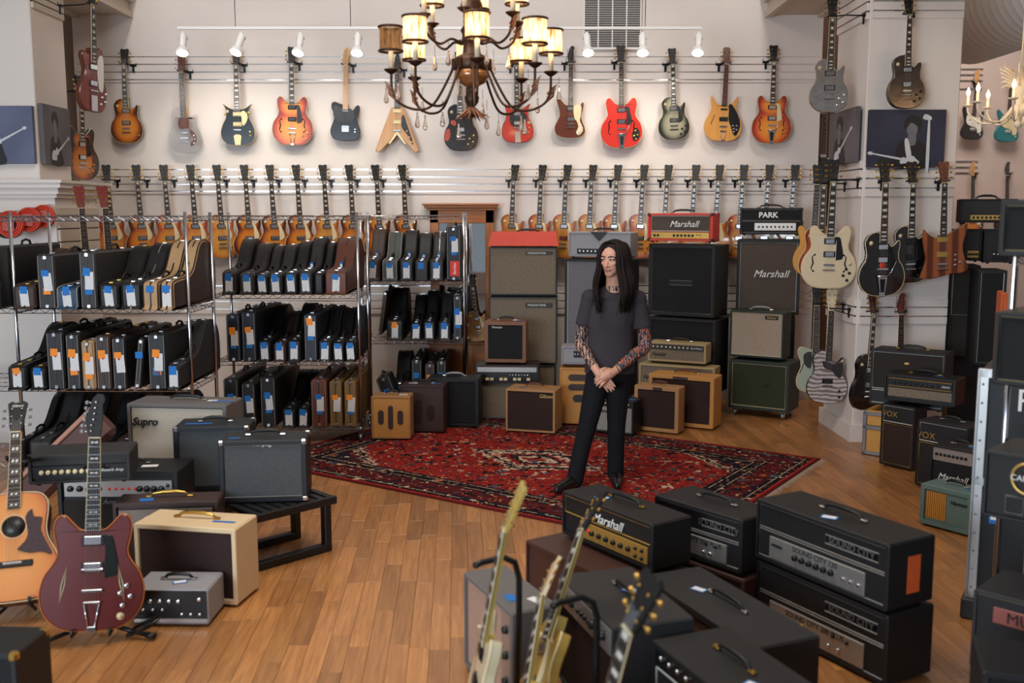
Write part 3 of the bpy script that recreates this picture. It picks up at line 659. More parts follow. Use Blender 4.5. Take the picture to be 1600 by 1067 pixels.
MB().prism([(p.x, p.y) for p in cat_rom([(-.08, .25), (-.05, .245), (-.045, .28), (-.07, .295), (-.1, .28)], 4)], -.0245, -.02).build('wear_patch', REDW, g)
top('electric_guitar', 'cherry red thin double-cutaway guitar with long chrome vibrato hung behind the chandelier', 'sg', REDG, CHERRY, 806, 77, 809, 223, inlay='trap', tail='long', bind=None, pk=((.295, 'hb'), (.2, 'hb')), guard=[(-.06, .31), (.06, .31), (.1, .27), (.09, .2), (.05, .17), (-.05, .17), (-.08, .24)], guardm=BLACK, knobs=((.09, .13), (.125, .15), (.085, .085), (.12, .1)), toggle=(.12, .2))
top('electric_guitar', 'brown asymmetric guitar with white pickguard hung in the upper wall row', 'offset', WALN, WALN, 892, 71, 891, 216, bind=CREAMP, head='inline', headm=BLKG, inlay='dot', tun=CHROME, pk=((.31, 'hb'), (.2, 'hb')), guard=[(.03, .33), (.11, .34), (.11, .24), (.1, .18), (.13, .12), (.13, .07), (.09, .03), (.06, .06), (.085, .12), (.06, .19), (.045, .2)], guardm=CREAMP, knobs=((.115, .13), (.115, .1), (.1, .07), (.085, .05)), knobm=CHROME, toggle=None)
g = top('hollow_guitar', 'bright red semi-hollow guitar with vibrato arm hung in the upper wall row', 'semi', REDG, REDG, 970, 75, 971, 231, inlay='dot', tail='bigsby', guard=GUARD_SEMI, guardm=BLACK, fh=True, zb=.18, pk=((.36, 'hb'), (.25, 'hb')), fbend=.395, knobs=((.135, .16), (.155, .12), (.12, .11), (.14, .08)), toggle=None)
MB().prism([(p.x, p.y) for p in cat_rom([(.12, .06), (.17, .09), (.175, .15), (.15, .185), (.12, .18), (.1, .12)], 3)], -.0255, -.02).build('control_plate', BLACK, g)
top('electric_guitar', 'silver burst single-cutaway guitar with block inlays hung in the upper wall row', 'single', SILB, BLKG, 1050, 75, 1053, 219, inlay='block', fb=EBONY, guard=GUARD_LP, guardm=BLACK, knobm=BLACK)
top('hollow_guitar', 'natural wood guitar with crescent cutaways and black pickguard hung in the upper row', 'rick', NATM, NATM, 1136, 73, 1128, 221, bind=None, head='paddle', headm=MAHOG, neck=MAHOG, fb=MAHOG, inlay='dot', fbind=False, fh='slash', tail='trap', pk=((.325, 'sc'), (.225, 'hb')), pkm=BLACK, guard=[(.045, .36), (.07, .38), (.13, .3), (.17, .2), (.165, .12), (.13, .06), (.1, .09), (.075, .16), (.05, .22), (.05, .32)], guardm=BLACK, knobs=((.1, .16), (.14, .16), (.11, .13), (.14, .12), (.115, .1)), knobm=CHROME, toggle=None, fbend=.36)
top('hollow_guitar', 'amber sunburst semi-hollow guitar with white pickguard hung rightmost in the upper row', 'semi', ICE, CHERRY, 1209, 75, 1204, 224, inlay='block', tail='bigsby', zb=.18, guard=GUARD_SEMI, guardm=CREAMP, fh=True, pk=((.36, 'hb'), (.25, 'hb')), fbend=.395, knobs=((.13, .155), (.155, .12), (.11, .1), (.14, .07)), toggle=None)
# lower row: two runs of twelve sunburst guitars, copied from three finishes
Lx = [165, 212, 255, 297, 338, 381, 421, 462, 504, 545, 586, 628]; Rx = [805, 848, 887, 927, 966, 1007, 1045, 1088, 1125, 1163, 1203, 1243]
fin = 'orange cherry sunburst,brown tobacco sunburst,orange cherry sunburst,orange cherry sunburst,amber sunburst,brown tobacco sunburst,brown tobacco sunburst,brown tobacco sunburst,amber sunburst,brown tobacco sunburst,brown tobacco sunburst,brown tobacco sunburst'.split(',')
finR = 'amber sunburst,orange cherry sunburst,amber sunburst,amber sunburst,orange cherry sunburst,orange cherry sunburst,amber sunburst,amber sunburst,amber sunburst,orange cherry sunburst,orange cherry sunburst,orange cherry sunburst'.split(',')
proto = {}
FM = {'orange cherry sunburst': CHB, 'brown tobacco sunburst': TOB, 'amber sunburst': AMB}
wallY2 = WY - .135
for run, xs, fs, til in (('left', Lx, fin, 5.5), ('right', Rx, finR, -3.5)):
    for i, (x, fn) in enumerate(zip(xs, fs)):
        dx = 148 * math.tan(R(til)) * (1 - .04 * i if run == 'left' else .7 + .05 * i)
        loc, rot, s = hang(x, 257, x + dx, 405, wallY2); s = 1.0; rot = (0, rot[1], R(21 if run == 'left' else -21))
        lb = f'{fn} single-cutaway guitar, {ORD[i]} in the {run} run of the lower wall row'
        if fn not in proto:
            proto[fn] = g = guitar('electric_guitar', lb, 'single', FM[fn], CHERRY, loc, rot, s, 'sunburst guitars in the lower wall row', inlay='trap', guard=GUARD_LP)
        else:
            g = dup(proto[fn]); g.location = loc; g.rotation_euler = rot; g['label'] = lb
        a = PY(x, 257, wallY2); g.location = Vector((a.x, wallY2, a.z)) - Euler(rot).to_matrix() @ Vector((0, 0, GLEN['book']))
        c = g.location + Euler(rot).to_matrix() @ Vector((0, 0, .79))
        hanger(c.x, wallY2 - .005, c.z, f'black hanger holding the {ORD[i]} guitar in the {run} run, lower row', arm=WY - wallY2 + .005 - .014, side=1 if run == 'left' else -1)
# ------------------------------------------------------------------ amplifiers
def fit(xl, xr, Yl, yaw, yt, yb):
    """front face from the photo: left/right pixel columns, depth of its left edge, turn in degrees, pixel rows of the left edge"""
    a = PY(xl, yb, Yl); t = PY(xl, yt, Yl); z0 = a.z; h = t.z - a.z; y = R(yaw)
    lo, hi = .02, 4.
    for _ in range(50):
        m_ = (lo + hi) / 2
        if PR((a.x + m_ * math.cos(y), a.y + m_ * math.sin(y), z0 + h / 2))[0] < xr: lo = m_
        else: hi = m_
    return (a.x, a.y), y, lo, z0, h
def fz(xl, yl, xr, yr, z0, h):
    """front edge from two pixels on the level z0"""
    a = PZ(xl, yl, z0); b = PZ(xr, yr, z0); d = b - a
    return (a.x, a.y), math.atan2(d.y, d.x), math.hypot(d.x, d.y), z0, h
def ft(xl, yl, xr, yr, zt, h):
    """front TOP edge from two pixels on the level zt"""
    return fz(xl, yl, xr, yr, zt, h)[:3] + (zt - h, h)
_AM = {}
def shared(key, fn):
    if key not in _AM: _AM[key] = fn()
    return _AM[key]
HANDLE = mat('handle_rubber', (16, 15, 15), .5, var=.1)
def handle(root, x, y, z, L=.2, rise=.028, m=HANDLE, cap=CHROME, along='x'):
    k = ('handle', L, rise, m.name)
    me = shared(k, lambda: MB().tube([(-L / 2, 0, .004), (-L * .36, 0, rise * .8), (-L * .15, 0, rise), (L * .15, 0, rise), (L * .36, 0, rise * .8), (L / 2, 0, .004)], [.006, .008, .0105, .0105, .008, .006], 8).mesh('handle', m))
    h = link('handle', me, root, (x, y, z), (0, 0, 0 if along == 'x' else PI / 2))
    ce = shared(('hcap', cap.name), lambda: MB().cbox((-.018, -.011, 0), (.018, .011, .012), .005).mesh('end_cap', cap))
    for s_ in (-1, 1): link('end_cap', ce, h, (s_ * L / 2, 0, 0))
    return h
def corner_mesh(m, sx, sz, front=True):
    b = MB(); r = .032; t = .0025
    b.cbox((-t if sx < 0 else -r, -t, -t if sz < 0 else -r), (r if sx < 0 else t, r, r if sz < 0 else t), .008); return b.mesh('corner', m)
def shell_mesh(b, x0, z0, x1, z1, d, th, din, r=.008, bv=.004):
    '''one-piece cabinet: rounded box open at the front'''
    def oct_(i, rr): return [(x0 + i + rr, z0 + i), (x1 - i - rr, z0 + i), (x1 - i, z0 + i + rr), (x1 - i, z1 - i - rr), (x1 - i - rr, z1 - i), (x0 + i + rr, z1 - i), (x0 + i, z1 - i - rr), (x0 + i, z0 + i + rr)]
    rings = [[(x, din, z) for x, z in oct_(th, .001)], [(x, 0, z) for x, z in oct_(th, .001)], [(x, 0, z) for x, z in oct_(bv, r)], [(x, bv, z) for x, z in oct_(0, r)], [(x, d - bv, z) for x, z in oct_(0, r)], [(x, d, z) for x, z in oct_(bv, r)]]
    vs = [v for g in rings for v in g]; fs = []
    for k in range(len(rings) - 1):
        for j in range(8): fs.append((k * 8 + (j + 1) % 8, k * 8 + j, (k + 1) * 8 + j, (k + 1) * 8 + (j + 1) % 8))
    fs.append(tuple(range(40, 48))[::-1]); b.add(vs, fs)
def amp(name, label, place, d=.26, shell=TOLEX, th=.022, regions=(), corners=None, hand=True, hm=HANDLE, hcap=CHROME, logos=(), tags=(), feet=True, cat='amplifier', slope=0., rec=.012, group=None, wheels=False, handx=.5, strap=None):
    (ax, ay), yaw, W, z0, H = place
    if z0 < .09:            # stands on the floor, or on the rug
        zt = z0 + H; mx_, my_ = ax + W / 2 * math.cos(yaw) - d * .3 * math.sin(yaw), ay + W / 2 * math.sin(yaw) + d * .3 * math.cos(yaw)
        dv_ = Vector((mx_ - .189, my_ - 7.738, 0)); on = abs(dv_.x * .829 - dv_.y * .559) < 1.95 and abs(dv_.x * .559 + dv_.y * .829) < 1.42
        z0 = (.0105 if on else .0012) + (0 if feet is True or wheels else .0034); H = zt - z0
    g = empty(name, (ax, ay, z0), (0, 0, yaw)); lab(g, label, cat, group)
    ft_ = .012 if feet is True else 0.
    if wheels: ft_ = .075
    b = MB(); z = ft_; sl2 = slope
    def sh(v):    # front leans back towards the top
        return v
    shell_mesh(b, 0, z, W, H, d, th, rec + .02)
    b.box((th * .6, rec + .008, z + th * .6), (W - th * .6, d - .012, H - th * .6))
    if slope:
        b.v = [(x, y + slope * max(0, (zz - H * slope0(H)) / (H * (1 - slope0(H)))) if y < d * .5 else y, zz) for x, y, zz in b.v]
    b.build('cabinet', shell, g)
    iw0, iw1, iz0, iz1 = th, W - th, z + th, H - th
    for rg_ in regions:
        kind, u0, u1, v0, v1, m = rg_[:6]; o = rg_[6] if len(rg_) > 6 else {}
        x0 = iw0 + (iw1 - iw0) * u0; x1 = iw0 + (iw1 - iw0) * u1; y0 = iz0 + (iz1 - iz0) * v0; y1 = iz0 + (iz1 - iz0) * v1
        dy = lambda zz: slope * max(0, (zz - H * slope0(H)) / (H * (1 - slope0(H)))) if slope else 0
        pr = o.get('proud', 0.); fy = rec - pr + dy((y0 + y1) / 2)
        if kind == 'grille': p = MB().cbox((x0, fy, y0), (x1, fy + .012, y1), .002).build('grille_cloth', m, g)
        elif kind == 'panel': p = MB().cbox((x0, fy - .004, y0), (x1, fy + .012, y1), .002).build('control_panel', m, g)
        elif kind == 'slot':
            n = 8; r = min(x1 - x0, y1 - y0) / 2; pts = []
            vert = (y1 - y0) > (x1 - x0)
            for q in range(n + 1):
                a = PI * q / n
                pts.append(((x0 + x1) / 2 + r * math.cos(a), y1 - r + r * math.sin(a)) if vert else (x1 - r + r * math.sin(a), (y0 + y1) / 2 - r * math.cos(a)))
            for q in range(n + 1):
                a = PI * q / n
                pts.append(((x0 + x1) / 2 - r * math.cos(a), y0 + r - r * math.sin(a)) if vert else (x0 + r - r * math.sin(a), (y0 + y1) / 2 + r * math.cos(a)))
            p = MB().prism(pts, fy - .003, fy + .008).build('speaker_slot', m, g)
        else: p = MB().cbox((x0, fy - .002, y0), (x1, fy + .012, y1), .003).build(kind, m, g)
        if o.get('pipe'):
            q = MB(); e = .003
            q.tube([(x0 + e, fy - .003, y0 + e), (x1 - e, fy - .003, y0 + e), (x1 - e, fy - .003, y1 - e), (x0 + e, fy - .003, y1 - e)], .0035, 5, closed=True); q.build('piping', o['pipe'], p)
        for kn in o.get('knobs', ()):   # (u, v, radius, material)
            r = kn[2]; link('knob', knob_mesh(kn[3], r, r * 1.1), p, (x0 + (x1 - x0) * kn[0], fy - .004, y0 + (y1 - y0) * kn[1]))
        for tx in o.get('text', ()):    # (string, u, v, size, material, shear)
            link('lettering', text_mesh(tx[0], tx[3], tx[4], tx[5] if len(tx) > 5 else 0, .0006), p, (x0 + (x1 - x0) * tx[1], fy - .005, y0 + (y1 - y0) * tx[2]))
    if corners:
        for sx in (-1, 1):
            for sz in (-1, 1):
                me = shared(('corner', corners.name, sx, sz), lambda: corner_mesh(corners, sx, sz))
                zz = H if sz > 0 else ft_
                dy = slope if (slope and sz > 0) else 0
                link('corner', me, g, (0 if sx < 0 else W, dy, zz))
                if sx > 0: link('corner', me, g, (W, d - .032 + .0, zz))
    if hand: handle(g, W * handx, d * .55, H, min(.24, W * .4), .03, hm, hcap)
    for lg in logos:   # (text, u, v, size, material, shear)
        link('logo', text_mesh(lg[0], lg[3], lg[4], lg[5] if len(lg) > 5 else 0., .002, lg[6] if len(lg) > 6 else 0.), g, (W * lg[1], rec - .007 + (dy_at(lg[2], slope, H) if slope else 0), H * lg[2]))
    for tg in tags:    # things stuck on top or front: (kind, u, v(depth), w, l, rot)
        kind, u, v, w_, l_, ro_ = tg
        m = {'tape': TAPE, 'card': PAPERW, 'bluecard': TAPE}[kind.split('@')[0]]
        if kind.endswith('@side'): MB().box((-.001, -w_ / 2, -l_ / 2), (.0015, w_ / 2, l_ / 2)).build('sticker', mat('orange_card', (226, 98, 40), .7), g, (W, d * u, H * v))
        else:
            q = MB().box((-w_ / 2, -l_ / 2, 0), (w_ / 2, l_ / 2, .0012)).build('price_tag' if 'card' in kind else 'tape_strip', m, g, (W * u, d * v, H + .0015), (0, 0, ro_))
            if kind == 'bluecard': MB().box((-w_ * .4, -l_ * .36, .0012), (w_ * .4, l_ * .36, .002)).build('label', PAPERW, q)
    if feet is True and not wheels:
        me = shared('foot', lambda: MB().lathe([(.012, 0), (.015, .012)], 10).mesh('foot', BLACK))
        for x in (.04, W - .04):
            for y in (.035, d - .035): link('foot', me, g, (x, y, 0))
    if wheels:
        def wm():
            q = MB(); q.lathe([(.03, -.011), (.034, -.006), (.034, .006), (.03, .011)], 12, M=Matrix.Translation((0, 0, .034)) @ Matrix.Rotation(PI / 2, 4, 'Y')); q.box((-.018, -.012, .03), (-.013, .012, .078)); q.box((.013, -.012, .03), (.018, .012, .078)); q.box((-.022, -.02, .068), (.022, .02, .078)); return q.mesh('caster', STEEL)
        me = shared('wheel', wm)
        for x in (.06, W - .06):
            for y in (.05, d - .05): link('caster', me, g, (x, y, 0))
    return g
def slope0(H): return .45
def dy_at(v, s, H): return s * max(0, (v - .45) / .55)
GR_BROWN = weave('brown_grille', (34, 18, 16), (62, 34, 28), 500)
GR_TAN = weave('tan_grille', (96, 84, 70), (150, 134, 114), 420)
GR_GREY = weave('grey_grille', (92, 90, 94), (134, 132, 136), 420)
GR_SILV = weave('silver_grille', (110, 108, 104), (178, 172, 164), 320)
GR_BLACK = weave('black_grille', (8, 9, 11), (24, 25, 28), 420)
GR_DARK = weave('dark_brown_grille', (28, 22, 19), (52, 43, 36), 460)
GR_UMBER = weave('umber_grille', (60, 50, 44), (106, 92, 82), 460)
GR_GREEN = weave('green_grille', (34, 40, 20), (58, 62, 34), 420)
GR_VOX = weave('diamond_grille', (44, 24, 16), (92, 54, 34), 200, .8, True)
GR_VOX2 = weave('black_diamond_grille', (26, 22, 22), (92, 78, 66), 170, .8, True)
GR_OATM = weave('oatmeal_grille', (150, 132, 116), (196, 178, 160), 500)
GR_AMPEG = stripes('ribbed_grille', (26, 29, 32), (112, 116, 118), 'Z', 42, .7, .72)
GR_SUPRO = stripes('silver_ribbed_grille', (142, 132, 116), (214, 202, 184), 'Z', 48, .75, .45)
GR_SPARK = weave('copper_sparkle_grille', (60, 36, 26), (150, 98, 70), 260)
GR_PINKT = weave('rose_tan_grille', (150, 118, 100), (186, 152, 132), 520)
TWEED = mat('tweed_cloth', (196, 138, 68), .6, var=.2, scale=160, bump=.3, bscale=600)
TWEEDT = mat('tan_tolex', (176, 130, 82), .55, var=.15, scale=90, bump=.4, bscale=400)
BLONDE = mat('blonde_tolex', (168, 146, 104), .6, var=.15, scale=80, bump=.4, bscale=400)
CREAMT = mat('cream_tolex', (222, 196, 156), .6, var=.08, scale=60, bump=.4, bscale=400)
REDT = mat('red_tolex', (206, 64, 46), .55, var=.1, scale=50, bump=.4, bscale=400)
GREYT = mat('grey_tolex', (150, 148, 152), .6, var=.08, scale=60, bump=.4, bscale=400)
GREYD = mat('speckled_grey_tolex', (104, 100, 98), .65, var=.25, scale=160, bump=.3, bscale=400)
BROWNT = mat('brown_tolex', (62, 44, 42), .6, var=.12, scale=60, bump=.4, bscale=400)
BROWNL = mat('brown_laminate', (72, 46, 40), .45, var=.1, scale=20)
TEAL = mat('teal_tolex', (96, 122, 118), .6, var=.1, scale=90, bump=.4, bscale=400)
GREENT_ = mat('dark_green_tolex', (36, 46, 40), .6, var=.1, scale=60, bump=.4, bscale=400)
WHITEP = mat('white_piping', (200, 198, 190), .5, var=.03)
GOLDL = mat('gold_lettering', (214, 178, 104), .35, .7, var=.05)
WHITEL = mat('white_lettering', (235, 234, 230), .4, var=.02)
GREYL = mat('grey_lettering', (120, 118, 116), .4, .4, var=.05)
DARKL = mat('dark_lettering', (40, 36, 34), .5, var=.05)
KB = BLACK; KC = CREAMP; KS = CHROME
def kn(n, u0, u1, v, r, m): return [(u0 + (u1 - u0) * i / max(1, n - 1), v, r, m) for i in range(n)]
def full(m, **o): return ('grille', 0, 1, 0, 1, m, o)
# ---- back row, stack of grey grille cabinets with a red top
amp('speaker_cabinet', 'grey cloth speaker cabinet at the bottom of the stack with the red top', fit(764, 868, 9.82, -4, 570, 623), .3, BLACK, .012, [full(GR_TAN)], hand=False, feet=False)
amp('speaker_cabinet', 'grey cloth speaker cabinet with badge, lower one behind the small brown combo', fit(764, 870, 9.82, -4, 464, 568), .3, BLACK, .012, [full(GR_TAN), ('badge', .54, .95, .86, .93, BLACK, {'proud': .004, 'text': [('MAGNATONE', .42, .5, .028, WHITEL)]})], hand=False, feet=False)
amp('speaker_cabinet', 'grey cloth speaker cabinet with badge directly under the red amplifier top', fit(764, 870, 9.82, -4, 386, 461), .3, BLACK, .012, [full(GR_TAN), ('badge', .54, .95, .86, .93, BLACK, {'proud': .004, 'text': [('MAGNATONE', .42, .5, .028, WHITEL)]})], hand=False, feet=False)
p_ = fit(763, 873, 9.79, -4, 362, 384)
r = empty('amplifier_head', (p_[0][0], p_[0][1], p_[3]), (0, 0, p_[1])); lab(r, 'low red amplifier top with black badge on the grey cloth cabinets', 'amplifier')
q = MB(); W_ = p_[2]; q.add([(0, 0, 0), (W_, 0, 0), (W_, .3, 0), (0, .3, 0), (.03, .05, p_[4]), (W_ - .03, .05, p_[4]), (W_ - .03, .27, p_[4]), (.03, .27, p_[4])], [(0, 3, 2, 1), (4, 5, 6, 7), (0, 1, 5, 4), (1, 2, 6, 5), (2, 3, 7, 6), (3, 0, 4, 7)]); q.build('cabinet', REDT, r)
bd = MB().cbox((.1, .02, .06), (.21, .03, .095), .004).build('badge', BLACK, r, None, (R(-18), 0, 0)); link('lettering', text_mesh('ECHO', .026, WHITEL, .1), bd, (.155, .018, .077))
handle(r, W_ * .55, .16, p_[4], .2, .02, BLACK, BLACK)
# keyboard-like amp top on a grey cabinet, small brown combo above it
amp('speaker_cabinet', 'brown grey speaker cabinet under the tape echo unit behind the tan combo', fit(752, 838, 9.32, -3, 598, 645), .3, GREYD, .014, [full(GR_TAN)], hand=False, feet=False)
z_ = fit(742, 842, 9.29, -3, 570, 598)
g = amp('tape_echo_unit', 'dark wooden echo unit with a row of pale keys under the brown combo', z_, .34, mat('dark_walnut', (44, 28, 22), .5, var=.2), .02, [('panel', 0, 1, .62, 1, SILVERP), ('panel', 0, 1, 0, .6, BLACK, {'knobs': kn(7, .55, .85, .7, .008, KS)})], hand=False, feet=False)
for k in range(11): MB().cbox((.06 + k * .043, -.03, .028), (.094 + k * .043, .03, .05), .003).build('key', CREAMP if k % 3 else BLACK, g)
amp('combo_amplifier', 'small brown combo with black grille on the echo unit, grey cloth behind', fit(757, 822, 9.33, -6, 502, 568), .24, mat('brown_vinyl', (122, 76, 46), .5, var=.1), .034, [full(GR_BLACK)], logos=[('Premier', .3, .86, .03, WHITEL, .3)], tags=[('card', .72, .5, .06, .03, .5), ('tape', .85, .3, .08, .03, 0)])
# black-trimmed grey cabinet with silver head
amp('speaker_cabinet', 'tall black cabinet with silver grey grille behind the standing man', fit(881, 983, 9.78, -24, 404, 625), .3, TOLEX, .026, [full(GR_GREY, pipe=WHITEP)], hand=False, wheels=True)
z_ = fit(888, 985, 9.76, -24, 362, 402.5)
g = amp('amplifier_head', 'pale grey amplifier head with black V emblem behind the man', z_, .25, GREYT, .016, [('fascia', 0, 1, 0, 1, GREYT), ('panel', .12, .62, .06, .3, BLACK, {'proud': .006, 'knobs': kn(7, .1, .9, .5, .012, KS)})], logos=[])
MB().prism([(.36 * z_[2], z_[4]), (.64 * z_[2], z_[4]), (.5 * z_[2], z_[4] * .66)], -.006, .002).build('emblem', BLACK, g)
# red head over two black 4x12 cabinets
amp('speaker_cabinet', 'black cabinet at the bottom of the stack below the red head', fit(1012, 1117, 9.8, -32, 494, 618), .36, TOLEX, .03, [full(GR_BLACK)], hand=False, wheels=True)
amp('speaker_cabinet', 'large black cabinet directly under the red amplifier head', fit(1012, 1117, 9.8, -32, 381, 491), .36, TOLEX, .03, [full(GR_BLACK, pipe=GREYL), ('logo_plate', .3, .68, .42, .5, BLACK, {'pipe': GREYL})], hand=False, feet=False, corners=BLACK)
amp('amplifier_head', 'bright red amplifier head with gold panel and white script logo', fit(1011, 1114, 9.75, -28, 333, 378), .22, REDT, .02, [('grille', .03, .97, .32, .98, GR_UMBER, {'pipe': WHITEP}), ('panel', .03, .97, .02, .28, GOLDP, {'knobs': kn(6, .4, .72, .5, .012, KB) + kn(2, .06, .12, .5, .012, KB) + kn(2, .8, .85, .6, .006, KB)})], corners=BLACK, logos=[('Marshall', .56, .62, .085, WHITEL, .35)])
# park head over brown-grille cabinet, combo, green cabinet
amp('speaker_cabinet', 'black cabinet partly hidden behind the grey combo and green cabinet', fit(1152, 1240, 9.97, -14, 494, 640), .26, TOLEX, .03, [full(GR_BLACK)], hand=False, feet=False)
amp('speaker_cabinet', 'black cabinet with dark brown grille and white script logo under two-tone head', fit(1149, 1250, 9.94, -14, 374, 490), .3, TOLEX, .03, [full(GR_UMBER, pipe=WHITEP)], hand=False, feet=False, logos=[('Marshall', .54, .54, .1, WHITEL, .35)])
amp('amplifier_head', 'black amplifier head with white panel and outlined white logo beside red head', fit(1156, 1254, 9.92, -12, 325, 368), .24, TOLEX, .016, [('fascia', 0, 1, .52, 1, GR_BLACK, {'pipe': GREYL}), ('fascia', 0, 1, 0, .5, GR_BLACK, {'pipe': GREYL}), ('panel', .22, .92, .1, .42, WHITE, {'knobs': kn(9, .1, .9, .5, .009, KB), 'proud': .004})], logos=[('PARK', .45, .74, .075, WHITEL, 0, .002)], corners=BLACK)
amp('combo_amplifier', 'grey-brown combo with oatmeal grille and oval badge on the green cabinet', fit(1139, 1224, 9.58, -32, 484, 557.5), .24, GREENT_, .018, [full(GR_OATM, pipe=CREAMP), ('badge', .66, .92, .86, .95, BLACK, {'proud': .004, 'text': [('Selmer', .5, .5, .034, GOLDL, .2)]})], hm=GREYT)
amp('speaker_cabinet', 'dark green speaker cabinet on casters beside the white column', fit(1137, 1232, 9.55, -32, 561, 645), .36, GREENT_, .03, [full(GR_GREEN, pipe=CREAMP), ('badge', .58, .72, .48, .54, BLACK)], hand=False, wheels=True)
# blonde head and cabinet, tweed combos, small silver-panel combo
amp('speaker_cabinet', 'blonde speaker cabinet under the blonde amplifier head', fit(997, 1116, 9.45, -26, 567, 645), .2, BLONDE, .02, [full(GR_TAN)], hand=False, logos=[('Fender', .16, .75, .055, BLACK, .4)])
amp('amplifier_head', 'blonde amplifier head with black control strip on the blonde cabinet', fit(1012, 1103, 9.44, -26, 533, 565), .19, BLONDE, .02, [('grille', 0, 1, 0, .6, GR_TAN), ('panel', 0, 1, .64, 1, BLACK, {'knobs': kn(9, .06, .7, .5, .009, CREAMP), 'text': [('Band Master', .86, .5, .022, WHITEL, .3)]})], logos=[('Fender', .19, .4, .05, BLACK, .4)])
amp('combo_amplifier', 'large yellow tweed combo with brown grille beside the rug', fit(1012, 1115, 9.12, -28, 583, 664), .25, TWEED, .036, [full(GR_BROWN), ('badge', .36, .62, .99, 1.06, BROWNT, {'proud': .014})], hm=mat('leather_handle', (96, 52, 30), .5))
amp('combo_amplifier', 'smaller tan tweed combo standing in front of the large tweed combo', fit(990, 1060, 8.84, -28, 601, 672), .17, TWEEDT, .034, [full(GR_BROWN), ('badge', .4, .66, 1.0, 1.08, BROWNT, {'proud': .014})], hm=mat('leather_handle', (96, 52, 30), .5))
amp('combo_amplifier', 'small black combo with silver grille behind the man\'s legs', fit(929, 989, 8.72, -28, 622, 677), .2, TOLEX, .014, [('grille', 0, 1, 0, .8, GR_SILV), ('panel', 0, 1, .84, 1, BLACK, {'knobs': kn(6, .1, .9, .5, .007, CREAMP)})], tags=[('tape', .9, .4, .05, .04, 0)], logos=[('Fender', .26, .66, .04, BLACK, .4)])
# yellow wooden lap amp with grey head
g = amp('combo_amplifier', 'honey yellow wooden combo with horizontal slots under the grey head', fit(874, 940, 9.05, -8, 574, 658), .3, TWEED, .014, [('fascia', 0, 1, 0, 1, TWEED), ('slot', .18, .95, .78, .9, BROWNT, {'proud': .004}), ('slot', .18, .95, .6, .72, BROWNT, {'proud': .004}), ('slot', .3, .6, .38, .52, BLACK, {'proud': .004})], hand=False)
amp('amplifier_head', 'small pale grey amplifier head on the honey yellow combo', fit(877, 938, 9.02, -4, 541, 571), .22, GREYT, .014, [('fascia', 0, 1, 0, 1, GREYT), ('panel', .3, .55, .35, .8, BLACK, {'proud': .004, 'knobs': kn(3, .2, .8, .5, .008, KS)})], hand=False)
# tan gibson combo, boxes at the left end of the rug
amp('combo_amplifier', 'tan combo with dark brown grille and gold script logo on the rug', fit(790, 867, 8.74, -16, 607, 678), .28, TWEEDT, .018, [full(GR_BROWN)], logos=[('Gibson', .82, .86, .045, GOLDL, .3)], hm=mat('leather_handle', (96, 52, 30), .5), hcap=BRASS, tags=[('tape', .3, .3, .06, .03, 0)])
amp('combo_amplifier', 'tan fabric combo with three dark upright slots at the shelf end', fit(581, 641, 8.42, -3, 619, 690), .2, TWEEDT, .012, [('fascia', 0, 1, 0, 1, TWEED), ('slot', .14, .3, .32, .68, BROWNT, {'proud': .004}), ('slot', .42, .56, .2, .8, BROWNT, {'proud': .004}), ('slot', .68, .84, .32, .68, BROWNT, {'proud': .004})], tags=[('card', .8, .4, .07, .04, .2)])
amp('combo_amplifier', 'dark purple brown combo with rounded slots behind the tan slotted combo', fit(626, 693, 8.72, -6, 602, 683), .24, BROWNT, .012, [('fascia', 0, 1, 0, 1, BROWNT), ('slot', .3, .5, .15, .7, GR_BROWN, {'proud': .004}), ('slot', .62, .8, .22, .58, GR_BROWN, {'proud': .004})], tags=[('card', .25, .5, .08, .03, .1), ('tape', .78, .5, .09, .03, 0)])
amp('speaker_cabinet', 'plain black speaker cabinet with white handle next to the purple brown combo', fit(667, 748, 8.95, -5, 591, 680), .27, TOLEX, .03, [full(GR_BLACK)], hm=GREYT)
# ------------------------------------------------------------------ left foreground amplifiers
LX = -.02
amp('combo_amplifier', 'large grey combo with silver ribbed grille and dark script logo', fit(203, 355, 6.27, -6, 630, 740), .28, GREYD, .022, [full(GR_SUPRO, pipe=BLACK)], logos=[('Supro', .17, .74, .07, DARKL, .3, .002)], tags=[('card', .78, .5, .06, .04, .1), ('tape', .9, .4, .14, .03, 0)], hm=BLACK)
amp('combo_amplifier', 'blue-black combo with ribbed grille behind the one on the bench', fit(274, 390, 5.87, 5, 668, 772), .27, TOLEXBLUE, .03, [full(GR_AMPEG)], corners=CHROME, tags=[('tape', .3, .35, .16, .025, 0)])
amp('speaker_cabinet', 'black cabinet hidden under the large grey combo', fit(207, 352, 6.29, -6, 743, 815), .26, TOLEX, .02, [full(GR_BLACK)], hand=False)
# slatted bench
bA = PZ(399, 806, .34); bB = PZ(527, 775, .34)
dv = (bB - bA); byaw = math.atan2(dv.y, dv.x); bl = dv.length
bn = empty('slatted_bench', (bA.x, bA.y, .001), (0, 0, byaw)); lab(bn, 'low black slatted wooden bench carrying the blue-black combo', 'bench')
BW_ = mat('black_stained_wood', (22, 22, 24), .45, var=.2, scale=20)
nsl = 9
for k in range(nsl):
    x = bl * (k + .5) / nsl
    MB().cbox((x - bl / nsl * .36, .03, .31), (x + bl / nsl * .36, .46, .34), .004).build('slat', BW_, bn)
for y in (.0, .46): MB().cbox((0, y, .295), (bl, y + .03, .34), .004).build('rail', BW_, bn)
for y in (.06, .38):
    for x in (.0, bl - .045):
        MB().cbox((x, y, 0), (x + .045, y + .05, .3), .004).build('leg', BW_, bn)
    MB().cbox((.03, y, 0), (bl - .03, y + .05, .045), .004).build('stretcher', BW_, bn)
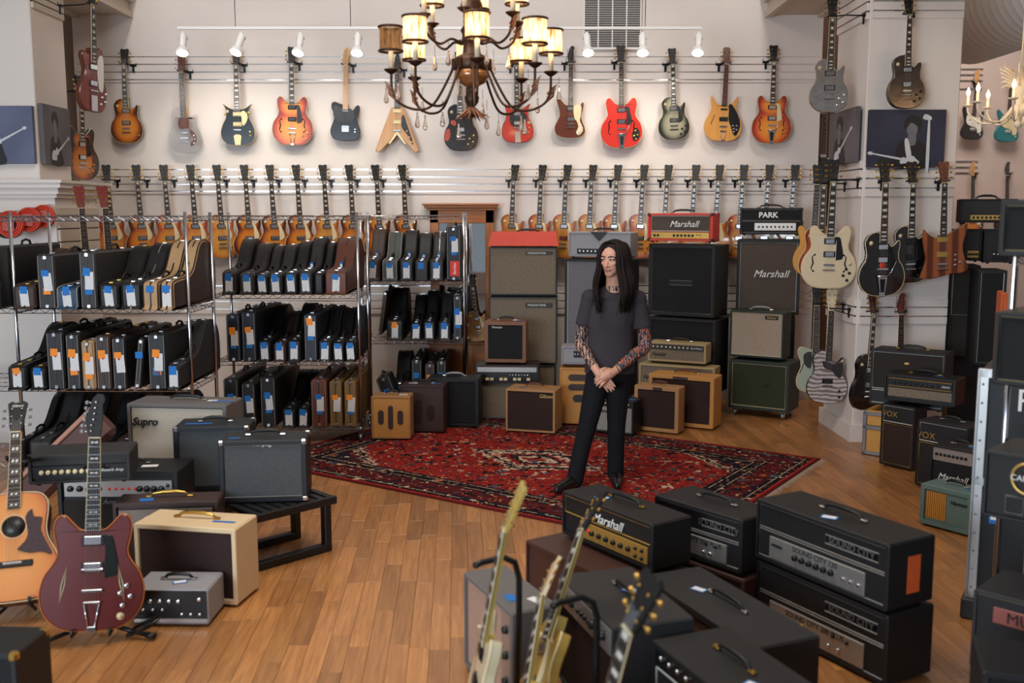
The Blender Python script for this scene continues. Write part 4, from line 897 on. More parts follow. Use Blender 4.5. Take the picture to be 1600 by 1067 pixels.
amp('combo_amplifier', 'blue-black combo with ribbed grille and silver corners standing on the bench', ft(340, 690, 478, 687, .698, .352), .25, TOLEXBLUE, .026, [full(GR_AMPEG, pipe=GREYL)], corners=CHROME, logos=[('Ampeg', .5, .945, .036, WHITEL, .4)], tags=[('tape', .16, .3, .06, .02, .2)], feet=False)
# black fliptop style amp with silver strip, brown amp, cream combo, grey power amp
amp('combo_amplifier', 'black amplifier with silver control strip under the long black head', fz(95, 868, 283, 868, .0, .5), .3, TOLEX, .024, [('panel', .02, .98, .7, .92, SILVERP, {'knobs': kn(4, .06, .32, .5, .017, KB) + kn(5, .42, .66, .5, .008, REDDOT) + kn(4, .7, .9, .5, .017, KB) + kn(1, .96, .96, .7, .01, KB)}), ('grille', 0, 1, 0, .64, GR_DARK)], tags=[('card', .72, .35, .09, .05, .15)], logos=[('Ampeg', .45, .63, .04, GREYL, .4)])
g = amp('combo_amplifier', 'brown amplifier with sloped grey control strip behind the cream combo', fz(181, 906, 345, 900, .0, .42), .19, BROWNT, .02, [('grille', 0, 1, 0, .62, GR_BROWN), ('panel', .02, .98, .68, .95, mat('grey_strip', (120, 108, 100), .4, .3), {'knobs': kn(6, .3, .82, .5, .013, CREAMP) + kn(2, .08, .2, .3, .007, KS), 'proud': .008})], tags=[('tape', .3, .3, .07, .06, .2)], hm=BRASS, hcap=BRASS)
amp('combo_amplifier', 'cream combo with dark brown grille and brass handle on the floor', fz(214, 938, 372, 950, .0, .405), .25, CREAMT, .022, [full(GR_BROWN, pipe=CREAMT)], tags=[('tape', .8, .4, .12, .02, 0)], hm=BRASS, hcap=BRASS)
amp('power_amplifier', 'small grey and black metal amplifier with leather-ended handle on the floor', fz(207, 979, 327, 980, .0, .185), .24, GREYT, .006, [('panel', 0, 1, .16, 1, BLACK, {'knobs': kn(5, .12, .62, .62, .011, KS) + kn(3, .14, .4, .3, .008, KS) + kn(1, .9, .9, .7, .011, KS) + kn(3, .66, .9, .15, .008, KS), 'proud': .008}), ('base_strip', 0, 1, 0, .14, SILVERP, {'proud': .01})], tags=[('bluecard', .55, .4, .07, .04, .4)], hm=BLACK)
amp('amplifier_head', 'long faded black amplifier head with knob strip below the guitar cases', ft(42, 713, 202, 706, .70, .165), .26, TOLEXD, .016, [('panel', 0, 1, .1, .62, BLACK, {'knobs': kn(9, .1, .66, .5, .012, CREAMP), 'text': [('Reverb Amp', .84, .5, .022, WHITEL, .3)]}), ('fascia', 0, 1, .64, 1, TOLEXD)], hand=False, tags=[])
amp('combo_amplifier', 'black cabinet corner with worn brass edge at the bottom left', ft(-60, 1020, 24, 1022, .38, .4), .24, TOLEX, .02, [full(GR_BLACK)], corners=BRASS, feet=False, hand=False)
MB().tube([(p.x, p.y, .006) for p in cat_rom([PZ(20, 1080), PZ(45, 1060), PZ(54, 1040), PZ(45, 1030), PZ(30, 1033)], 5, False)], .005, 6).build('power_cable', BLACK)
lab(bpy.data.objects['power_cable'], 'black cable looped on the floor by the corner cabinet', 'cable')
# ------------------------------------------------------------------ right foreground amplifiers
SCP = {'pipe': GREYL}
def sound_city(label, place, num, tags, col=None, hand=True):
    ks = kn(6, .3, .68, .45, .014, KB) + kn(6, .04, .14, .66, .006, KB) + kn(3, .8, .95, .4, .008, KS)
    if col: ks = [(.1 + .09 * i, .5, .013, c) for i, c in enumerate(col)] + kn(2, .66, .76, .3, .009, KS) + kn(2, .7, .84, .75, .008, KB)
    return amp('amplifier_head', label, place, .28, TOLEX, .018, [('fascia', 0, 1, .55, 1, TOLEX, SCP), ('fascia', 0, 1, 0, .53, TOLEX, {'pipe': GREYL}), ('panel', .1, .86, .03, .44, SILVERP, {'knobs': ks, 'proud': .006, 'text': [(num, .5, .8, .034, BLACK)]}), ('logo_plate', .55, .95, .68, .86, BLACK, {'pipe': GREYL, 'text': [('SOUND CITY', .5, .5, .042, GREYL)]})], hand=hand, tags=tags)
p3_ = ft(1182, 778, 1390, 852, .62, .297)
k_ = .745 / p3_[2]
sound_city('black amplifier head with orange sticker on top of its twin, nearest on right', p3_, 'SOUND CITY 120', [('bluecard', .5, .25, .075, .05, .5), ('tape@side', .55, .5, .075, .16, 0)])
(c0, y0_, w0_, z0_, h0_) = p3_
sound_city('black amplifier head underneath the head with the orange sticker', ((c0[0] + .01, c0[1] - .0), y0_, w0_, .0012, .318), 'SOUND CITY 200 PLUS', [], hand=False, col=[mat('knob_red', (190, 40, 30), .4), mat('knob_green', (30, 140, 90), .4), mat('knob_blue', (40, 120, 190), .4), mat('knob_yellow', (210, 170, 40), .4)])
sound_city('black amplifier head with coloured knobs behind the one with the script logo', ft(1022, 772, 1160, 813, .52, .28), 'SOUND CITY 200 PLUS', [], col=[mat('knob_red', (190, 40, 30), .4), mat('knob_yellow', (210, 170, 40), .4), mat('knob_green', (30, 140, 90), .4), mat('knob_blue', (40, 120, 190), .4)])
bA2 = ft(1022, 772, 1166, 815, .52, .28)
amp('speaker_cabinet', 'dark brown laminate box under the head with coloured knobs', (bA2[0], bA2[1], bA2[2], 0, .235), .3, BROWNL, .02, [full(GR_BROWN)], hand=False)
mA = ft(878, 766, 1020, 820, .52, .24)
amp('amplifier_head', 'black amplifier head with gold panel and white script logo in the foreground', mA, .25, TOLEX, .018, [('grille', .0, 1, .52, 1, TOLEX, {'pipe': GOLDP}), ('fascia', 0, 1, 0, .5, TOLEX), ('panel', .2, .97, .02, .46, GOLDP, {'proud': .006, 'knobs': kn(6, .2, .74, .5, .013, KB) + kn(1, .14, .14, .55, .008, REDDOT) + kn(2, .05, .09, .6, .007, KB) + kn(2, .84, .93, .7, .009, KB) + kn(2, .84, .93, .25, .009, KB)})], logos=[('Marshall', .52, .68, .068, WHITEL, .35)], tags=[('bluecard', .32, .35, .075, .05, .3)], hcap=BRASS)
amp('speaker_cabinet', 'brown laminate cabinet under the head with the gold panel', ((mA[0][0] - .19, mA[0][1] - .05), mA[1], mA[2] + .12, 0, .27), .42, BROWNL, .015, [full(BROWNL)], hand=False, feet=False)
# silver-panel head on brown cabinet
sA = ft(872, 897, 957, 982, .46, .46)
amp('combo_amplifier', 'brown cabinet amplifier with silver control strip and dark top behind guitars', sA, .33, TOLEXD, .012, [('panel', 0, 1, .76, 1, SILVERP, {'knobs': kn(3, .1, .3, .5, .013, KB) + kn(4, .42, .62, .5, .011, KB) + kn(2, .7, .88, .55, .018, KB), 'proud': .01}), ('grille', 0, 1, 0, .72, GR_BROWN)], tags=[('bluecard', .45, .65, .075, .05, .6)])
# tan-grille combo standing on its side, three knobs
tA = ft(724, 893, 800, 958, .43, .43)
amp('combo_amplifier', 'grey-black combo stood on end with pinkish tan grille and black knobs', tA, .2, GREYD, .02, [('grille', 0, .78, 0, 1, GR_PINKT), ('panel', .78, 1, 0, 1, SILVERP, {'knobs': [(.5, .8, .016, KB), (.5, .52, .016, KB), (.5, .24, .016, KB)]})], hand=False, tags=[('tape', .72, .3, .07, .04, 0), ('card', .85, .7, .07, .04, .3)])
# big dark combo with copper sparkle grille, black combo in front of it
eA = ft(1003, 898, 1180, 1014, .36, .36)
amp('combo_amplifier', 'wide charcoal amplifier with copper sparkle grille in the foreground', eA, .3, TOLEXD, .03, [full(GR_SPARK)], tags=[('bluecard', .3, .45, .07, .045, .4)])
fA = ft(1018, 998, 1148, 1100, .42, .4)
amp('combo_amplifier', 'black combo with silver knobs and white piping at the bottom edge', fA, .32, TOLEX, .022, [('panel', 0, 1, .84, 1, BLACK, {'knobs': kn(8, .08, .9, .5, .009, KS)}), ('grille', 0, 1, 0, .8, GR_BLACK, {'pipe': WHITEP})], tags=[('bluecard', .85, .4, .07, .045, .4)], hcap=BRASS)
# ------------------------------------------------------------------ right middle amplifiers
FCASE = mat('yellow_ply', (206, 150, 72), .5, var=.1)
g = amp('flight_case', 'yellow plywood flight case with grey metal edges by the column', fit(1347, 1400, 7.95, -38, 640, 706), .4, FCASE, .014, [('panel_lower', 0, 1, 0, .62, FCASE), ('panel_upper', 0, 1, .68, 1, FCASE)], hand=False, corners=STEEL, cat='case', feet=False)
W_, H_ = .3, .35
p_ = fit(1347, 1400, 7.95, -38, 640, 706); W_, H_ = p_[2], p_[4]
for z in (0, H_ * .6, H_ - .025): MB().cbox((-.004, -.004, z), (W_ + .004, .02, z + .03), .003).build('edge_rail', STEEL, g)
for x in (-.004, W_ - .025): MB().cbox((x, -.004, 0), (x + .03, .02, H_), .003).build('edge_rail', STEEL, g)
amp('combo_amplifier', 'black combo with dark speckled grille and gold crest on the flight case', fit(1357, 1476, 7.9, -36, 545, 633), .27, TOLEX, .016, [('grille', 0, 1, .28, 1, GR_DARK, {'pipe': WHITEP}), ('fascia', 0, 1, 0, .26, TOLEX, {'pipe': WHITEP}), ('crest', .34, .48, .05, .2, GOLDP), ('badge', .45, .52, .78, .83, GOLDP)], hcap=BRASS)
amp('amplifier_head', 'black amplifier head with gold-edged control strip on the diamond-grille cabinet', fit(1380, 1493, 7.55, -40, 583, 626), .24, TOLEX, .014, [('panel', .03, .97, .55, .92, BLACK, {'pipe': GOLDP, 'knobs': kn(9, .1, .78, .5, .011, KB), 'text': [('classic', .9, .5, .024, WHITEL, .3)]}), ('grille', .03, .97, .1, .48, GR_TAN)], hcap=BRASS, tags=[('tape', .7, .5, .06, .03, .5)])
amp('speaker_cabinet', 'black cabinet with brown diamond grille and gold letters on the floor', fit(1373, 1427, 7.6, -52, 629, 725), .18, TOLEX, .014, [('grille', 0, 1, 0, .7, GR_VOX, {'pipe': GOLDP}), ('fascia', 0, 1, .72, 1, TOLEX, {'pipe': WHITEP})], logos=[('VOX', .26, .84, .06, GOLDL)], hand=False)
amp('combo_amplifier', 'black combo with gold letters behind the small script-logo combo', fit(1428, 1510, 7.0, -52, 655, 765), .24, TOLEX, .014, [('grille', 0, 1, 0, .68, GR_VOX2, {'pipe': GOLDP}), ('fascia', 0, 1, .7, 1, TOLEX, {'pipe': WHITEP})], logos=[('VOX', .18, .78, .065, GOLDL)])
amp('combo_amplifier', 'small black combo with silver strip and white script logo', fit(1449, 1521, 6.55, -50, 694, 790), .24, TOLEX, .014, [('grille', 0, 1, 0, .72, GR_BLACK), ('panel', 0, 1, .76, 1, SILVERP, {'knobs': kn(8, .1, .82, .5, .01, KB)})], logos=[('Marshall', .52, .5, .06, WHITEL, .35)], tags=[('tape', .75, .5, .05, .03, 0)])
g = amp('combo_amplifier', 'teal combo with ribbed gold grille on one side', fit(1435, 1518, 6.1, -54, 754, 820), .2, TEAL, .03, [('fascia', 0, 1, 0, 1, TEAL), ('grille', .02, .5, .08, .96, stripes('gold_ribs', (120, 70, 20), (206, 146, 62), 'X', 24, .5, .4), {'proud': .004})], hm=BLACK, logos=[('Harmony', .76, .7, .032, DARKL, .2)], tags=[('tape', .85, .4, .06, .03, 0)])
# far right stack of heads and slanted cabinets behind
amp('amplifier_head', 'black amplifier head with gold knob strip topmost on the far right stack', fit(1498, 1590, 8.6, -18, 311, 350), .25, TOLEX, .012, [('fascia', 0, 1, 0, 1, TOLEX), ('panel', .18, .92, .06, .3, GOLDP, {'proud': .004, 'knobs': kn(9, .08, .92, .5, .01, KB)})])
amp('amplifier_head', 'small black head with short gold strip, left one under the top head', fit(1490, 1534, 8.55, -14, 358, 409), .25, TOLEX, .01, [('fascia', 0, 1, 0, 1, TOLEX), ('panel', .5, .96, .06, .3, GOLDP, {'proud': .004, 'knobs': kn(4, .15, .85, .5, .01, KB)})], hand=False)
amp('amplifier_head', 'small black head with silver knobs, right one under the top head', fit(1536, 1590, 8.5, -14, 358, 412), .25, TOLEXD, .01, [('fascia', 0, 1, 0, 1, TOLEX), ('panel', .25, .75, .06, .3, BLACK, {'proud': .004, 'knobs': kn(4, .1, .9, .7, .01, KS)})], hand=False)
amp('speaker_cabinet', 'slant-front black cabinet with grey brown grille at far right', fit(1478, 1529, 8.5, -16, 414, 556), .36, TOLEX, .02, [('grille', 0, 1, 0, .45, GR_DARK), ('grille', 0, 1, .45, 1, GR_DARK, {'pipe': WHITEP})], hand=False, slope=.0, feet=False)
amp('speaker_cabinet', 'tall black cabinet with white piping beside the orange board', fit(1521, 1570, 8.1, -14, 422, 570), .36, TOLEX, .02, [full(GR_BLACK, pipe=WHITEP)], hand=False, feet=False)
for lb_, a_ in (('dark plinth box under the slanted cabinets at far right', fit(1478, 1580, 8.55, -16, 558, 685)),):
    amp('equipment_box', lb_, a_, .5, BLACK, .02, [full(BLACK)], hand=False, cat='box')
amp('orange_cabinet', 'bright orange cabinet edge standing between the rack and black cabinets', fit(1547, 1566, 7.3, -20, 458, 742), .3, mat('orange_vinyl', (214, 98, 40), .5, var=.08), .012, [full(mat('orange_vinyl', (214, 98, 40), .5))], hand=False, feet=False)
# ------------------------------------------------------------------ wire shelf units
def shelf_unit(label, x0, x1, y0, y1, tiers, casters=True, name='wire_shelving', left_only=False, rz=0.):
    g = empty(name, (x0, y0, 0), (0, 0, rz)); W = x1 - x0; D = y1 - y0; lab(g, label, 'shelving', 'chrome wire shelving')
    zb = .11 if casters else .002
    for x in ((0,) if left_only else (0, W)):
        for y in (0, D):
            q = MB().tube([(x, y, zb), (x, y, tiers[0] + .03)], .0125, 10).build('post', CHROME, g)
            if casters:
                c = MB(); c.lathe([(.03, -.012), (.038, -.006), (.038, .006), (.03, .012)], 14, M=Matrix.Translation((x, y, .0393)) @ Matrix.Rotation(PI / 2, 4, 'Y'))
                c.box((x - .02, y - .012, .04), (x - .015, y + .012, .1)); c.box((x + .015, y - .012, .04), (x + .02, y + .012, .1)); c.lathe([(.02, .095), (.015, .115), (.015, .13)], 10, (x, y, 0)); c.build('caster', STEEL, g)
    for z in tiers:
        q = MB(); r = .0035
        for (a, b) in (((0, 0), (W, 0)), ((0, D), (W, D)), ((0, 0), (0, D)), ((W, 0), (W, D))):
            for dz_ in (.0, -.034): q.tube([(a[0], a[1], z + dz_), (b[0], b[1], z + dz_)], r, 5)
            L = math.hypot(b[0] - a[0], b[1] - a[1]); n = int(L / .042); pts = []
            for k in range(n + 1):
                t = k / n; pts.append((a[0] + (b[0] - a[0]) * t, a[1] + (b[1] - a[1]) * t, z - (.032 if k % 2 else .002)))
            q.tube(pts, .0028, 4)
        for k in range(1, int(W / .05)): q.tube([(k * .05, 0, z), (k * .05, D, z)], .0022, 4, cap=False)
        for k in (1, 2): q.tube([(0, D * k / 3, z - .004), (W, D * k / 3, z - .004)], .003, 4, cap=False)
        q.build('wire_shelf', CHROME, g)
    return g
T4 = [1.93, 1.27, .70, .135]
shelf_unit('chrome wire shelving nearest on the left, full of guitar cases', -3.58, -2.33, 7.15, 7.75, T4)
shelf_unit('chrome wire shelving at the left edge of the picture', -4.80, -3.6, 7.15, 7.75, T4, left_only=True)
shelf_unit('chrome wire shelving in the middle, full of guitar cases', -2.53, -1.30, 8.40, 8.95, T4)
T4r = [1.93, 1.315, .755, .15]
shelf_unit('chrome wire shelving beside the oak mirror, farthest of the three', -1.42, -.455, 9.4, 9.9, T4r)
# ------------------------------------------------------------------ guitar cases
CB = {'black': mat('case_black', (20, 20, 23), .5, var=.2, scale=40, bump=.4, bscale=400), 'charcoal': mat('case_charcoal', (42, 40, 41), .55, var=.2, scale=40, bump=.4, bscale=400),
      'navy': mat('case_navy', (22, 30, 46), .5, var=.15, scale=40, bump=.3, bscale=400), 'blue': mat('case_blue', (34, 58, 84), .5, var=.15, scale=40, bump=.3, bscale=400),
      'tan': mat('case_tan', (172, 138, 100), .6, var=.12, scale=50, bump=.3, bscale=400), 'dark brown': mat('case_dark_brown', (58, 40, 34), .55, var=.2, scale=50, bump=.3, bscale=400),
      'brown': mat('case_brown', (98, 52, 36), .5, var=.2, scale=50, bump=.3, bscale=400), 'grey green': mat('case_grey_green', (70, 78, 74), .6, var=.15, scale=40, bump=.3, bscale=400),
      'tweed': mat('case_tweed', (122, 92, 44), .6, var=.2, scale=120, bump=.3, bscale=400)}
TRIMW = mat('case_stitching', (150, 146, 140), .6, var=.1); TRIMD = mat('case_dark_trim', (34, 28, 26), .5)
PROF = [(.012, 0), (.0, .03), (.0, .15), (.02, .178), (.08, .188), (.22, .195), (.36, .205), (.46, .24), (.53, .31), (.6, .385), (.68, .425), (.78, .43), (.88, .405), (.96, .34), (.995, .25), (1.0, .14), (.985, .04), (.95, .0), (.5, .0)]
PROFC = [(p.x, p.y) for p in cat_rom(PROF, 3)]
MR = Matrix.Rotation(PI / 2, 4, 'Z')   # profile plane runs away from the viewer
LABEL = MB().box((-.03, -.0012, -.062), (.03, 0, .062)).mesh('label', PAPER); DOT = MB().lathe([(.008, 0), (0, .001)], 10, M=Matrix.Rotation(PI / 2, 4, 'X')).mesh('sticker', REDDOT)
TAPEM = {c: MB().box((-.026, -.0009, -.03), (.026, 0, .03)).mesh('tape_strip', m) for c, m in (('b', TAPE), ('o', TAPEO), ('g', GREENT), ('r', REDDOT), ('w', PAPERW))}
LATCH = MB().cbox((-.016, -.014, 0), (.016, .014, .012), .004).mesh('latch', CHROME); LATCHB = MB().cbox((-.016, -.014, 0), (.016, .014, .012), .004).mesh('latch', BRASS)
FL = MB().cbox((-.014, -.006, -.014), (.014, .002, .014), .005).mesh('clasp', CHROME)
CH = MB().tube([(0, -.07, 0), (0, -.055, .03), (0, 0, .04), (0, .055, .03), (0, .07, 0)], .009, 8).mesh('handle', HANDLE)
_case = {}
HTAG = MB().cbox((-.014, -.002, -.06), (.014, 0, 0), .004).mesh('hang_tag', TAPE); HTAG2 = None
HTAGF = MB().box((-.01, -.003, -.05), (.01, -.0018, -.016)).mesh('tag_face', PAPERW)
def case(kind, col, x, y, z, W, H, label, group, marks='lb', trim=True, L=1.0, lean=0., tilt=None, name='guitar_case', rot=None, brass=False, dot=False, lz=None, tag=False):
    g = empty(name, (x, y, z), rot or (0, lean, 0)); lab(g, label, 'guitar case', group)
    m = CB[col]
    if kind == 'rect':
        key = ('r', col, round(W, 3), round(H, 3), L)
        if key not in _case:
            _case[key] = (MB().cbox((-W / 2, 0, 0), (W / 2, L, H), .014).mesh('shell', m),
                          MB().tube([(-W / 2 + .012, -.001, .012), (W / 2 - .012, -.001, .012), (W / 2 - .012, -.001, H - .012), (-W / 2 + .012, -.001, H - .012)], .0022, 4, closed=True).mesh('stitching', TRIMW),
                          MB().box((-.004, -.003, -.001), (.004, L + .003, H + .003)).mesh('valance', TRIMD))
        a, b, c = _case[key]; s = link('shell', a, g); link('stitching', b, g); link('valance', c, g)
        for yy in (.12, L * .5 + .16, L - .12): link('latch', LATCHB if brass else LATCH, g, (0, yy, H - .002))
        for zz in (.022, H - .022): link('clasp', FL, g, (0, -.001, zz))
        link('handle', CH, g, (0, L * .5, H - .002)); front = H
        lz_ = lz if lz else H * .5
    else:
        s = H / .43; key = ('s', col, round(W, 3), round(H, 3), L)
        if key not in _case:
            pf = [(u * L, v * s) for u, v in PROFC]
            q = MB().prism(pf, -W / 2, W / 2, .014, M=MR, top_m=1).mesh('shell', [m, CB['dark brown'] if col == 'tan' else m])
            t_ = MB().prism([(u - .003 * (1 if u < .5 else -1), v + .003) for u, v in pf], -.005, .005, 0, M=MR).mesh('valance', CHROME if trim == 'c' else TRIMD)
            e_ = []
            for sx in (-1, 1): e_.append(MB().tube([(sx * (W / 2 - .007), u, v) for u, v in pf], .0045, 4, closed=True).mesh('edge_piping', TRIMD if col in ('tan', 'brown') else (TRIMW if trim == 'w' else m)))
            _case[key] = (q, t_, e_)
        q, t_, e_ = _case[key]; link('shell', q, g); link('valance', t_, g)
        for e in e_: link('edge_piping', e, g)
        link('handle', CH, g, (0, .33 * L, .2 * s))
        link('latch', LATCHB if brass else LATCH, g, (0, .06 * L, .184 * s)); link('latch', LATCHB if brass else LATCH, g, (0, .2 * L, .193 * s)); link('latch', LATCHB if brass else LATCH, g, (0, .74 * L, .428 * s))
        front = .17 * s; lz_ = lz if lz else .08 * s
    if tag:
        s2 = H / .43; o = link('hang_tag', HTAG, g, (.012, .235 * L, .245 * s2), (R(20), random.uniform(-.3, .3), 0)); link('tag_face', HTAGF, o)
    mk = [c for c in marks]
    ly = -.004
    if 'l' in mk:
        o = link('label', LABEL, g, (.012 if kind == 'rect' else 0, ly, lz_)); o.rotation_euler = (0, random.uniform(-.08, .08), 0)
        if dot: link('sticker', DOT, o, (-.006, -.0015, .035))
    k = 0
    for c in mk:
        if c in 'bogrw':
            o = link('tape_strip', TAPEM[c], g, (-.004 + .008 * (k % 2), ly + .0015 if k else ly - .001, max(.04, lz_ + (.062 if k == 0 else -.065)))); o.rotation_euler = (0, random.uniform(-.15, .15), 0); o.scale = (1, 1, random.uniform(.7, 1.1)); k += 1
    return g
def row(shelf, z, Yf, items, group, H0=.37):
    tot = len(items)
    for i, it in enumerate(items):
        kind, col, xa, xb, Hh, marks = it[:6]; o = it[6] if len(it) > 6 else {}
        yf = o.pop('Y', Yf); yp = PR((0, yf, z + .1))[1]; a = PY(xa, yp, yf).x; b = PY(xb, yp, yf).x
        lo_, hi_ = (-3.58, -2.33) if 'left rack' in shelf else (-2.53, -1.30) if 'middle' in shelf else (-1.42, -.455)
        if b < -3.5 and z > 1: b = min(b, lo_ - .018)
        else: a = max(a, lo_ + .018); b = min(b, hi_ - .018)
        desc = o.pop('d', ''); L = o.pop('L', .84 if 'right rack' in shelf else 1.0)
        shp = 'rectangular' if kind == 'rect' else 'guitar-shaped'
        lb = f'{col} {shp} guitar case{desc}, {ORD[i]} from left on {shelf}'
        case(kind, col, (a + b) / 2, yf, z + .0105, (b - a) * .97, Hh, lb, group, marks, L=L, **o)
G1 = 'guitar cases on the left rack'; G2 = 'guitar cases on the middle rack'; G3 = 'guitar cases on the right rack'
row('the top tier, left rack', 1.27, 6.98, [('rect', 'black', -16, 18, .44, 'lb'), ('shape', 'dark brown', 21, 56, .40, 'lb', {'brass': True}), ('rect', 'charcoal', 59, 88, .385, 'lbo'), ('shape', 'blue', 88, 122, .37, 'lbb', {'trim': 'w', 'dot': True}),
    ('rect', 'charcoal', 125, 152, .405, 'lbb'), ('shape', 'black', 155, 186, .42, 'lb', {'brass': True}), ('shape', 'black', 189, 221, .44, 'lb', {'trim': 'c'}), ('shape', 'tan', 222, 249, .46, 'b', {'Y': 6.92}), ('shape', 'tan', 250, 287, .47, 'lb', {'Y': 6.9, 'dot': True})], G1)
row('the second tier, left rack', .70, 6.95, [('shape', 'black', 1, 42, .40, 'lo', {'brass': True, 'dot': True}), ('shape', 'black', 48, 72, .38, 'lb', {'brass': True}), ('rect', 'black', 74, 102, .415, 'lo', {'dot': True}), ('rect', 'black', 104, 127, .40, 'loo', {'dot': True}), ('rect', 'tan', 128, 149, .35, 'loo', {'dot': True}),
    ('rect', 'dark brown', 150, 174, .385, 'lo', {'dot': True, 'brass': True}), ('rect', 'black', 176, 198, .375, 'lo', {'dot': True}), ('rect', 'black', 232, 261, .40, 'loob', {'dot': True}), ('shape', 'charcoal', 262, 291, .42, 'lb')], G1)
row('the bottom tier, left rack', .135, 6.98, [('shape', 'black', 2, 38, .42, ''), ('shape', 'charcoal', 46, 80, .45, ''), ('shape', 'black', 90, 124, .43, ''), ('shape', 'black', 140, 172, .42, ''), ('shape', 'dark brown', 180, 212, .44, 'g'), ('shape', 'black', 225, 258, .42, 'lb')], G1)
row('the top tier, middle rack', 1.27, 8.3, [('shape', 'charcoal', 347, 369, .44, 'lb'), ('shape', 'charcoal', 374, 398, .40, 'lb'), ('shape', 'charcoal', 401, 418, .38, 'lb'), ('shape', 'charcoal', 420, 441, .39, 'lb'), ('shape', 'black', 444, 465, .42, 'lb'), ('shape', 'charcoal', 467, 488, .45, 'lb', {'tag': True}), ('shape', 'black', 491, 505, .41, ''), ('shape', 'brown', 507, 543, .45, 'lb', {'tag': True})], G2)
row('the second tier, middle rack', .70, 8.3, [('rect', 'navy', 354, 376, .40, 'lob'), ('rect', 'navy', 378, 401, .42, 'lob'), ('shape', 'black', 404, 423, .42, 'lb'), ('shape', 'dark brown', 427, 447, .36, 'lb'), ('shape', 'black', 449, 470, .43, 'lb'), ('rect', 'navy', 475, 496, .40, 'lob', {'lz': .28}), ('shape', 'charcoal', 498, 517, .41, 'lb', {'trim': 'c'}), ('shape', 'black', 519, 538, .39, 'lb'), ('shape', 'black', 540, 558, .41, 'lb')], G2)
row('the bottom tier, middle rack', .135, 8.3, [('rect', 'black', 350, 374, .42, 'lb'), ('rect', 'black', 378, 400, .38, 'lb'), ('rect', 'black', 407, 432, .43, 'lbb'), ('shape', 'black', 441, 462, .38, 'lb'), ('shape', 'black', 465, 483, .38, 'lb'), ('rect', 'brown', 486, 512, .41, 'lbb'), ('rect', 'tweed', 515, 535, .40, 'lo', {'d': ' with dark edges'}), ('rect', 'tweed', 538, 557, .40, 'lob', {'d': ' with dark edges'})], G2)
row('the top tier, right rack', 1.315, 9.3, [('shape', 'dark brown', 571, 594, .47, 'lb', {'tag': True}), ('shape', 'grey green', 597, 621, .44, 'lb', {'trim': 'w'}), ('shape', 'black', 624, 646, .46, 'lbg', {'tag': True}), ('shape', 'charcoal', 648, 669, .43, 'b', {'tag': True}), ('shape', 'charcoal', 671, 693, .44, 'lb', {'trim': 'c', 'tag': True}), ('rect', 'black', 697, 725, .5, 'lbb', {'lz': .33})], G3)
bk = [o for o in bpy.data.objects if o.get('label', '').startswith('black rectangular guitar case, sixth from left on the top tier, right rack')][0]
st = MB().box((-.042, -.0012, -.07), (.042, 0, .07)).build('red_sticker', mat('berry_sticker', (216, 62, 50), .7), bk, (.01, -.005, .115))
link('lettering', text_mesh('Berklee', .034, WHITEL), st, (0, -.002, 0), (0, R(-90), 0))
row('the second tier, right rack', .755, 9.3, [('shape', 'black', 604, 630, .45, 'lob'), ('shape', 'black', 641, 659, .38, 'lb'), ('shape', 'black', 661, 680, .42, 'lb'), ('shape', 'charcoal', 685, 704, .40, 'lb'), ('rect', 'navy', 708, 726, .42, 'lbb')], G3)
row('the bottom tier, right rack', .15, 9.3, [('shape', 'black', 612, 636, .42, 'b'), ('rect', 'black', 643, 660, .42, 'b'), ('rect', 'dark brown', 664, 680, .38, 'lo'), ('rect', 'black', 682, 698, .41, 'b')], G3)
# cases leaning on the racks
case('rect', 'black', PY(622, 600, 9.0).x, 8.99, .07, .13, .42, 'black guitar case leaning crookedly at the bottom of the right rack', G3, 'lbb', rot=(0, R(-20), 0), L=.28)
case('rect', 'dark brown', PY(578, 480, 9.15).x + .05, 9.45, .80, .04, .42, 'dark brown gig bag leaning in the second tier, right rack', G3, '', rot=(0, R(8), 0), L=.7)
case('rect', 'black', PY(214, 600, 6.95).x, 6.95, .72, .05, .36, 'black soft bag with blue tape leaning between cases, second tier, left rack', G1, 'b', rot=(0, R(7), 0))
# brown case leaning diagonally behind the foreground guitars
lc = PY(139, 640, 5.86)
g = empty('leaning_guitar_case', (lc.x, 5.86, lc.z), (0, R(-43), 0)); lab(g, 'brown guitar case with pink edging leaning diagonally behind the standing guitars', 'guitar case')
MB().cbox((-.92, 0, -.2), (0, .13, 0), .03).build('shell', mat('case_red_brown', (82, 46, 40), .5, var=.15, scale=40), g)
MB().cbox((-.93, -.006, -.022), (.006, .02, .006), .006).build('edge_piping', mat('pink_piping', (176, 124, 104), .5), g)
MB().cbox((-.93, .11, -.022), (.006, .136, .006), .006).build('edge_piping', mat('pink_piping', (176, 124, 104), .5), g)
for x in (-.2, -.62): link('latch', LATCH, g, (x, .065, -.002))
MB().box((-.07, .03, .007), (-.02, .1, .009)).build('tape_strip', TAPE, g)
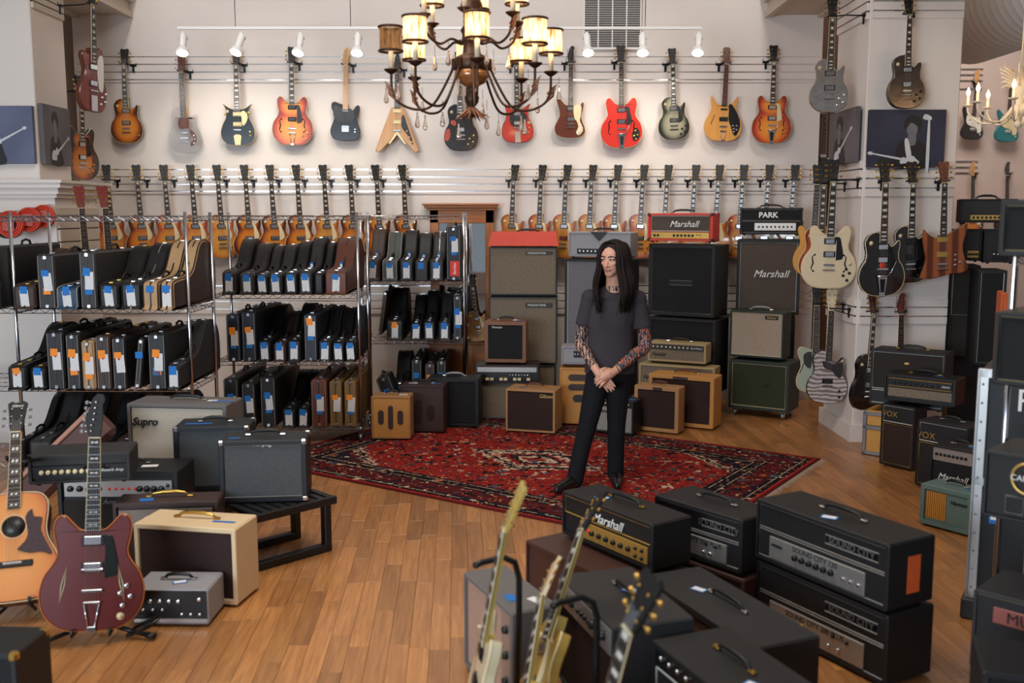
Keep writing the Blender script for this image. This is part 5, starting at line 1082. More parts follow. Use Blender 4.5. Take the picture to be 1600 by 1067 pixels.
# ------------------------------------------------------------------ oak mirror on the back wall
a = PY(672, 330, 10.3); b = PY(772, 330, 10.3); zt = PY(700, 318, 10.3).z
mi = empty('mirror_cabinet', (a.x, 10.255, 0)); lab(mi, 'oak framed mirror with cornice standing against the white wall', 'mirror'); W_ = b.x - a.x
for x in (0, W_ - .09): MB().cbox((x, 0, .62), (x + .09, .12, zt - .06), .006).build('stile', OAKV, mi)
MB().cbox((.0, 0, zt - .2), (W_, .12, zt - .06), .006).build('top_rail', OAK, mi)
q = MB(); q.cbox((-.03, -.02, zt - .07), (W_ + .02, .12, zt - .045), .005); q.cbox((-.055, -.045, zt - .045), (W_ + .035, .12, zt - .02), .005); q.cbox((-.075, -.06, zt - .02), (W_ + .05, .12, zt), .005); q.build('cornice', OAK, mi)
MB().box((.08, .05, .62), (W_ - .08, .06, zt - .19)).build('mirror_glass', mat('mirror', (225, 230, 232), .02, 1., var=0), mi)
q = MB(); q.cbox((-.02, -.02, .002), (W_ + .02, .12, .6), .006); q.cbox((-.04, -.04, .6), (W_ + .03, .12, .63), .006); q.build('base_cabinet', OAKV, mi)
# gold-topped guitar standing in front of the mirror
lo_, ro_, s_ = hang(726, 425, 742, 507, 10.0); 
guitar('electric_guitar', 'gold single-cutaway guitar standing in front of the oak mirror', 'single', mat('gold_top', (150, 104, 44), .3, .3, coat=.6), MAHOG, (PY(749, 508, 10.05).x, 10.08, .66), (R(-5), R(-7), 0), .7, inlay='trap', guard=GUARD_LP)
# ------------------------------------------------------------------ canvases on the columns
def canvas(label, loc, w, h, rz, base, fig):
    g = empty('photo_canvas', loc, (0, 0, rz)); lab(g, label, 'picture')
    MB().cbox((0, -.04, 0), (w, 0, h), .003).build('canvas', base, g)
    for i, (nm, pts, m) in enumerate(fig): MB().prism([(p.x * w, p.y * h) for p in cat_rom(pts, 4)], -.0405 - .0004 * i, -.0395).build(nm, m, g)
    return g
def grad(name, c1, c2, sx=1., sz=1., rot=0.):
    if name in MATS: return MATS[name]
    m, nt, b = nodes(name); tc = nt.nodes.new('ShaderNodeTexCoord'); n = nt.nodes.new('ShaderNodeTexNoise'); n.inputs['Scale'].default_value = 1.6; n.inputs['Detail'].default_value = 1
    nt.links.new(tc.outputs['Object'], n.inputs['Vector']); r = ramp(nt, n.outputs['Fac'], [(.3, c1), (.7, c2)]); nt.links.new(r.outputs[0], b.inputs['Base Color']); b.inputs['Roughness'].default_value = .6
    MATS[name] = m; return m
NAVY = grad('print_navy', (22, 26, 44), (54, 56, 80)); SLATE = grad('print_slate', (58, 66, 92), (112, 118, 146)); PGREY = grad('print_grey', (70, 66, 70), (112, 106, 108))
PD = mat('print_dark', (26, 25, 30), .6, var=.4, scale=14); PM = mat('print_mid', (110, 108, 116), .6, var=.3, scale=20); PL_ = mat('print_pale', (205, 204, 208), .6, var=.1)
def figure(cx=.6, guitar_up=False, lean=0):
    return [('printed_jacket', [(cx - .17, .0), (cx - .2, .22), (cx - .16, .42), (cx - .06, .5), (cx + .05, .5), (cx + .16, .42), (cx + .22, .22), (cx + .24, 0)], PD),
            ('printed_neck', [(cx - .04, .4), (cx - .04, .6), (cx + .05, .6), (cx + .05, .4)], PM),
            ('printed_face', [(cx, .52), (cx - .06, .6), (cx - .06, .72), (cx, .78), (cx + .07, .72), (cx + .06, .58)], PM),
            ('printed_hair', [(cx - .08, .66), (cx - .1, .8), (cx - .02, .9), (cx + .08, .88), (cx + .13, .76), (cx + .1, .6), (cx + .06, .72), (cx - .02, .77)], PD)]
def pguitar(x0, z0, x1, z1, m=PL_):
    dx, dz = x1 - x0, z1 - z0; L = math.hypot(dx, dz); nx, nz = -dz / L, dx / L
    P = lambda t, o: (x0 + dx * t + nx * o, z0 + dz * t + nz * o)
    return [('printed_guitar_body', [P(0, -.05), P(-.1, 0), P(0, .08), P(.12, .1), P(.2, .06), P(.3, .08), P(.34, .03), P(.3, -.04), P(.2, -.03), P(.1, -.09)], m), ('printed_guitar_neck', [P(.3, -.018), P(.3, .018), P(.98, .012), P(1.0, .03), P(1.1, .02), P(1.1, -.02), P(1.0, -.03), P(.98, -.012)], m)]
a = PY(1352, 262, 8.40); b = PY(1471, 262, 8.40); h_ = PY(1352, 172, 8.40).z - a.z
canvas('dark blue canvas of a guitarist at a microphone on the right column', (a.x, 8.396, a.z), b.x - a.x, h_, 0, NAVY, figure(.56) + pguitar(.62, .1, .06, .24) + [('printed_microphone_stand', [(.76, 0), (.765, .8), (.79, .8), (.8, 0)], PL_), ('printed_microphone', [(.7, .84), (.72, .92), (.8, .88), (.8, .82)], PL_), ('printed_strap', [(.47, .46), (.52, .47), (.58, .1), (.52, .1)], PL_)])
z0 = PY(1300, 262, 8.8).z
canvas('small grey canvas of a guitarist on the side of the right column', (2.904, 9.16, z0 + .03), .70, .46, -PI / 2, PGREY, figure(.4) + pguitar(.3, .12, .82, .6))
a = PY(-40, 256, 8.48); b = PY(58, 256, 8.48); h_ = PY(0, 166, 8.48).z - a.z
canvas('slate blue canvas of a guitar player on the left column front', (a.x, 8.48, a.z), b.x - a.x, h_, 0, SLATE, [x for x in figure(.3)] + pguitar(.32, .3, .84, .6))
canvas('small grey canvas of a guitarist on the side of the left column', (-3.976, 8.53, PX_(90, 262, -3.98).z + .02), .52, .50, PI / 2, PGREY, figure(.4) + pguitar(.3, .12, .85, .46))
# ------------------------------------------------------------------ guitars on the right column
POL = mat('polished_metal_top', (232, 228, 222), .2, 1., var=.12, scale=9, bump=1., bscale=14); DMET = mat('dark_hammered_metal', (104, 94, 88), .28, 1., var=.25, scale=9, bump=1., bscale=16)
CRM = mat('cream_lacquer', (226, 206, 172), .3, coat=.6, var=.03); TVY = mat('yellow_lacquer', (214, 148, 48), .3, coat=.6, var=.06)
GREYW = stripes('silvery_grain', (120, 106, 104), (196, 184, 180), 'Z', 9, .4, .3, sharp=.5); [n_ for n_ in GREYW.node_tree.nodes if n_.type == 'TEX_WAVE'][0].inputs['Distortion'].default_value = 6.0; [n_ for n_ in GREYW.node_tree.nodes if n_.type == 'TEX_WAVE'][0].inputs['Detail'].default_value = 3
SGRN = mat('sea_green_lacquer', (162, 168, 148), .35, coat=.5, var=.06)
ZIRI = stripes('striped_walnut', (92, 44, 26), (150, 84, 48), 'X', 3.2, .3, .4, sharp=.4)
def col(n, label, shape, tm, sm, xh, yh, xb, yb, Y, rz=0., hx=None, arm=.1, side=1, **k):
    hd = k.get('head', 'book'); loc, rot, s = hang(xh, yh, xb, yb, Y, hd, rotz=rz)
    rot = (0, rot[1], R(rz)); g = guitar(n, label, shape, tm, sm, loc, rot, s, 'guitars hung on the columns', **k)
    c = Matrix.LocRotScale(Vector(loc), Euler(rot), Vector((s, s, s))) @ Vector((0, 0, k.get('zb', .15) + k.get('sl_', .628) + .012))
    arm = 2.906 - c.x if hx is not None else 8.397 - c.y + .002
    h = hanger(c.x, c.y - .002, c.z, 'black hanger of the ' + label.split(' hung')[0].replace(' with', ',').replace('single-cutaway ', '') + ', column', arm=arm, side=side, rotz=R(hx) if hx is not None else 0)
    return g
col('electric_guitar', 'polished metal single-cutaway guitar hung high beside the right column', 'single', POL, POL, 1301, -4, 1294, 176, 8.55, -8, hx=-90, arm=.16, inlay='trap', bind=None, pkm=CHROME, knobm=CHROME)
col('electric_guitar', 'dark hammered metal single-cutaway guitar hung high on the right column', 'single', DMET, DMET, 1420, -8, 1414, 170, 8.3, 4, inlay='trap', bind=None, knobm=BLACK)
col('electric_guitar', 'yellow double-cutaway guitar hung behind the orange burst one', 'dcut', TVY, TVY, 1278, 257, 1268, 430, 9.1, -14, hx=-90, arm=.2, inlay='dot', bind=None, pk=((.2, 'p90'),), pkm=BLACK, fbend=.34, knobs=((.09, .1), (.11, .07)), toggle=None)
col('electric_guitar', 'orange burst single-cutaway guitar hung behind the cream one', 'single', CHB, CHERRY, 1288, 256, 1279, 440, 8.85, -10, hx=-90, arm=.17, inlay='trap', guard=GUARD_LP)
col('hollow_guitar', 'cream semi-hollow guitar with black pickguard hung beside the right column', 'semi', CRM, CRM, 1303, 255, 1292, 450, 8.52, -8, hx=-90, arm=.13, inlay='block', fh=True, guard=GUARD_SEMI, guardm=BLACK, zb=.18, pk=((.36, 'hb'), (.26, 'hb')), fbend=.395, fb=EBONY, knobs=((.13, .15), (.155, .12), (.11, .1), (.14, .065)), knobm=BLACK, toggle=(.155, .19))
g = col('electric_guitar', 'black single-cutaway guitar with vibrato and red rose hung on the right column', 'single', BLKG, BLKG, 1382, 250, 1375, 462, 8.18, 4, inlay='block', tail='bigsby', guard=GUARD_LP, guardm=BLACK, fb=ROSE, zb=.19, sl_=.6, pk=((.345, 'hb'), (.255, 'hb')), knobs=((.1, .12), (.125, .09)), knobm=BLACK)
q = MB(); q.lathe([(.026, 0), (.024, .003), (0, .004)], 8, M=Matrix.Translation((0, -.0255, .215)) @ Matrix.Rotation(PI / 2, 4, 'X')); q.build('rose_decal', mat('rose_red', (206, 60, 34), .5, var=.4, scale=120), g)
col('electric_guitar', 'black single-cutaway guitar with cream binding hung behind the rose one', 'single', BLKG, BLKG, 1425, 252, 1419, 442, 8.27, 4, inlay='block', guard=GUARD_LP, guardm=BLACK, fb=EBONY, knobm=BLACK, pkm=BLACK)
col('electric_guitar', 'striped walnut winged guitar hung at the right edge of the column', 'mock', ZIRI, ZIRI, 1475, 252, 1470, 437, 8.15, -4, inlay='tri', bind=None, headm=MAHOG, neck=MAHOG, fb=EBONY, pkm=GOLDP, zb=.13, sl_=.648, knobs=((.1, .2), (.1, .16), (.1, .12), (.14, .14)), knobm=CHROME, toggle=None)
col('electric_guitar', 'sea green hollow guitar hung behind the silvery grained one', 'tele', SGRN, SGRN, 1277, 447, 1272, 612, 8.75, -12, hx=-90, arm=.17, bind=CREAMP, fh='slash', inlay='dot', guard=[(-.03, .36), (-.1, .34), (-.09, .25), (-.04, .22)], guardm=DARKL, pk=((.31, 'sc'), (.13, 'sc')), zb=.13, sl_=.648, fbend=.325, tail=None, knobs=((.1, .1),), knobm=CHROME, toggle=None)
col('electric_guitar', 'silvery grained single-cutaway guitar with dark pickguard hung low beside the column', 'single', GREYW, BLKG, 1300, 452, 1290, 630, 8.6, -8, hx=-90, arm=.13, headm=CRM, inlay='dot', bind=None, pk=((.19, 'p90'),), pkm=BLACK, fbend=.36, guard=[(-.045, .36), (.035, .335), (.105, .35), (.12, .3), (.1, .22), (.06, .24), (.03, .28), (-.03, .3)], guardm=mat('dark_guard', (48, 44, 44), .4), knobs=((.1, .11), (.1, .06)), knobm=BLACK, toggle=None)
col('electric_guitar', 'dark brown guitar hung low on the column behind the amplifiers', 'single', mat('dark_burst', (34, 22, 20), .25, coat=.6), BLKG, 1367, 457, 1349, 640, 8.28, 30, headm=MAHOG, inlay='block', bind=None, knobm=BLACK)
col('electric_guitar', 'guitar with brown headstock hung low on the column, body hidden by amplifiers', 'strat', WALN, WALN, 1407, 456, 1403, 630, 8.3, 0, head='inline', headm=MAHOG, inlay='dot', bind=None, pk=((.3, 'sc'), (.2, 'sc')), zb=.13, sl_=.648, fbend=.32, tail=None, tun=CHROME, toggle=None)
# ------------------------------------------------------------------ far guitars behind
for nm, lb_, sh_, tm, xh, yh, xb, yb, gm in (('electric_guitar', 'black guitar with white pickguard on the far wall at right', 'strat', BLKG, 1527, 108, 1517, 218, PEARL), ('electric_guitar', 'metallic teal guitar with tan pickguard on the far wall', 'offset', mat('teal_metallic', (30, 122, 128), .3, .3, coat=.5), 1580, 108, 1572, 222, CREAMP),
        ('electric_guitar', 'sunburst guitar half hidden by the right column on the far wall', 'strat', AMB, 1472, 106, 1473, 216, PEARL), ('electric_guitar', 'olive guitar half hidden behind the walnut one on the far wall', 'strat', mat('olive_lacquer', (96, 96, 52), .4, coat=.5), 1462, 254, 1465, 360, PEARL),
        ('electric_guitar', 'maple-neck guitar above the far right amplifiers on the far wall', 'strat', TOB, 1519, 252, 1518, 362, PEARL), ('electric_guitar', 'dark-headed guitar above the far right amplifiers on the far wall', 'strat', BLKG, 1573, 252, 1571, 362, PEARL)):
    lo_, ro_, s_ = hang(xh, yh, xb, yb, 13.76, 'inline')
    hanger(lo_[0], 13.752, lo_[2] + .8 * s_, 'black hanger of the ' + lb_.split(' on the')[0].split(' with')[0].split(' above')[0].split(' half')[0] + ', far wall', arm=.13)
    guitar(nm, lb_, sh_, tm, tm, lo_, ro_, s_, 'guitars on the far wall', head='inline', headm=BLKG if 'dark-headed' in lb_ else MAPLE, neck=MAPLE, fb=ROSE, inlay='dot', fbind=False, bind=None, pk=((.3, 'sc'), (.22, 'sc'), (.15, 'sc')), pkm=PEARL, zb=.13, sl_=.648, fbend=.32, tail=None, tun=CHROME, toggle=None, guard=[(-.09, .34), (-.03, .33), (.04, .3), (.09, .32), (.11, .22), (.12, .12), (.07, .09), (.045, .16), (-.05, .19), (-.1, .24)], guardm=gm, knobs=((.08, .13), (.1, .1), (.11, .07)), knobm=gm)
wr = bpy.data.objects['wall_rear']
for y in (108, 117, 126, 139, 252, 261, 270): MB().box((2.0, 13.885, PY(1500, y, 13.9).z - .008), (6.4, 13.901, PY(1500, y, 13.9).z + .008)).build('slat_rail', STEEL, wr)
# dark bass seen in the gap, left-hand guitars by the left column
lo_, ro_, s_ = hang(1283, 165, 1282, 268, 11.5)
guitar('bass_guitar', 'black silhouetted guitar in the gap left of the right column', 'strat', BLKG, BLKG, (PY(1284, 290, 11.2).x, 11.2, PY(1284, 290, 11.2).z), (0, 0, R(-10)), 1.0, fh=False, bind=None, inlay='dot', head='inline', headm=BLKG, fb=EBONY, neck=EBONY)
hanger(PY(1284, 290, 11.2).x, 11.19, PY(1284, 290, 11.2).z + .79, 'black hanger holding the silhouetted guitar in the gap', arm=.4)
struct(MB().box((3.3, 11.6, 0), (4.6, 11.8, 5.4)).build('wall_gap', mat('gap_wood', (96, 66, 48), .7)))
lo_ = PY(143, 174, 8.55)
guitar('electric_guitar', 'dark red guitar with chrome hardware hung high by the left column', 'bird', CHERRY, MAHOG, lo_, (0, R(3), R(70)), 1.12, inlay='trap', bind=None, tail='long', guard=[(.04, .38), (.09, .42), (.1, .3), (.09, .16), (.05, .18)], guardm=PEARL, toggle=None, knobm=CHROME)
hanger(lo_.x + .05, 8.55, lo_.z + .87, 'black hanger holding the dark red guitar by the left column', arm=.3, rotz=R(90))
lo_ = PY(127, 281, 9.35)
guitar('electric_guitar', 'sunburst guitar hanging in the dark passage behind the left column', 'semi', TOB, BLKG, lo_, (0, R(2), R(66)), 1.0, inlay='block', fh=True, guard=GUARD_SEMI, guardm=BLACK, toggle=None)
hanger(lo_.x, 9.3, lo_.z + .79, 'black hanger holding the sunburst guitar in the passage', arm=.2, rotz=R(90))
for i, (px, py_) in enumerate(((134, 322), (170, 322))):
    lo_ = PY(px + 6, py_ + 160, 8.15)
    guitar('electric_guitar', ['red guitar standing upright behind the left rack, half hidden, nearer the plinth', 'cherry guitar with white tag behind the left rack'][i], 'sg', CHERRY, CHERRY, lo_, (0, R(-2), R(40)), 1.05, inlay='dot', bind=None, headm=CHERRY, toggle=None)
# ------------------------------------------------------------------ guitars on floor stands
def place_guitar(g, base, head, n):
    up = (Vector(head) - Vector(base)).normalized(); n = Vector(n); yv = -(n - up * n.dot(up)).normalized(); xv = yv.cross(up)
    M = Matrix((xv, yv, up)).transposed(); g.location = base; g.rotation_euler = M.to_euler()
def on_px(base, xh, yh, L):
    """headstock point above that pixel at distance L from the base"""
    best = None
    for k in range(400):
        p = PY(xh, yh, base.y - .6 + k * .004); e = abs((p - base).length - L)
        if best is None or e < best[0]: best = (e, p)
    return best[1]
def stand(label, base, head, n, th, off):
    '''tripod stand standing behind a leaning guitar: cradle under the body, yoke behind the neck'''
    base = Vector(base); up = (Vector(head) - base).normalized(); n = Vector(n); bk = -(n - up * n.dot(up)).normalized(); sd = bk.cross(up); fl = Vector((bk.x, bk.y, 0)).normalized()
    o = Vector((base.x, base.y, .001)); s = empty('guitar_stand', o); lab(s, label, 'guitar stand', 'floor guitar stands')
    L = lambda v: v - o
    foot = base + fl * off; foot.z = .16; topp = base + up * .74 + bk * (th + .02)
    MB().tube([L(Vector((foot.x, foot.y, .05))), L(foot), L(topp)], .011, 8).build('pole', BLACKM, s)
    for a in (-150, -30, 90):
        d_ = (sd * math.cos(R(a)) + fl * math.sin(R(a))) * .3; d_.z = 0; r0 = Vector((foot.x, foot.y, .13)); r1 = Vector((foot.x + d_.x, foot.y + d_.y, .019))
        if a != 90: r0.z = .06
        q = MB().tube([L(r0), L(r1)], .011, 8).build('leg', BLACKM, s); MB().tube([L(r0 * .1 + r1 * .9), L(r1 * 1.05 - r0 * .05 + Vector((0, 0, .004)))], .0145, 8).build('rubber_foot', BLACK, q)
    for sx in (-1, 1):
        p0 = foot + Vector((0, 0, -.08)); p1 = base + sd * (sx * .08) + bk * (th + .03) - up * .006; p2 = base + sd * (sx * .08) - bk * (th + .014) - up * .016; p3 = p2 - bk * .008 + up * .03
        MB().tube([L(p0), L(p1 - up * .012), L(p2), L(p3)], .008, 8).build('cradle_arm', BLACK, s)
    MB().tube([L(topp - sd * .05 - bk * (th + .03)), L(topp - sd * .05), L(topp), L(topp + sd * .05), L(topp + sd * .05 - bk * (th + .03))], .009, 8).build('neck_yoke', BLACK, s)
    return s
BURG = mat('burgundy_lacquer', (92, 28, 28), .3, coat=.35, var=.2, scale=6)
ORB = mat('orange_binding', (190, 112, 52), .4)
base = PY(144, 984, 4.34); hd_ = on_px(base, 151, 617, 1.06)
g = guitar('hollow_guitar', 'burgundy semi-hollow guitar with diamond sound holes on a floor stand', 'semi', BURG, BURG, (0, 0, 0), scale=1.06 / .965, inlay='bow', bind=ORB, fb=EBONY, guard=GUARD_SEMI, guardm=mat('dark_green_guard', (18, 26, 24), .2), tail='trap', fh='diamond', zb=.165, sl_=.63, pk=((.372, 'hb'), (.262, 'hb')), fbend=.41, knobs=((.135, .18), (.11, .15), (.15, .135), (.12, .1)), knobm=CHROME, toggle=(.112, .055), head='inline', headm=EBONY, tun=CHROME, neck=MAHOG)
place_guitar(g, base, hd_, (.26, -1, .1))
MB().cbox((-.043, -.035, .247), (.043, -.026, .257), .003).build('bridge_bar', CHROME, g)
stand('black tripod guitar stand under the burgundy guitar', base, hd_, (.26, -1, .1), .026, .12)
base = PY(22, 944, 4.58); hd_ = on_px(base, 30, 628, 1.04)
ACT = burst('acoustic_burst', [(.0, (216, 142, 72)), (.45, (206, 124, 58)), (.8, (176, 90, 44)), (1., (120, 56, 32))], a=.22, zc=.16, b_=.24, a2=.17, zc2=.4, b2=.16)
g = guitar('acoustic_guitar', 'sunburst acoustic guitar with ornate pickguard on a floor stand at left edge', 'dread', ACT, MAHOG, (0, 0, 0), scale=1.04 / .985, t=.11, inlay='para', tail=None, pk=(), fbend=.43, zb=.175, sl_=.63, knobs=(), toggle=None, tun=CHROME, guard=[(.05, .385), (.075, .42), (.085, .385), (.12, .375), (.115, .32), (.14, .26), (.165, .2), (.12, .215), (.07, .215), (.02, .235), (.03, .25), (.055, .28), (.062, .32)], guardm=mat('ornate_guard', (58, 36, 38), .25, var=.6, scale=60, coat=.5), logo='Gibson')
q = MB(); q.lathe([(.05, 0), (.05, .0012), (0, .0014)], 28, M=Matrix.Translation((0, -.0552, .345)) @ Matrix.Rotation(PI / 2, 4, 'X')); q.build('sound_hole', BLACK, g)
q = MB(); q.tube([(.056 * math.cos(a_ * PI / 16), -.0562, .345 + .056 * math.sin(a_ * PI / 16)) for a_ in range(32)], .0022, 4, closed=True); q.build('rosette', CREAMP, g)
MB().cbox((-.085, -.064, .155), (.085, -.055, .185), .004).build('bridge_plate', EBONY, g)
place_guitar(g, base, hd_, (.3, -1, .1))
stand('black tripod guitar stand under the acoustic guitar', base, hd_, (.3, -1, .1), .058, .17)
# four guitars in the near stand, necks leaning to the right
def near(label, bx, by, xh, yh, shape, tm, sm, n, **k):
    base = PZ(bx, by, .12); hd = on_px(base, xh, yh, .98)
    g = guitar('electric_guitar', label, shape, tm, sm, (0, 0, 0), scale=1.0, **k); place_guitar(g, base, hd, n); return g, base, hd
OLIVE = mat('aged_gold', (176, 140, 62), .3, coat=.6, var=.1); AGED = mat('aged_white', (206, 192, 160), .35, coat=.5, var=.06); AGEDN = mat('aged_neck', (186, 160, 84), .35, coat=.4)
near('aged white guitar with olive neck in the near stand, farthest left neck', 738, 1148, 817, 742, 'dcut', AGED, AGED, (-1, -.12, .1), inlay='block', neck=AGEDN, headm=AGEDN, fb=EBONY, pkm=BLACK, tun=BRASS)
near('gold carved guitar with block inlays in the near stand, tallest dark headstock', 812, 1160, 943, 755, 'single', OLIVE, OLIVE, (-1, -.3, .1), inlay='block', neck=AGEDN, headm=EBONY, fb=EBONY, bind=CREAMP, tail='trap', guard=GUARD_LP)
near('gold guitar with white headstock in the near stand', 800, 1290, 868, 862, 'single', OLIVE, AGED, (-1, -.4, .1), inlay='block', neck=AGEDN, headm=CRM, fb=EBONY, guard=GUARD_LP)
near('guitar with black headstock and gold tuners in the near stand, rightmost', 905, 1310, 1022, 884, 'single', BLKG, BLKG, (-.95, -.5, .1), inlay='block', neck=MAHOG, headm=EBONY, fb=EBONY)
st = empty('guitar_rack_stand', PZ(840, 1215, 0)); lab(st, 'black multi-guitar stand with padded loops in the foreground', 'guitar stand')
def loop(p0, q0): return [p0, p0 + Vector((.06, .0, .01)), p0 + Vector((.13, .03, .0)), p0 + Vector((.15, .05, -.06)), p0 + Vector((.15, .05, -.3))]
o_ = st.location
for px, py_, Y_ in ((752, 876, 3.42), (872, 938, 3.25)):
    p0 = PY(px, py_, Y_) - o_
    MB().tube([p0 - Vector((.02, .05, 0)), p0 + Vector((.0, -.02, 0)), p0 + Vector((.08, .0, .012)), p0 + Vector((.12, .01, -.01)), p0 + Vector((.135, .02, -.07)), p0 + Vector((.135, .03, -.25)), Vector((p0.x + .12, p0.y + .03, .03))], .012, 8).build('padded_loop', BLACK, st)
MB().tube([(-.3, .25, .02), (.35, -.1, .02)], .014, 8).build('base_bar', BLACKM, st)
MB().tube([(-.25, -.1, .02), (.2, .35, .02)], .014, 8).build('base_bar', BLACKM, st)
# ------------------------------------------------------------------ rug
def rugmat(hx, hy):
    m, nt, b = nodes('persian_rug')
    tc = nt.nodes.new('ShaderNodeTexCoord'); sp = nt.nodes.new('ShaderNodeSeparateXYZ'); nt.links.new(tc.outputs['Object'], sp.inputs[0])
    def M(op, x, y=None, z=None):
        q = nt.nodes.new('ShaderNodeMath'); q.operation = op
        for i, v_ in enumerate((x, y, z)):
            if v_ is None: continue
            if isinstance(v_, (int, float)): q.inputs[i].default_value = v_
            else: nt.links.new(v_, q.inputs[i])
        return q.outputs[0]
    def MX(f, a, c):
        q = nt.nodes.new('ShaderNodeMix'); q.data_type = 'RGBA'; nt.links.new(f, q.inputs[0])
        for i, v_ in ((6, a), (7, c)):
            if isinstance(v_, tuple): q.inputs[i].default_value = v_
            else: nt.links.new(v_, q.inputs[i])
        return q.outputs[2]
    def cr(f, stops):
        r = ramp(nt, f, stops); r.color_ramp.interpolation = 'CONSTANT'; return r.outputs[0]
    ax = M('ABSOLUTE', sp.outputs[0]); ay = M('ABSOLUTE', sp.outputs[1])
    d = M('MINIMUM', M('SUBTRACT', hx, ax), M('SUBTRACT', hy, ay))
    RED = (150, 40, 34); NV = (34, 30, 40); BK = (28, 20, 22); CRE = (206, 178, 150); MAR = (92, 28, 30)
    base = cr(d, [(0, MAR), (.03, (176, 44, 38)), (.05, BK), (.09, CRE), (.1, NV), (.14, MAR), (.3, BK), (.325, CRE), (.335, BK), (.40, CRE), (.41, NV), (.44, RED)])
    # medallion: nested lozenges, and quarter medallions in the corners
    lz = M('ADD', M('DIVIDE', ax, .62), M('DIVIDE', ay, .36)); wob = nt.nodes.new('ShaderNodeTexNoise'); wob.inputs['Scale'].default_value = 14; nt.links.new(tc.outputs['Object'], wob.inputs['Vector'])
    lz = M('ADD', lz, M('MULTIPLY', M('SUBTRACT', wob.outputs['Fac'], .5), .5))
    med = cr(lz, [(0, RED), (.2, CRE), (.34, NV), (.46, RED), (.6, CRE), (.78, NV), (.9, CRE), (.98, RED)])
    base = MX(M('LESS_THAN', lz, 1.0), base, med)
    cz = M('ADD', M('DIVIDE', M('SUBTRACT', hx - .42, ax), .62), M('DIVIDE', M('SUBTRACT', hy - .42, ay), .46))
    cz = M('ADD', cz, M('MULTIPLY', M('SUBTRACT', wob.outputs['Fac'], .5), .5))
    inn = M('GREATER_THAN', d, .44)
    cor = cr(M('MAXIMUM', cz, 0), [(0, NV), (.55, MAR), (.72, CRE), (.78, NV), (.86, CRE), (.93, RED)])
    base = MX(M('MULTIPLY', M('LESS_THAN', cz, .95), inn), base, cor)
    # woven flowers: two layers of coloured cells
    for sc, thr, warp in ((13., .42, .03), (24., .42, .03), (46., .4, .02)):
        vo = nt.nodes.new('ShaderNodeTexVoronoi'); vo.inputs['Scale'].default_value = sc
        nw = nt.nodes.new('ShaderNodeTexNoise'); nw.inputs['Scale'].default_value = sc * .8; nt.links.new(tc.outputs['Object'], nw.inputs['Vector'])
        va = nt.nodes.new('ShaderNodeVectorMath'); va.operation = 'MULTIPLY_ADD'; va.inputs[1].default_value = (warp * 3,) * 3; nt.links.new(nw.outputs['Color'], va.inputs[0]); nt.links.new(tc.outputs['Object'], va.inputs[2])
        nt.links.new(va.outputs[0], vo.inputs['Vector'])
        cs = nt.nodes.new('ShaderNodeSeparateColor'); nt.links.new(vo.outputs['Color'], cs.inputs[0])
        colr = cr(cs.outputs[1], [(0, NV), (.34, BK), (.52, CRE), (.66, (186, 100, 58)), (.76, (70, 84, 96)), (.86, MAR)])
        f = M('MULTIPLY', M('LESS_THAN', cs.outputs[0], thr), M('LESS_THAN', vo.outputs['Distance'], .42))
        base = MX(M('MULTIPLY', f, M('GREATER_THAN', d, .045)), base, colr)
    nt.links.new(base, b.inputs['Base Color']); b.inputs['Roughness'].default_value = .95; b.inputs['Specular IOR Level'].default_value = .1
    return m
RL, RW = 3.75, 2.6; ru = Vector((.829, -.559, 0)); rn = Vector((.559, .829, 0)); RR = Vector((2.47, 7.77, 0))
rc = RR - ru * RL / 2 - rn * RW / 2
rug = empty('persian_rug', (rc.x, rc.y, 0), (0, 0, math.atan2(ru.y, ru.x))); lab(rug, 'red patterned oriental rug with dark floral border on the wooden floor', 'rug')
MB().cbox((-RL / 2, -RW / 2, .0005), (RL / 2, RW / 2, .009), .003).build('pile', rugmat(RL / 2, RW / 2), rug)
for s_ in (-1, 1):
    q = MB(); rr = random.Random(5)
    for k in range(170):
        y = -RW / 2 + RW * (k + .5) / 170; j = rr.uniform(-.012, .012); L = rr.uniform(.035, .06)
        q.add([(s_ * RL / 2, y - .0045, .006), (s_ * RL / 2, y + .0045, .006), (s_ * (RL / 2 + L), y + .003 + j, .002), (s_ * (RL / 2 + L), y - .003 + j, .002)], [(0, 1, 2, 3) if s_ < 0 else (3, 2, 1, 0)])
    q.build('fringe', mat('rug_fringe', (206, 190, 172), .9), rug, stuff=True)
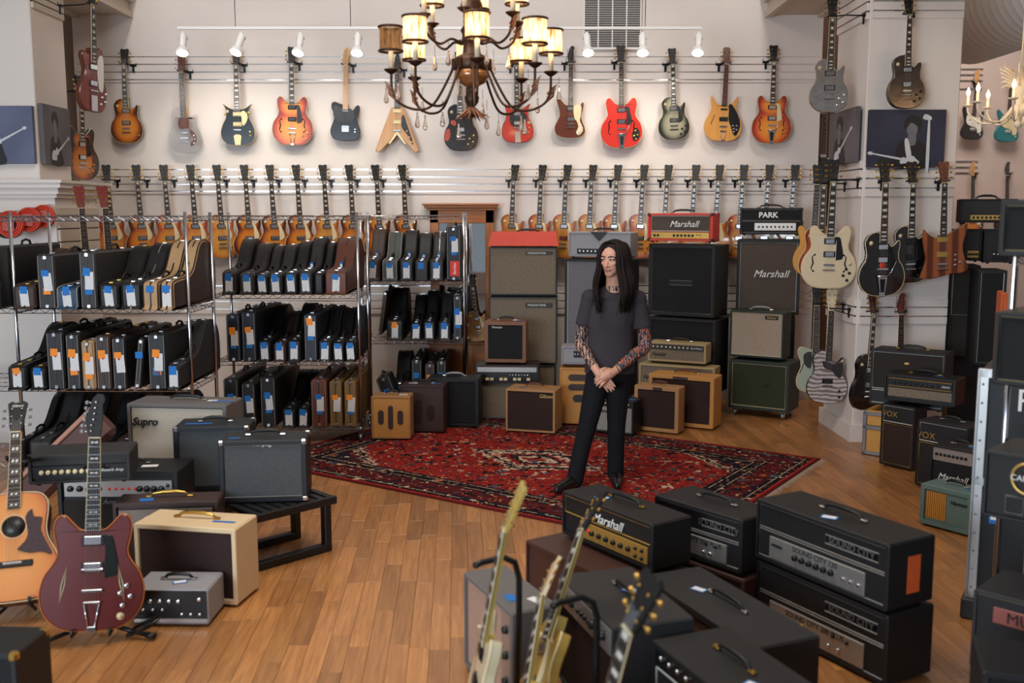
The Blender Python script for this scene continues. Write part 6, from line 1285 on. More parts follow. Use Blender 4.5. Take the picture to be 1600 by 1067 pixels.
# ------------------------------------------------------------------ bronze chandelier
BRZ = mat('bronze', (66, 46, 36), .45, .7, var=.3, scale=30); BRZC = mat('copper_leaf', (128, 84, 58), .5, .5, var=.3, scale=40)
CANDLE = mat('candle_sleeve', (226, 208, 176), .6, var=.05); AMBG = mat('amber_glass', (150, 100, 56), .12, .2, var=.5, scale=30, coat=.6)
CRYS = mat('crystal', (238, 220, 205), .04, var=0, trans=.9); BULB = mat('warm_bulb', (255, 214, 150), .4, emit=14, var=0)
def shade_mat():
    m, nt, b = nodes('mercury_glass_shade'); tc = nt.nodes.new('ShaderNodeTexCoord'); mp = nt.nodes.new('ShaderNodeMapping'); mp.inputs['Scale'].default_value = (60, 60, 9)
    nt.links.new(tc.outputs['Object'], mp.inputs[0]); n = nt.nodes.new('ShaderNodeTexNoise'); n.inputs['Scale'].default_value = 1.4; n.inputs['Detail'].default_value = 3; nt.links.new(mp.outputs[0], n.inputs['Vector'])
    r = ramp(nt, n.outputs['Fac'], [(.35, (150, 104, 62)), (.65, (255, 236, 206))])
    tr = nt.nodes.new('ShaderNodeBsdfTranslucent'); nt.links.new(r.outputs[0], tr.inputs[0]); tp = nt.nodes.new('ShaderNodeBsdfTransparent'); tp.inputs[0].default_value = sl((255, 232, 196))
    gl = nt.nodes.new('ShaderNodeBsdfGlossy'); gl.inputs[0].default_value = sl((150, 120, 90)); gl.inputs['Roughness'].default_value = .25
    m1 = nt.nodes.new('ShaderNodeMixShader'); m1.inputs[0].default_value = .34; m2 = nt.nodes.new('ShaderNodeMixShader'); m2.inputs[0].default_value = .12
    nt.links.new(tr.outputs[0], m1.inputs[1]); nt.links.new(tp.outputs[0], m1.inputs[2]); nt.links.new(m1.outputs[0], m2.inputs[1]); nt.links.new(gl.outputs[0], m2.inputs[2])
    nt.links.new(m2.outputs[0], nt.nodes['Material Output'].inputs[0]); return m
SHADE = shade_mat()
CY = 5.5; cc = PY(737, 110, CY); ch = empty('bronze_chandelier', (cc.x, CY, 2.40)); lab(ch, 'bronze two-tier chandelier with mica shades and crystal drops', 'chandelier')
zc_ = lambda y: PY(737, y, CY).z - 2.40
MB().lathe([(.0, zc_(186)), (.018, zc_(180)), (.012, zc_(168)), (.036, zc_(160)), (.04, zc_(152)), (.018, zc_(142)), (.022, zc_(137)), (.03, zc_(134))], 20).build('finial', BRZ, ch)
MB().lathe([(.03, zc_(136)), (.07, zc_(130)), (.094, zc_(121)), (.094, zc_(113)), (.085, zc_(109))], 24).build('glass_bowl', AMBG, ch)
MB().lathe([(.088, zc_(110)), (.096, zc_(108)), (.096, zc_(92)), (.088, zc_(90)), (.05, zc_(84)), (.04, zc_(60)), (.06, zc_(48)), (.04, zc_(38)), (.035, zc_(20)), (.06, zc_(10)), (.05, zc_(0)), (.07, zc_(-12)), (.03, zc_(-30)), (.02, zc_(-60))], 20).build('stem', BRZ, ch)
MB().tube([(0, 0, zc_(-50)), (0, 0, 5.399 - 2.40)], .008, 8).build('hanging_rod', BRZ, ch)
q = MB(); rr = random.Random(2)
for k in range(14):
    a = 2 * PI * k / 14 + rr.uniform(-.1, .1); L = rr.uniform(.06, .1)
    q.tube([(.012 * math.cos(a), .012 * math.sin(a), zc_(168)), (L * .5 * math.cos(a), L * .5 * math.sin(a), zc_(178)), (L * math.cos(a), L * math.sin(a), zc_(186 + rr.uniform(-3, 6)))], [.006, .008, .002], 5)
q.build('leaf_tassel', BRZC, ch)
CRM_ = MB().lathe([(0, 0), (.006, -.008), (.004, -.016), (.008, -.042), (.0145, -.07), (.012, -.081), (0, -.088)], 8, smooth=False).mesh('crystal_drop', CRYS)
def armset(n, rot, r, zcup, zlow, zroot, r0, shade_h, lit, rsh=.06):
    for k in range(n):
        a = rot + 2 * PI * k / n; ca, sa = math.cos(a), math.sin(a); Pt = lambda rad, z: (rad * ca, rad * sa, z)
        pts = cat_rom([Pt(r0, zroot), Pt(r0 + .012, zroot - .05), Pt(r0 + (r - r0) * .32, zlow + .03), Pt(r0 + (r - r0) * .6, zlow), Pt(r0 + (r - r0) * .88, zlow + .035), Pt(r - .004, zlow + .1), Pt(r, zcup)], 5, False)
        arm = MB().tube(pts, .007, 7).build('arm', BRZ, ch)
        q = MB()
        for j in range(3): q.tube([Pt(r - .02, zlow + .05 + .02 * j), Pt(r + .012, zlow + .08 + .02 * j), Pt(r + .02 + .01 * j, zlow + .105 + .02 * j)], [.006, .008, .001], 5)
        q.build('leaf', BRZC, arm)
        MB().lathe([(.006, -.02), (.02, -.012), (.036, 0), (.04, .006), (.034, .008), (.0, .006)], 18, Pt(r, zcup)).build('drip_dish', BRZ, arm)
        MB().lathe([(.0135, .006), (.0135, .1), (.012, .1)], 12, Pt(r, zcup)).build('candle', CANDLE, arm)
        zs = zcup + .095
        sh_ = MB(); sh_.lathe([(rsh, 0), (rsh, shade_h)], 24); sh_.v = [(x + r * ca, y + r * sa, z + zs) for x, y, z in sh_.v]; sh_.f = [f for f in sh_.f if len(f) == 4]; sh_.m = sh_.m[:len(sh_.f)]; sh_.sm = sh_.sm[:len(sh_.f)]
        so = sh_.build('lamp_shade', SHADE, arm)
        for zz in (0, shade_h - .012): MB().tube([(r * ca + (rsh + .003) * math.cos(t), r * sa + (rsh + .003) * math.sin(t), zs + zz + .006) for t in [2 * PI * j / 24 for j in range(24)]], .0068, 5, closed=True).build('shade_ring', BRZ, arm)
        if k not in lit: continue
        MB().lathe([(.008, 0), (.017, .02), (.017, .035), (.006, .065), (0, .072)], 12, Pt(r, zs + .018)).build('bulb', BULB, arm)
        l = bpy.data.lights.new('bulb_light', 'POINT'); l.energy = 2.4; l.color = (1, .78, .52); l.shadow_soft_size = .03
        lo = link('bulb_light', l, ch, Pt(r, zs + .06))
for t_ in range(8):
    a = R(6) + 2 * PI * t_ / 8; ca, sa = math.cos(a), math.sin(a)
    MB().cbox((.084, -.014, zc_(110)), (.108, .014, zc_(92)), .004, Matrix.Rotation(a, 4, 'Z')).build('arm_bracket', BRZ, ch)
armset(8, R(6), .43, zc_(112), zc_(172), zc_(100), .1, .135, {0, 1, 2, 3, 5, 6, 7})
armset(6, R(25), .27, zc_(30), zc_(72), zc_(52), .045, .135, {0, 1, 2, 3, 4, 5})
rr = random.Random(4)
for k in range(16):
    a = R(6 + 11) + 2 * PI * k / 16; r_ = .47 if k % 2 else .3; z = zc_(138) if k % 2 else zc_(180)
    link('crystal_drop', CRM_, ch, (r_ * math.cos(a), r_ * math.sin(a), z + rr.uniform(-.02, .02)), (0, 0, a))
    MB().tube([(r_ * math.cos(a), r_ * math.sin(a), z - .005), (r_ * math.cos(a), r_ * math.sin(a), z + .05)], .0012, 4).build('drop_wire', BRZ, ch)
for k in range(6):
    a = R(25 + 30) + 2 * PI * k / 6
    link('crystal_drop', CRM_, ch, (.2 * math.cos(a), .2 * math.sin(a), zc_(84)), (0, 0, a)); MB().tube([(.2 * math.cos(a), .2 * math.sin(a), zc_(84)), (.2 * math.cos(a), .2 * math.sin(a), zc_(70))], .0012, 4).build('drop_wire', BRZ, ch)
# ------------------------------------------------------------------ small white chandelier at the right edge
WY2 = 7.3; wc = PY(1592, 170, WY2); wh = empty('white_chandelier', (wc.x, WY2, wc.z)); lab(wh, 'small white beaded chandelier with candle bulbs at the right edge', 'chandelier')
IV = mat('ivory_enamel', (236, 218, 190), .45, var=.06)
MB().lathe([(.0, -.14), (.02, -.13), (.03, -.1), (.012, -.07), (.05, -.04), (.055, 0), (.02, .04), (.03, .1), (.06, .16), (.025, .22), (.012, .3)], 16).build('stem', IV, wh)
MB().tube([(0, 0, .28), (0, 0, 3.66 - wc.z)], .006, 6).build('chain', IV, wh)
bead = MB().lathe([(0, -.008), (.007, -.004), (.007, .004), (0, .008)], 8).mesh('bead', CRYS)
for k in range(8):
    a = R(12) + 2 * PI * k / 8; ca, sa = math.cos(a), math.sin(a); Pt = lambda rad, z: (rad * ca, rad * sa, z)
    arm = MB().tube(cat_rom([Pt(.04, .02), Pt(.12, -.08), Pt(.24, -.09), Pt(.33, -.02), Pt(.34, .04)], 5, False), .007, 6).build('arm', IV, wh)
    MB().lathe([(.008, 0), (.03, .008), (.034, .016), (.01, .016), (.01, .08), (.008, .08)], 12, Pt(.34, .03)).build('candle_cup', IV, arm)
    MB().lathe([(.006, .0), (.014, .02), (.013, .035), (0, .065)], 10, Pt(.34, .11)).build('bulb', BULB, arm)
    for j in range(5): link('bead', bead, arm, Pt(.1 + .055 * j, -.085 - .035 * math.sin(PI * j / 4) + .02))
    q = MB()
    for j in range(5): q.tube([Pt(.05, .16 + .02 * j), Pt(.1 + .01 * j, .17 + .03 * j), Pt(.13, .15 + .04 * j)], [.006, .006, .002], 5)
    q.build('crown_leaf', IV, wh)
    l = bpy.data.lights.new('bulb_light', 'POINT'); l.energy = 1.6; l.color = (1, .72, .42); l.shadow_soft_size = .02; link('bulb_light', l, wh, Pt(.34, .15))
# ------------------------------------------------------------------ red cables hanging on the left column plinth
for i, (px, py_, r_, m_) in enumerate(((30, 350, .1, mat('red_cable', (206, 60, 36), .5)), (52, 343, .09, mat('red_cable', (206, 60, 36), .5)), (68, 338, .085, mat('red_cable', (206, 60, 36), .5)), (2, 352, .1, BLACK))):
    p = PY(px, py_, 8.2); g = empty('coiled_cable', (p.x, 8.06 + .075 * i, p.z)); lab(g, ['front bright red coiled cable pack on the left plinth', 'middle red coiled cable pack on the left plinth', 'rear red coiled cable pack on the left plinth', 'black coiled cable pack at the left edge of the plinth'][i], 'cable', 'coiled cables on the plinth')
    q = MB()
    for k in range(6): q.tube([((r_ - .018 * (k % 3)) * math.cos(t), -.014 + .02 * (k // 3), (r_ - .018 * (k % 3)) * math.sin(t)) for t in [2 * PI * j / 28 for j in range(28)]], .0095, 6, closed=True)
    q.build('coil', m_, g, stuff=True)
    MB().box((-.045, -.042, -.05), (.045, -.038, .045)).build('header_card', mat('cable_card', (186, 92, 84), .7, var=.4, scale=30), g)
    MB().tube([(0, -.03, r_), (0, .28 - .075 * i, r_ + .01)], .004, 6).build('peg', STEEL, g)
# ------------------------------------------------------------------ right edge: flight case and near rack
fcA = PZ(1507, 965, .0)
fc = empty('flight_case', (fcA.x, fcA.y, .004), (0, 0, R(-32))); lab(fc, 'tall black flight case with silver riveted edges at the right edge', 'case')
FH = 1.22; FW = .9; FD = .55
MB().box((.012, .012, .12), (FW, FD, FH)).build('panel_shell', mat('flight_black', (26, 27, 30), .6, var=.1), fc)
MB().cbox((-.02, -.02, 0), (FW, FD, .1), .006).build('base', BLACK, fc)
ALU = mat('aluminium_edge', (178, 176, 174), .4, .8, var=.1)
for a_, b_ in (((-.004, -.004, .1), (.045, .014, FH)), ((-.006, -.004, .1), (.012, .045, FH)), ((-.004, -.004, FH - .04), (FW, .014, FH + .004)), ((-.004, -.004, .1), (FW, .014, .14)), ((.33, -.004, .1), (.37, .012, FH)), ((-.004, -.004, .66), (FW, .012, .7))): MB().cbox(a_, b_, .003).build('edge_rail', ALU, fc)
riv = MB().lathe([(.006, 0), (.004, .003), (0, .0035)], 8, M=Matrix.Rotation(PI / 2, 4, 'X')).mesh('rivet', STEEL)
for k in range(12): link('rivet', riv, fc, (.02, -.004, .16 + k * .09))
link('lettering', text_mesh('RIG', .15, WHITEL), fc, (.28, .009, 1.08))
tg = MB().cbox((-.018, -.002, -.07), (.018, 0, 0), .004).build('price_tag', TAPE, fc, (.1, -.02, .56)); MB().box((-.012, -.003, -.05), (.012, -.0015, -.012)).build('label', PAPERW, tg)
MB().tube([(.1, -.018, .56), (.105, -.01, .63)], .0012, 4).build('tag_string', PAPERW, fc)
RY = 3.95; px_ = PY(1562, 800, 4.035).x - .085
tiers = [PY(1580, y, RY).z for y in (400, 594, 792, 1018)]
shelf_unit('chrome wire rack nearest the camera at the right edge', px_ + .085, px_ + .835, RY + .085, RY + .465, [t for t in tiers] + [], casters=False, rz=R(-45))
zt_ = tiers
RZ = R(-45)
def onrack(n, lb_, u, v, z, w, h, d, yaw, **k):
    x = px_ + u * math.cos(RZ) - v * math.sin(RZ); y = RY + u * math.sin(RZ) + v * math.cos(RZ)
    return amp(n, lb_, ((x, y), RZ, w, z, h), d, **k)
OLV = mat('olive_piping', (112, 106, 78), .5)
onrack('speaker_cabinet', 'black cabinet with olive piping on the top shelf of the near rack', .02, -.15, zt_[0] + .004, .6, .215, .3, -6, shell=TOLEX, th=.02, regions=[full(GR_BLACK, pipe=OLV)], feet=False, hand=False)
onrack('speaker_cabinet', 'black cabinet with pale piping and silver badge on the near rack', .02, -.13, zt_[1] + .004, .6, .285, .3, -6, shell=TOLEX, th=.016, regions=[full(GR_BLACK, pipe=OLV), ('badge', .2, .62, .62, .82, BLACK, {'proud': .006, 'text': [('Laney', .5, .5, .07, WHITEL, .3)]})], feet=False, hand=False)
onrack('amplifier_head', 'black amplifier with gold ring emblem on the near rack', .02, -.15, zt_[2] + .004, .62, .265, .32, -6, shell=TOLEXD, th=.012, regions=[('fascia', 0, 1, 0, 1, TOLEX), ('socket_plate', .12, .24, .06, .36, BLACK, {'pipe': GREYL, 'proud': .004}), ('socket_plate', .28, .4, .06, .36, BLACK, {'pipe': GREYL, 'proud': .004})], feet=False, hand=False)
cb_ = [o for o in bpy.data.objects if o.get('label', '') == 'black amplifier with gold ring emblem on the near rack'][0]
MB().tube([(.165 + .06 * math.cos(t), .0, .175 + .06 * math.sin(t)) for t in [2 * PI * j / 28 for j in range(28)]], .007, 6, closed=True).build('emblem_ring', GOLDL, cb_)
link('lettering', text_mesh('CARLSBRO', .032, WHITEL), cb_, (.18, -.006, .175))
onrack('amplifier_head', 'black amplifier with red name strip and lilac panel on the near rack', .02, -.18, zt_[3] + .004, .64, .325, .32, -6, shell=TOLEXD, th=.014, regions=[('fascia', 0, 1, .3, 1, TOLEX, {'pipe': OLV}), ('name_strip', .1, .95, .64, .86, mat('brick_red', (150, 84, 74), .5), {'proud': .004, 'text': [('MUSIC MAN', .42, .5, .062, BLACK)]}), ('panel', 0, 1, 0, .3, mat('lilac_panel', (132, 116, 140), .5), {'knobs': kn(2, .3, .36, .5, .014, KS) + [(.42, .5, .014, REDDOT)]})], feet=False, hand=False)
amp('amplifier_head', 'black amplifier top at the bottom right corner under the near rack', ft(1535, 1048, 1640, 1062, .46, .4), .3, TOLEX, .02, [full(GR_BLACK)], hand=False, feet=False)
# cable by the small grey amplifier
p = PZ(232, 985); q = MB()
for k in range(3): q.tube([(.07 * math.cos(t) + .01 * k, .05 * math.sin(t), .006 + .011 * k + .03 * (1 + math.cos(t))) for t in [2 * PI * j / 24 for j in range(24)]], .004, 5, closed=True)
o = q.build('coiled_power_cord', BLACK, None, (p.x - .01, p.y - .06, 0)); lab(o, 'thin black power cord coiled between burgundy guitar and grey amplifier', 'cable')
# ------------------------------------------------------------------ the man on the rug
def remesh(mb, vox, mats, name, parent, smooth=6, fac=.5):
    o = mb.build(name, mats, None); me0 = o.data
    r = o.modifiers.new('r', 'REMESH'); r.mode = 'VOXEL'; r.voxel_size = vox; r.use_smooth_shade = True
    s = o.modifiers.new('s', 'SMOOTH'); s.iterations = smooth; s.factor = fac
    bpy.context.view_layer.update()
    me = bpy.data.meshes.new_from_object(o.evaluated_get(bpy.context.evaluated_depsgraph_get()))
    o.modifiers.clear(); o.data = me; bpy.data.meshes.remove(me0); me.name = name
    me.materials.clear()
    for m in (mats if isinstance(mats, list) else [mats]): me.materials.append(m)
    o.parent = parent
    return o
def ell(mb, c, r, M=None, n=14):
    T = Matrix.Translation(c) @ (M or Matrix.Identity(4)) @ Matrix.Diagonal((r[0], r[1], r[2], 1))
    prof = [(math.sin(PI * k / n), -math.cos(PI * k / n)) for k in range(n + 1)]; prof[0] = (0, -1); prof[-1] = (0, 1)
    mb.lathe(prof, 18, M=T)
def limb(mb, pts, rs, n=12):
    P_ = [Vector(p) for p in pts]; mb.tube(P_, rs, n)
    for p, r in zip(P_, rs): ell(mb, p, (r, r, r), n=8)
def limbs(mb, pts, rs, sub=4): 
    P_ = cat_rom(pts, sub, False); k = len(pts) - 1; R_ = []
    for i in range(len(P_)):
        t = min(i / sub, k); a = min(int(t), k - 1); R_.append(rs[a] + (rs[a + 1] - rs[a]) * (t - a))
    mb.tube(P_, R_, 12); ell(mb, P_[0], (R_[0],) * 3, n=8); ell(mb, P_[-1], (R_[-1],) * 3, n=8)
MX0, MY0 = .69, 7.0
man = empty('person', (MX0, MY0, .0125)); lab(man, 'long-haired man in dark t-shirt and black jeans standing with hands clasped', 'person')
def w(x, y, z): return Vector((x - MX0, y - MY0, z - .009))
SKIN = mat('skin', (218, 164, 140), .5, var=.08, scale=12); SKIN.node_tree.nodes['Principled BSDF'].inputs['Subsurface Weight'].default_value = .08
def tattoo(name, cols, sc, thr):
    m, nt, b = nodes(name); tc = nt.nodes.new('ShaderNodeTexCoord')
    vo = nt.nodes.new('ShaderNodeTexVoronoi'); vo.inputs['Scale'].default_value = sc; nw = nt.nodes.new('ShaderNodeTexNoise'); nw.inputs['Scale'].default_value = sc * .5; nt.links.new(tc.outputs['Object'], nw.inputs['Vector'])
    va = nt.nodes.new('ShaderNodeVectorMath'); va.operation = 'MULTIPLY_ADD'; va.inputs[1].default_value = (.08,) * 3; nt.links.new(nw.outputs['Color'], va.inputs[0]); nt.links.new(tc.outputs['Object'], va.inputs[2]); nt.links.new(va.outputs[0], vo.inputs['Vector'])
    cs = nt.nodes.new('ShaderNodeSeparateColor'); nt.links.new(vo.outputs['Color'], cs.inputs[0]); r = ramp(nt, cs.outputs[0], cols); r.color_ramp.interpolation = 'CONSTANT'
    wv = nt.nodes.new('ShaderNodeTexWave'); wv.inputs['Scale'].default_value = 15; wv.inputs['Distortion'].default_value = 7; wv.inputs['Detail'].default_value = 2; wv.inputs['Detail Scale'].default_value = 2.5; nt.links.new(tc.outputs['Object'], wv.inputs['Vector'])
    lt = nt.nodes.new('ShaderNodeMath'); lt.operation = 'LESS_THAN'; lt.inputs[1].default_value = thr; nt.links.new(wv.outputs['Fac'], lt.inputs[0])
    mx = nt.nodes.new('ShaderNodeMix'); mx.data_type = 'RGBA'; nt.links.new(lt.outputs[0], mx.inputs[0]); nt.links.new(r.outputs[0], mx.inputs[6]); mx.inputs[7].default_value = sl((44, 42, 50))
    nt.links.new(mx.outputs[2], b.inputs['Base Color']); b.inputs['Roughness'].default_value = .55; return m
TATA = tattoo('line_tattoo', [(0, (196, 150, 130)), (.6, (150, 116, 106)), (.85, (90, 78, 78))], 42, .42)
TATB = tattoo('colour_tattoo', [(0, (204, 120, 92)), (.35, (62, 84, 106)), (.6, (198, 134, 110)), (.75, (86, 108, 122)), (.9, (196, 96, 60))], 52, .25)
# joints
S1, S2 = w(.548, 7.04, 1.36), w(.895, 7.04, 1.35)           # shoulders (photo left, photo right)
E1, E2 = w(.488, 7.05, 1.03), w(.955, 7.05, 1.01)
W1, W2 = w(.588, 6.86, .862), w(.712, 6.82, .862)
yaw_h = R(33); f_ = Vector((-math.sin(yaw_h), -math.cos(yaw_h), 0)); s_ = Vector((math.cos(yaw_h), -math.sin(yaw_h), 0)); u_ = Vector((0, 0, 1))
HC = w(.708, 6.99, 1.625)
MH = Matrix((tuple(s_) + (0,), tuple(-f_) + (0,), (0, 0, 1, 0), (0, 0, 0, 1))).transposed()     # local x = side, -y = face, z = up
def hp(side, fwd, up): return HC + s_ * side + f_ * fwd + u_ * up
b = MB()
# head
ell(b, hp(0, -.012, .045), (.076, .094, .088), MH); ell(b, hp(0, .022, -.02), (.063, .07, .09), MH); ell(b, hp(0, .048, -.088), (.036, .036, .034), MH); ell(b, hp(0, .03, -.07), (.05, .05, .038), MH)
ell(b, hp(0, .066, .03), (.055, .03, .05), MH)
for sd in (-1, 1):
    ell(b, hp(sd * .038, .064, -.02), (.019, .018, .02), MH); ell(b, hp(sd * .03, .082, .012), (.026, .012, .008), MH)
    ell(b, hp(sd * .078, -.012, -.005), (.01, .02, .032), MH); ell(b, hp(sd * .013, .094, -.042), (.009, .01, .008), MH)
limb(b, [hp(0, .084, .008), hp(0, .097, -.018), hp(0, .108, -.04)], [.009, .0105, .0125], 8)
ell(b, hp(0, .08, -.066), (.026, .011, .007), MH); ell(b, hp(0, .079, -.077), (.022, .011, .0075), MH)
# neck, torso and legs under the clothes
limb(b, [hp(0, -.02, -.05), w(.72, 7.03, 1.46), w(.722, 7.04, 1.40)], [.056, .057, .066])
ell(b, w(.72, 7.05, 1.36), (.15, .075, .06)); ell(b, w(.715, 7.05, 1.2), (.15, .09, .18)); ell(b, w(.70, 7.04, .98), (.13, .085, .2)); ell(b, w(.69, 7.04, .85), (.14, .09, .11))
HL, HR = w(.625, 7.03, .82), w(.765, 7.05, .82); KL, KR = w(.535, 6.96, .44), w(.75, 7.02, .44); AL, AR = w(.45, 6.92, .1), w(.755, 7.08, .1)
for h_, k_, a_ in ((HL, KL, AL), (HR, KR, AR)): limb(b, [h_, (h_ + k_) / 2, k_, (k_ * .6 + a_ * .4), a_], [.078, .068, .05, .05, .036])
# arms
limbs(b, [S1, (S1 + E1) / 2, E1, (E1 * .65 + W1 * .35), W1], [.045, .043, .04, .041, .028]); limbs(b, [S2, (S2 + E2) / 2, E2, (E2 * .65 + W2 * .35), W2], [.047, .045, .042, .043, .028])
# lower hand (arm on the photo's left): palm under the other hand, fingers pointing down right
c1 = w(.640, 6.815, .805); d1 = (w(.715, 6.80, .715) - W1).normalized(); p1 = Vector((.62, 0, .72)).normalized()
limbs(b, [W1, W1 + d1 * .05, W1 + d1 * .09], [.028, .034, .034]); 
for k, L in enumerate((.085, .095, .09, .072)):
    o_ = p1 * (.031 - .0205 * k); q0 = W1 + d1 * .085 + o_; q1 = q0 + d1 * L * .5 + Vector((0, -.012, 0)); q2 = q0 + d1 * L + Vector((0, .002, -.006)); limbs(b, [q0, q1, q2], [.0098, .0085, .0068], 3)
limbs(b, [W1 + d1 * .03 + p1 * .03, W1 + d1 * .07 + p1 * .055 + Vector((0, -.01, 0)), W1 + d1 * .105 + p1 * .058], [.012, .011, .009], 3)
# upper hand: crosses over the wrist, fingers curled round it
d2 = (w(.60, 6.79, .815) - W2).normalized(); p2 = Vector((.42, 0, -.9)).normalized()
limbs(b, [W2, W2 + d2 * .045 + Vector((0, -.012, 0)), W2 + d2 * .085 + Vector((0, -.012, 0))], [.028, .035, .034])
for k, L in enumerate((.07, .08, .078, .06)):
    o_ = p2 * (-.033 + .0215 * k); q0 = W2 + d2 * .085 + o_ + Vector((0, -.014, 0)); q1 = q0 + d2 * L * .5 + Vector((-.004, -.008, -.016)); q2 = q0 + d2 * L * .72 + Vector((-.004, .022, -.034)); limbs(b, [q0, q1, q2], [.0102, .0092, .0075], 3)
limbs(b, [W2 + d2 * .03 - p2 * .028, W2 + d2 * .06 - p2 * .05 + Vector((0, -.012, 0)), W2 + d2 * .095 - p2 * .05 + Vector((0, -.006, 0))], [.013, .0115, .009], 3)
body = remesh(b, .0040, [SKIN, TATA, TATB], 'body', man, 4, .4)
def dseg(p, a, c):
    ab = c - a; t = max(0, min(1, (p - a).dot(ab) / ab.length_squared)); return (p - a - ab * t).length
mi_ = []
for pl_ in body.data.polygons:
    p = pl_.center; i = 0
    if p.z < 1.22 - .009 and p.z > .6:
        da = min(dseg(p, S1, E1), dseg(p, E1, W1)); db = min(dseg(p, S2, E2), dseg(p, E2, W2))
        if da < .062 and da < db and dseg(p, W1, W1 + d1 * .2) > .045: i = 1
        elif db < .066 and db < da and dseg(p, W2, W2 + d2 * .2) > .045: i = 2
    if 1.395 < p.z < 1.435 and abs(p.x - .028) < .045 and p.y < .0: i = 1
    mi_.append(i)
body.data.polygons.foreach_set('material_index', mi_)
# face details
EYEW = mat('eye_white', (226, 220, 214), .3, var=0); IRIS = mat('iris', (44, 30, 24), .2, var=0); BROW = mat('brow_hair', (40, 28, 24), .8); LIP = mat('lips', (176, 106, 96), .45, var=.05)
for sd in (-1, 1):
    q = MB(); ell(q, hp(sd * .031, .0845, .0005), (.0135, .006, .0055), MH, 8); e = q.build('eye', EYEW, man)
    q = MB(); ell(q, hp(sd * .031 - .003, .0895, .0005), (.0055, .0025, .0052), MH, 8); q.build('iris', IRIS, e)
    MB().tube([hp(sd * .015, .087, .003), hp(sd * .03, .092, .0075), hp(sd * .048, .082, .002)], .0028, 5).build('eyelid', BROW, man)
    MB().tube([hp(sd * .012, .096, .020), hp(sd * .032, .095, .027), hp(sd * .056, .075, .019)], [.004, .0042, .002], 6).build('eyebrow', BROW, man)
q = MB(); q.tube([hp(-.031, .079, -.0635), hp(-.013, .0925, -.069), hp(0, .0945, -.0695), hp(.013, .0925, -.069), hp(.031, .079, -.0635)], [.0015, .0032, .0036, .0032, .0015], 6); q.tube([hp(-.024, .083, -.0695), hp(0, .0925, -.0765), hp(.024, .083, -.0695)], [.0015, .0045, .0015], 6); q.build('lips', LIP, man)
# t-shirt
SH = mat('charcoal_cotton', (64, 60, 65), .9, var=.12, scale=10, bump=1., bscale=9, spec=.15)
t = MB()
ell(t, w(.72, 7.045, 1.36), (.16, .085, .062)); ell(t, w(.718, 7.045, 1.24), (.172, .108, .15)); ell(t, w(.712, 7.05, 1.06), (.158, .106, .2))
T_ = Matrix.Translation(w(.70, 7.045, 0)) @ Matrix.Diagonal((1, .64, 1, 1)); t.lathe([(.0, .815), (.182, .815), (.181, .86), (.166, .95), (.16, 1.05), (.17, 1.18), (.155, 1.28), (.1, 1.34), (0, 1.36)], 24, M=T_)
for S_, E_, r_ in ((S1, E1, .056), (S2, E2, .059)):
    t.tube([S_, S_ + (E_ - S_) * .3, S_ + (E_ - S_) * .62], [r_ - .002, r_ + .002, r_ + .007], 14); ell(t, S_, (r_ + .002,) * 3, n=8)
    limb(t, [S_ + Vector((0, 0, .0)), w(.722, 7.05, 1.402)], [.05, .05])
ell(t, w(.722, 7.06, 1.405), (.085, .065, .03))
remesh(t, .008, SH, 't_shirt', man, 6)
MB().tube([w(.72 + .072 * math.cos(a), 7.03 + .06 * math.sin(a), 1.425 - .03 * (1 - math.sin(a)) * .7) for a in [2 * PI * j / 24 for j in range(24)]], .007, 6, closed=True).build('collar', SH, man)
# jeans, boots
JN = mat('black_denim', (24, 25, 30), .85, var=.2, scale=14, bump=.4, bscale=26, spec=.2)
j = MB()
T_ = Matrix.Translation(w(.695, 7.045, 0)) @ Matrix.Diagonal((1, .66, 1, 1)); j.lathe([(0, .70), (.12, .70), (.165, .76), (.166, .82), (.158, .88), (.152, .92), (0, .92)], 24, M=T_)
for h_, k_, a_ in ((HL, KL, AL), (HR, KR, AR)): limbs(j, [h_, (h_ + k_) / 2, k_, (k_ + a_) / 2, a_ + Vector((0, 0, -.035))], [.094, .082, .067, .062, .062])
remesh(j, .008, JN, 'jeans', man, 6)
BT = mat('black_leather', (14, 14, 16), .35, var=.1)
for nm, a_, tip in (('boot', AL, w(.29, 6.70, .03)), ('boot', AR, w(.745, 6.86, .03))):
    q = MB(); fl = Vector((a_.x, a_.y, .045)); d_ = (tip - fl); d_.z = 0; d_.normalize()
    limb(q, [a_ + Vector((0, 0, .03)), fl + Vector((0, 0, .01))], [.05, .046]); limb(q, [fl - d_ * .04 + Vector((0, 0, -.005)), fl + d_ * .07, fl + d_ * .17 + Vector((0, 0, -.008)), fl + d_ * .235 + Vector((0, 0, -.014))], [.042, .045, .04, .026])
    q.v = [(x, y, max(z, .0)) for x, y, z in q.v]
    o = remesh(q, .006, BT, nm, man, 4)
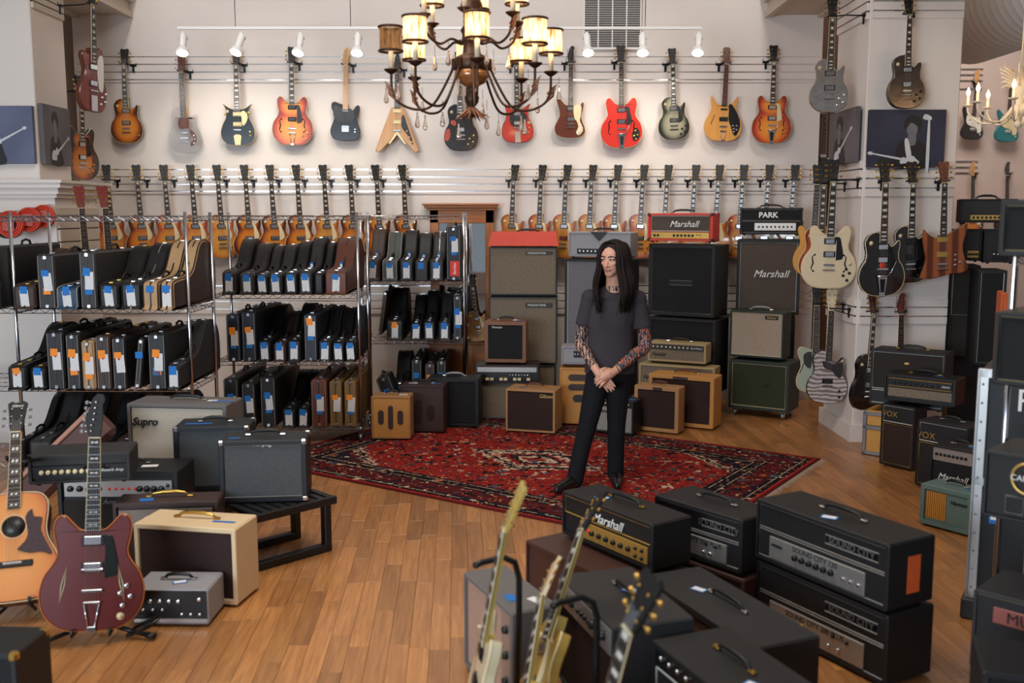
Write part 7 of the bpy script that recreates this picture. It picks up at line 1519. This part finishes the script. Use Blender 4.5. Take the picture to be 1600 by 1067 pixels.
# wristbands
MB().tube([W2 + (E2 - W2).normalized() * .035 + (Vector((0, -1, 0)) * math.cos(t_) + (E2 - W2).normalized().cross(Vector((0, -1, 0))) * math.sin(t_)) * .034 for t_ in [2 * PI * k / 18 for k in range(18)]], .0045, 6, closed=True).build('wristband', BLACK, man)
MB().tube([W1 + (E1 - W1).normalized() * .07 + (Vector((0, -1, 0)) * math.cos(t_) + (E1 - W1).normalized().cross(Vector((0, -1, 0))) * math.sin(t_)) * .037 for t_ in [2 * PI * k / 18 for k in range(18)]], .0045, 6, closed=True).build('wristband', BLACK, man)
# hair: parted in the middle, falling over both shoulders
HM = mat('dark_hair', (30, 21, 19), .6, var=.35, scale=60, spec=.22)
h = MB(); rr = random.Random(11)
ell(h, hp(0, -.022, .058), (.086, .098, .088), MH)
for sd in (-1, 1):
    for k in range(150):
        t_ = k / 149; th = R(40 + 135 * t_) * sd + rr.uniform(-.04, .04); dv = f_ * math.cos(th) + s_ * math.sin(th)
        fr_ = max(0, 1 - t_ * 1.5)                         # how far in front of the shoulder it falls
        top_ = hp(sd * .004, .062 - .12 * t_, .134 - .02 * abs(.4 - t_)); out_ = .094 + rr.uniform(-.006, .016); lay = rr.uniform(-.004, .016)
        p1_ = hp(0, -.012, .112) + dv * (.066 + .02 * t_ + lay * .4); p2_ = hp(0, -.014, .04) + dv * ((.094 if t_ < .2 else .098) + lay); p3_ = hp(0, -.018, -.06) + dv * (out_ + lay)
        sq = Vector((sd * .012, 0, 0))
        p4_ = hp(0, -.015, -.16) + dv * (out_ + .014 + lay) + sq + Vector((0, -.04 * fr_, 0)); L_ = rr.uniform(.30, .375)
        p5_ = hp(0, -.01, -.25) + dv * (out_ + .012) + sq * 1.6 + Vector((0, -.09 * fr_ + .035 * (1 - fr_), 0)); p6_ = hp(0, -.01, -L_) + dv * (out_ - .004) + sq * rr.uniform(-.6, 2) + Vector((0, -.105 * fr_ + .06 * (1 - fr_), 0))
        pts = cat_rom([top_, p1_, p2_, p3_, p4_, p5_, p6_], 3, False); n_ = len(pts)
        h.tube(pts, [.0055 + .003 * math.sin(PI * min(1, i / n_ * 1.4)) if i < n_ * .72 else .0075 * max(.1, 1 - (i / n_ - .72) * 3.3) for i in range(n_)], 6)
h.build('hair', HM, man)
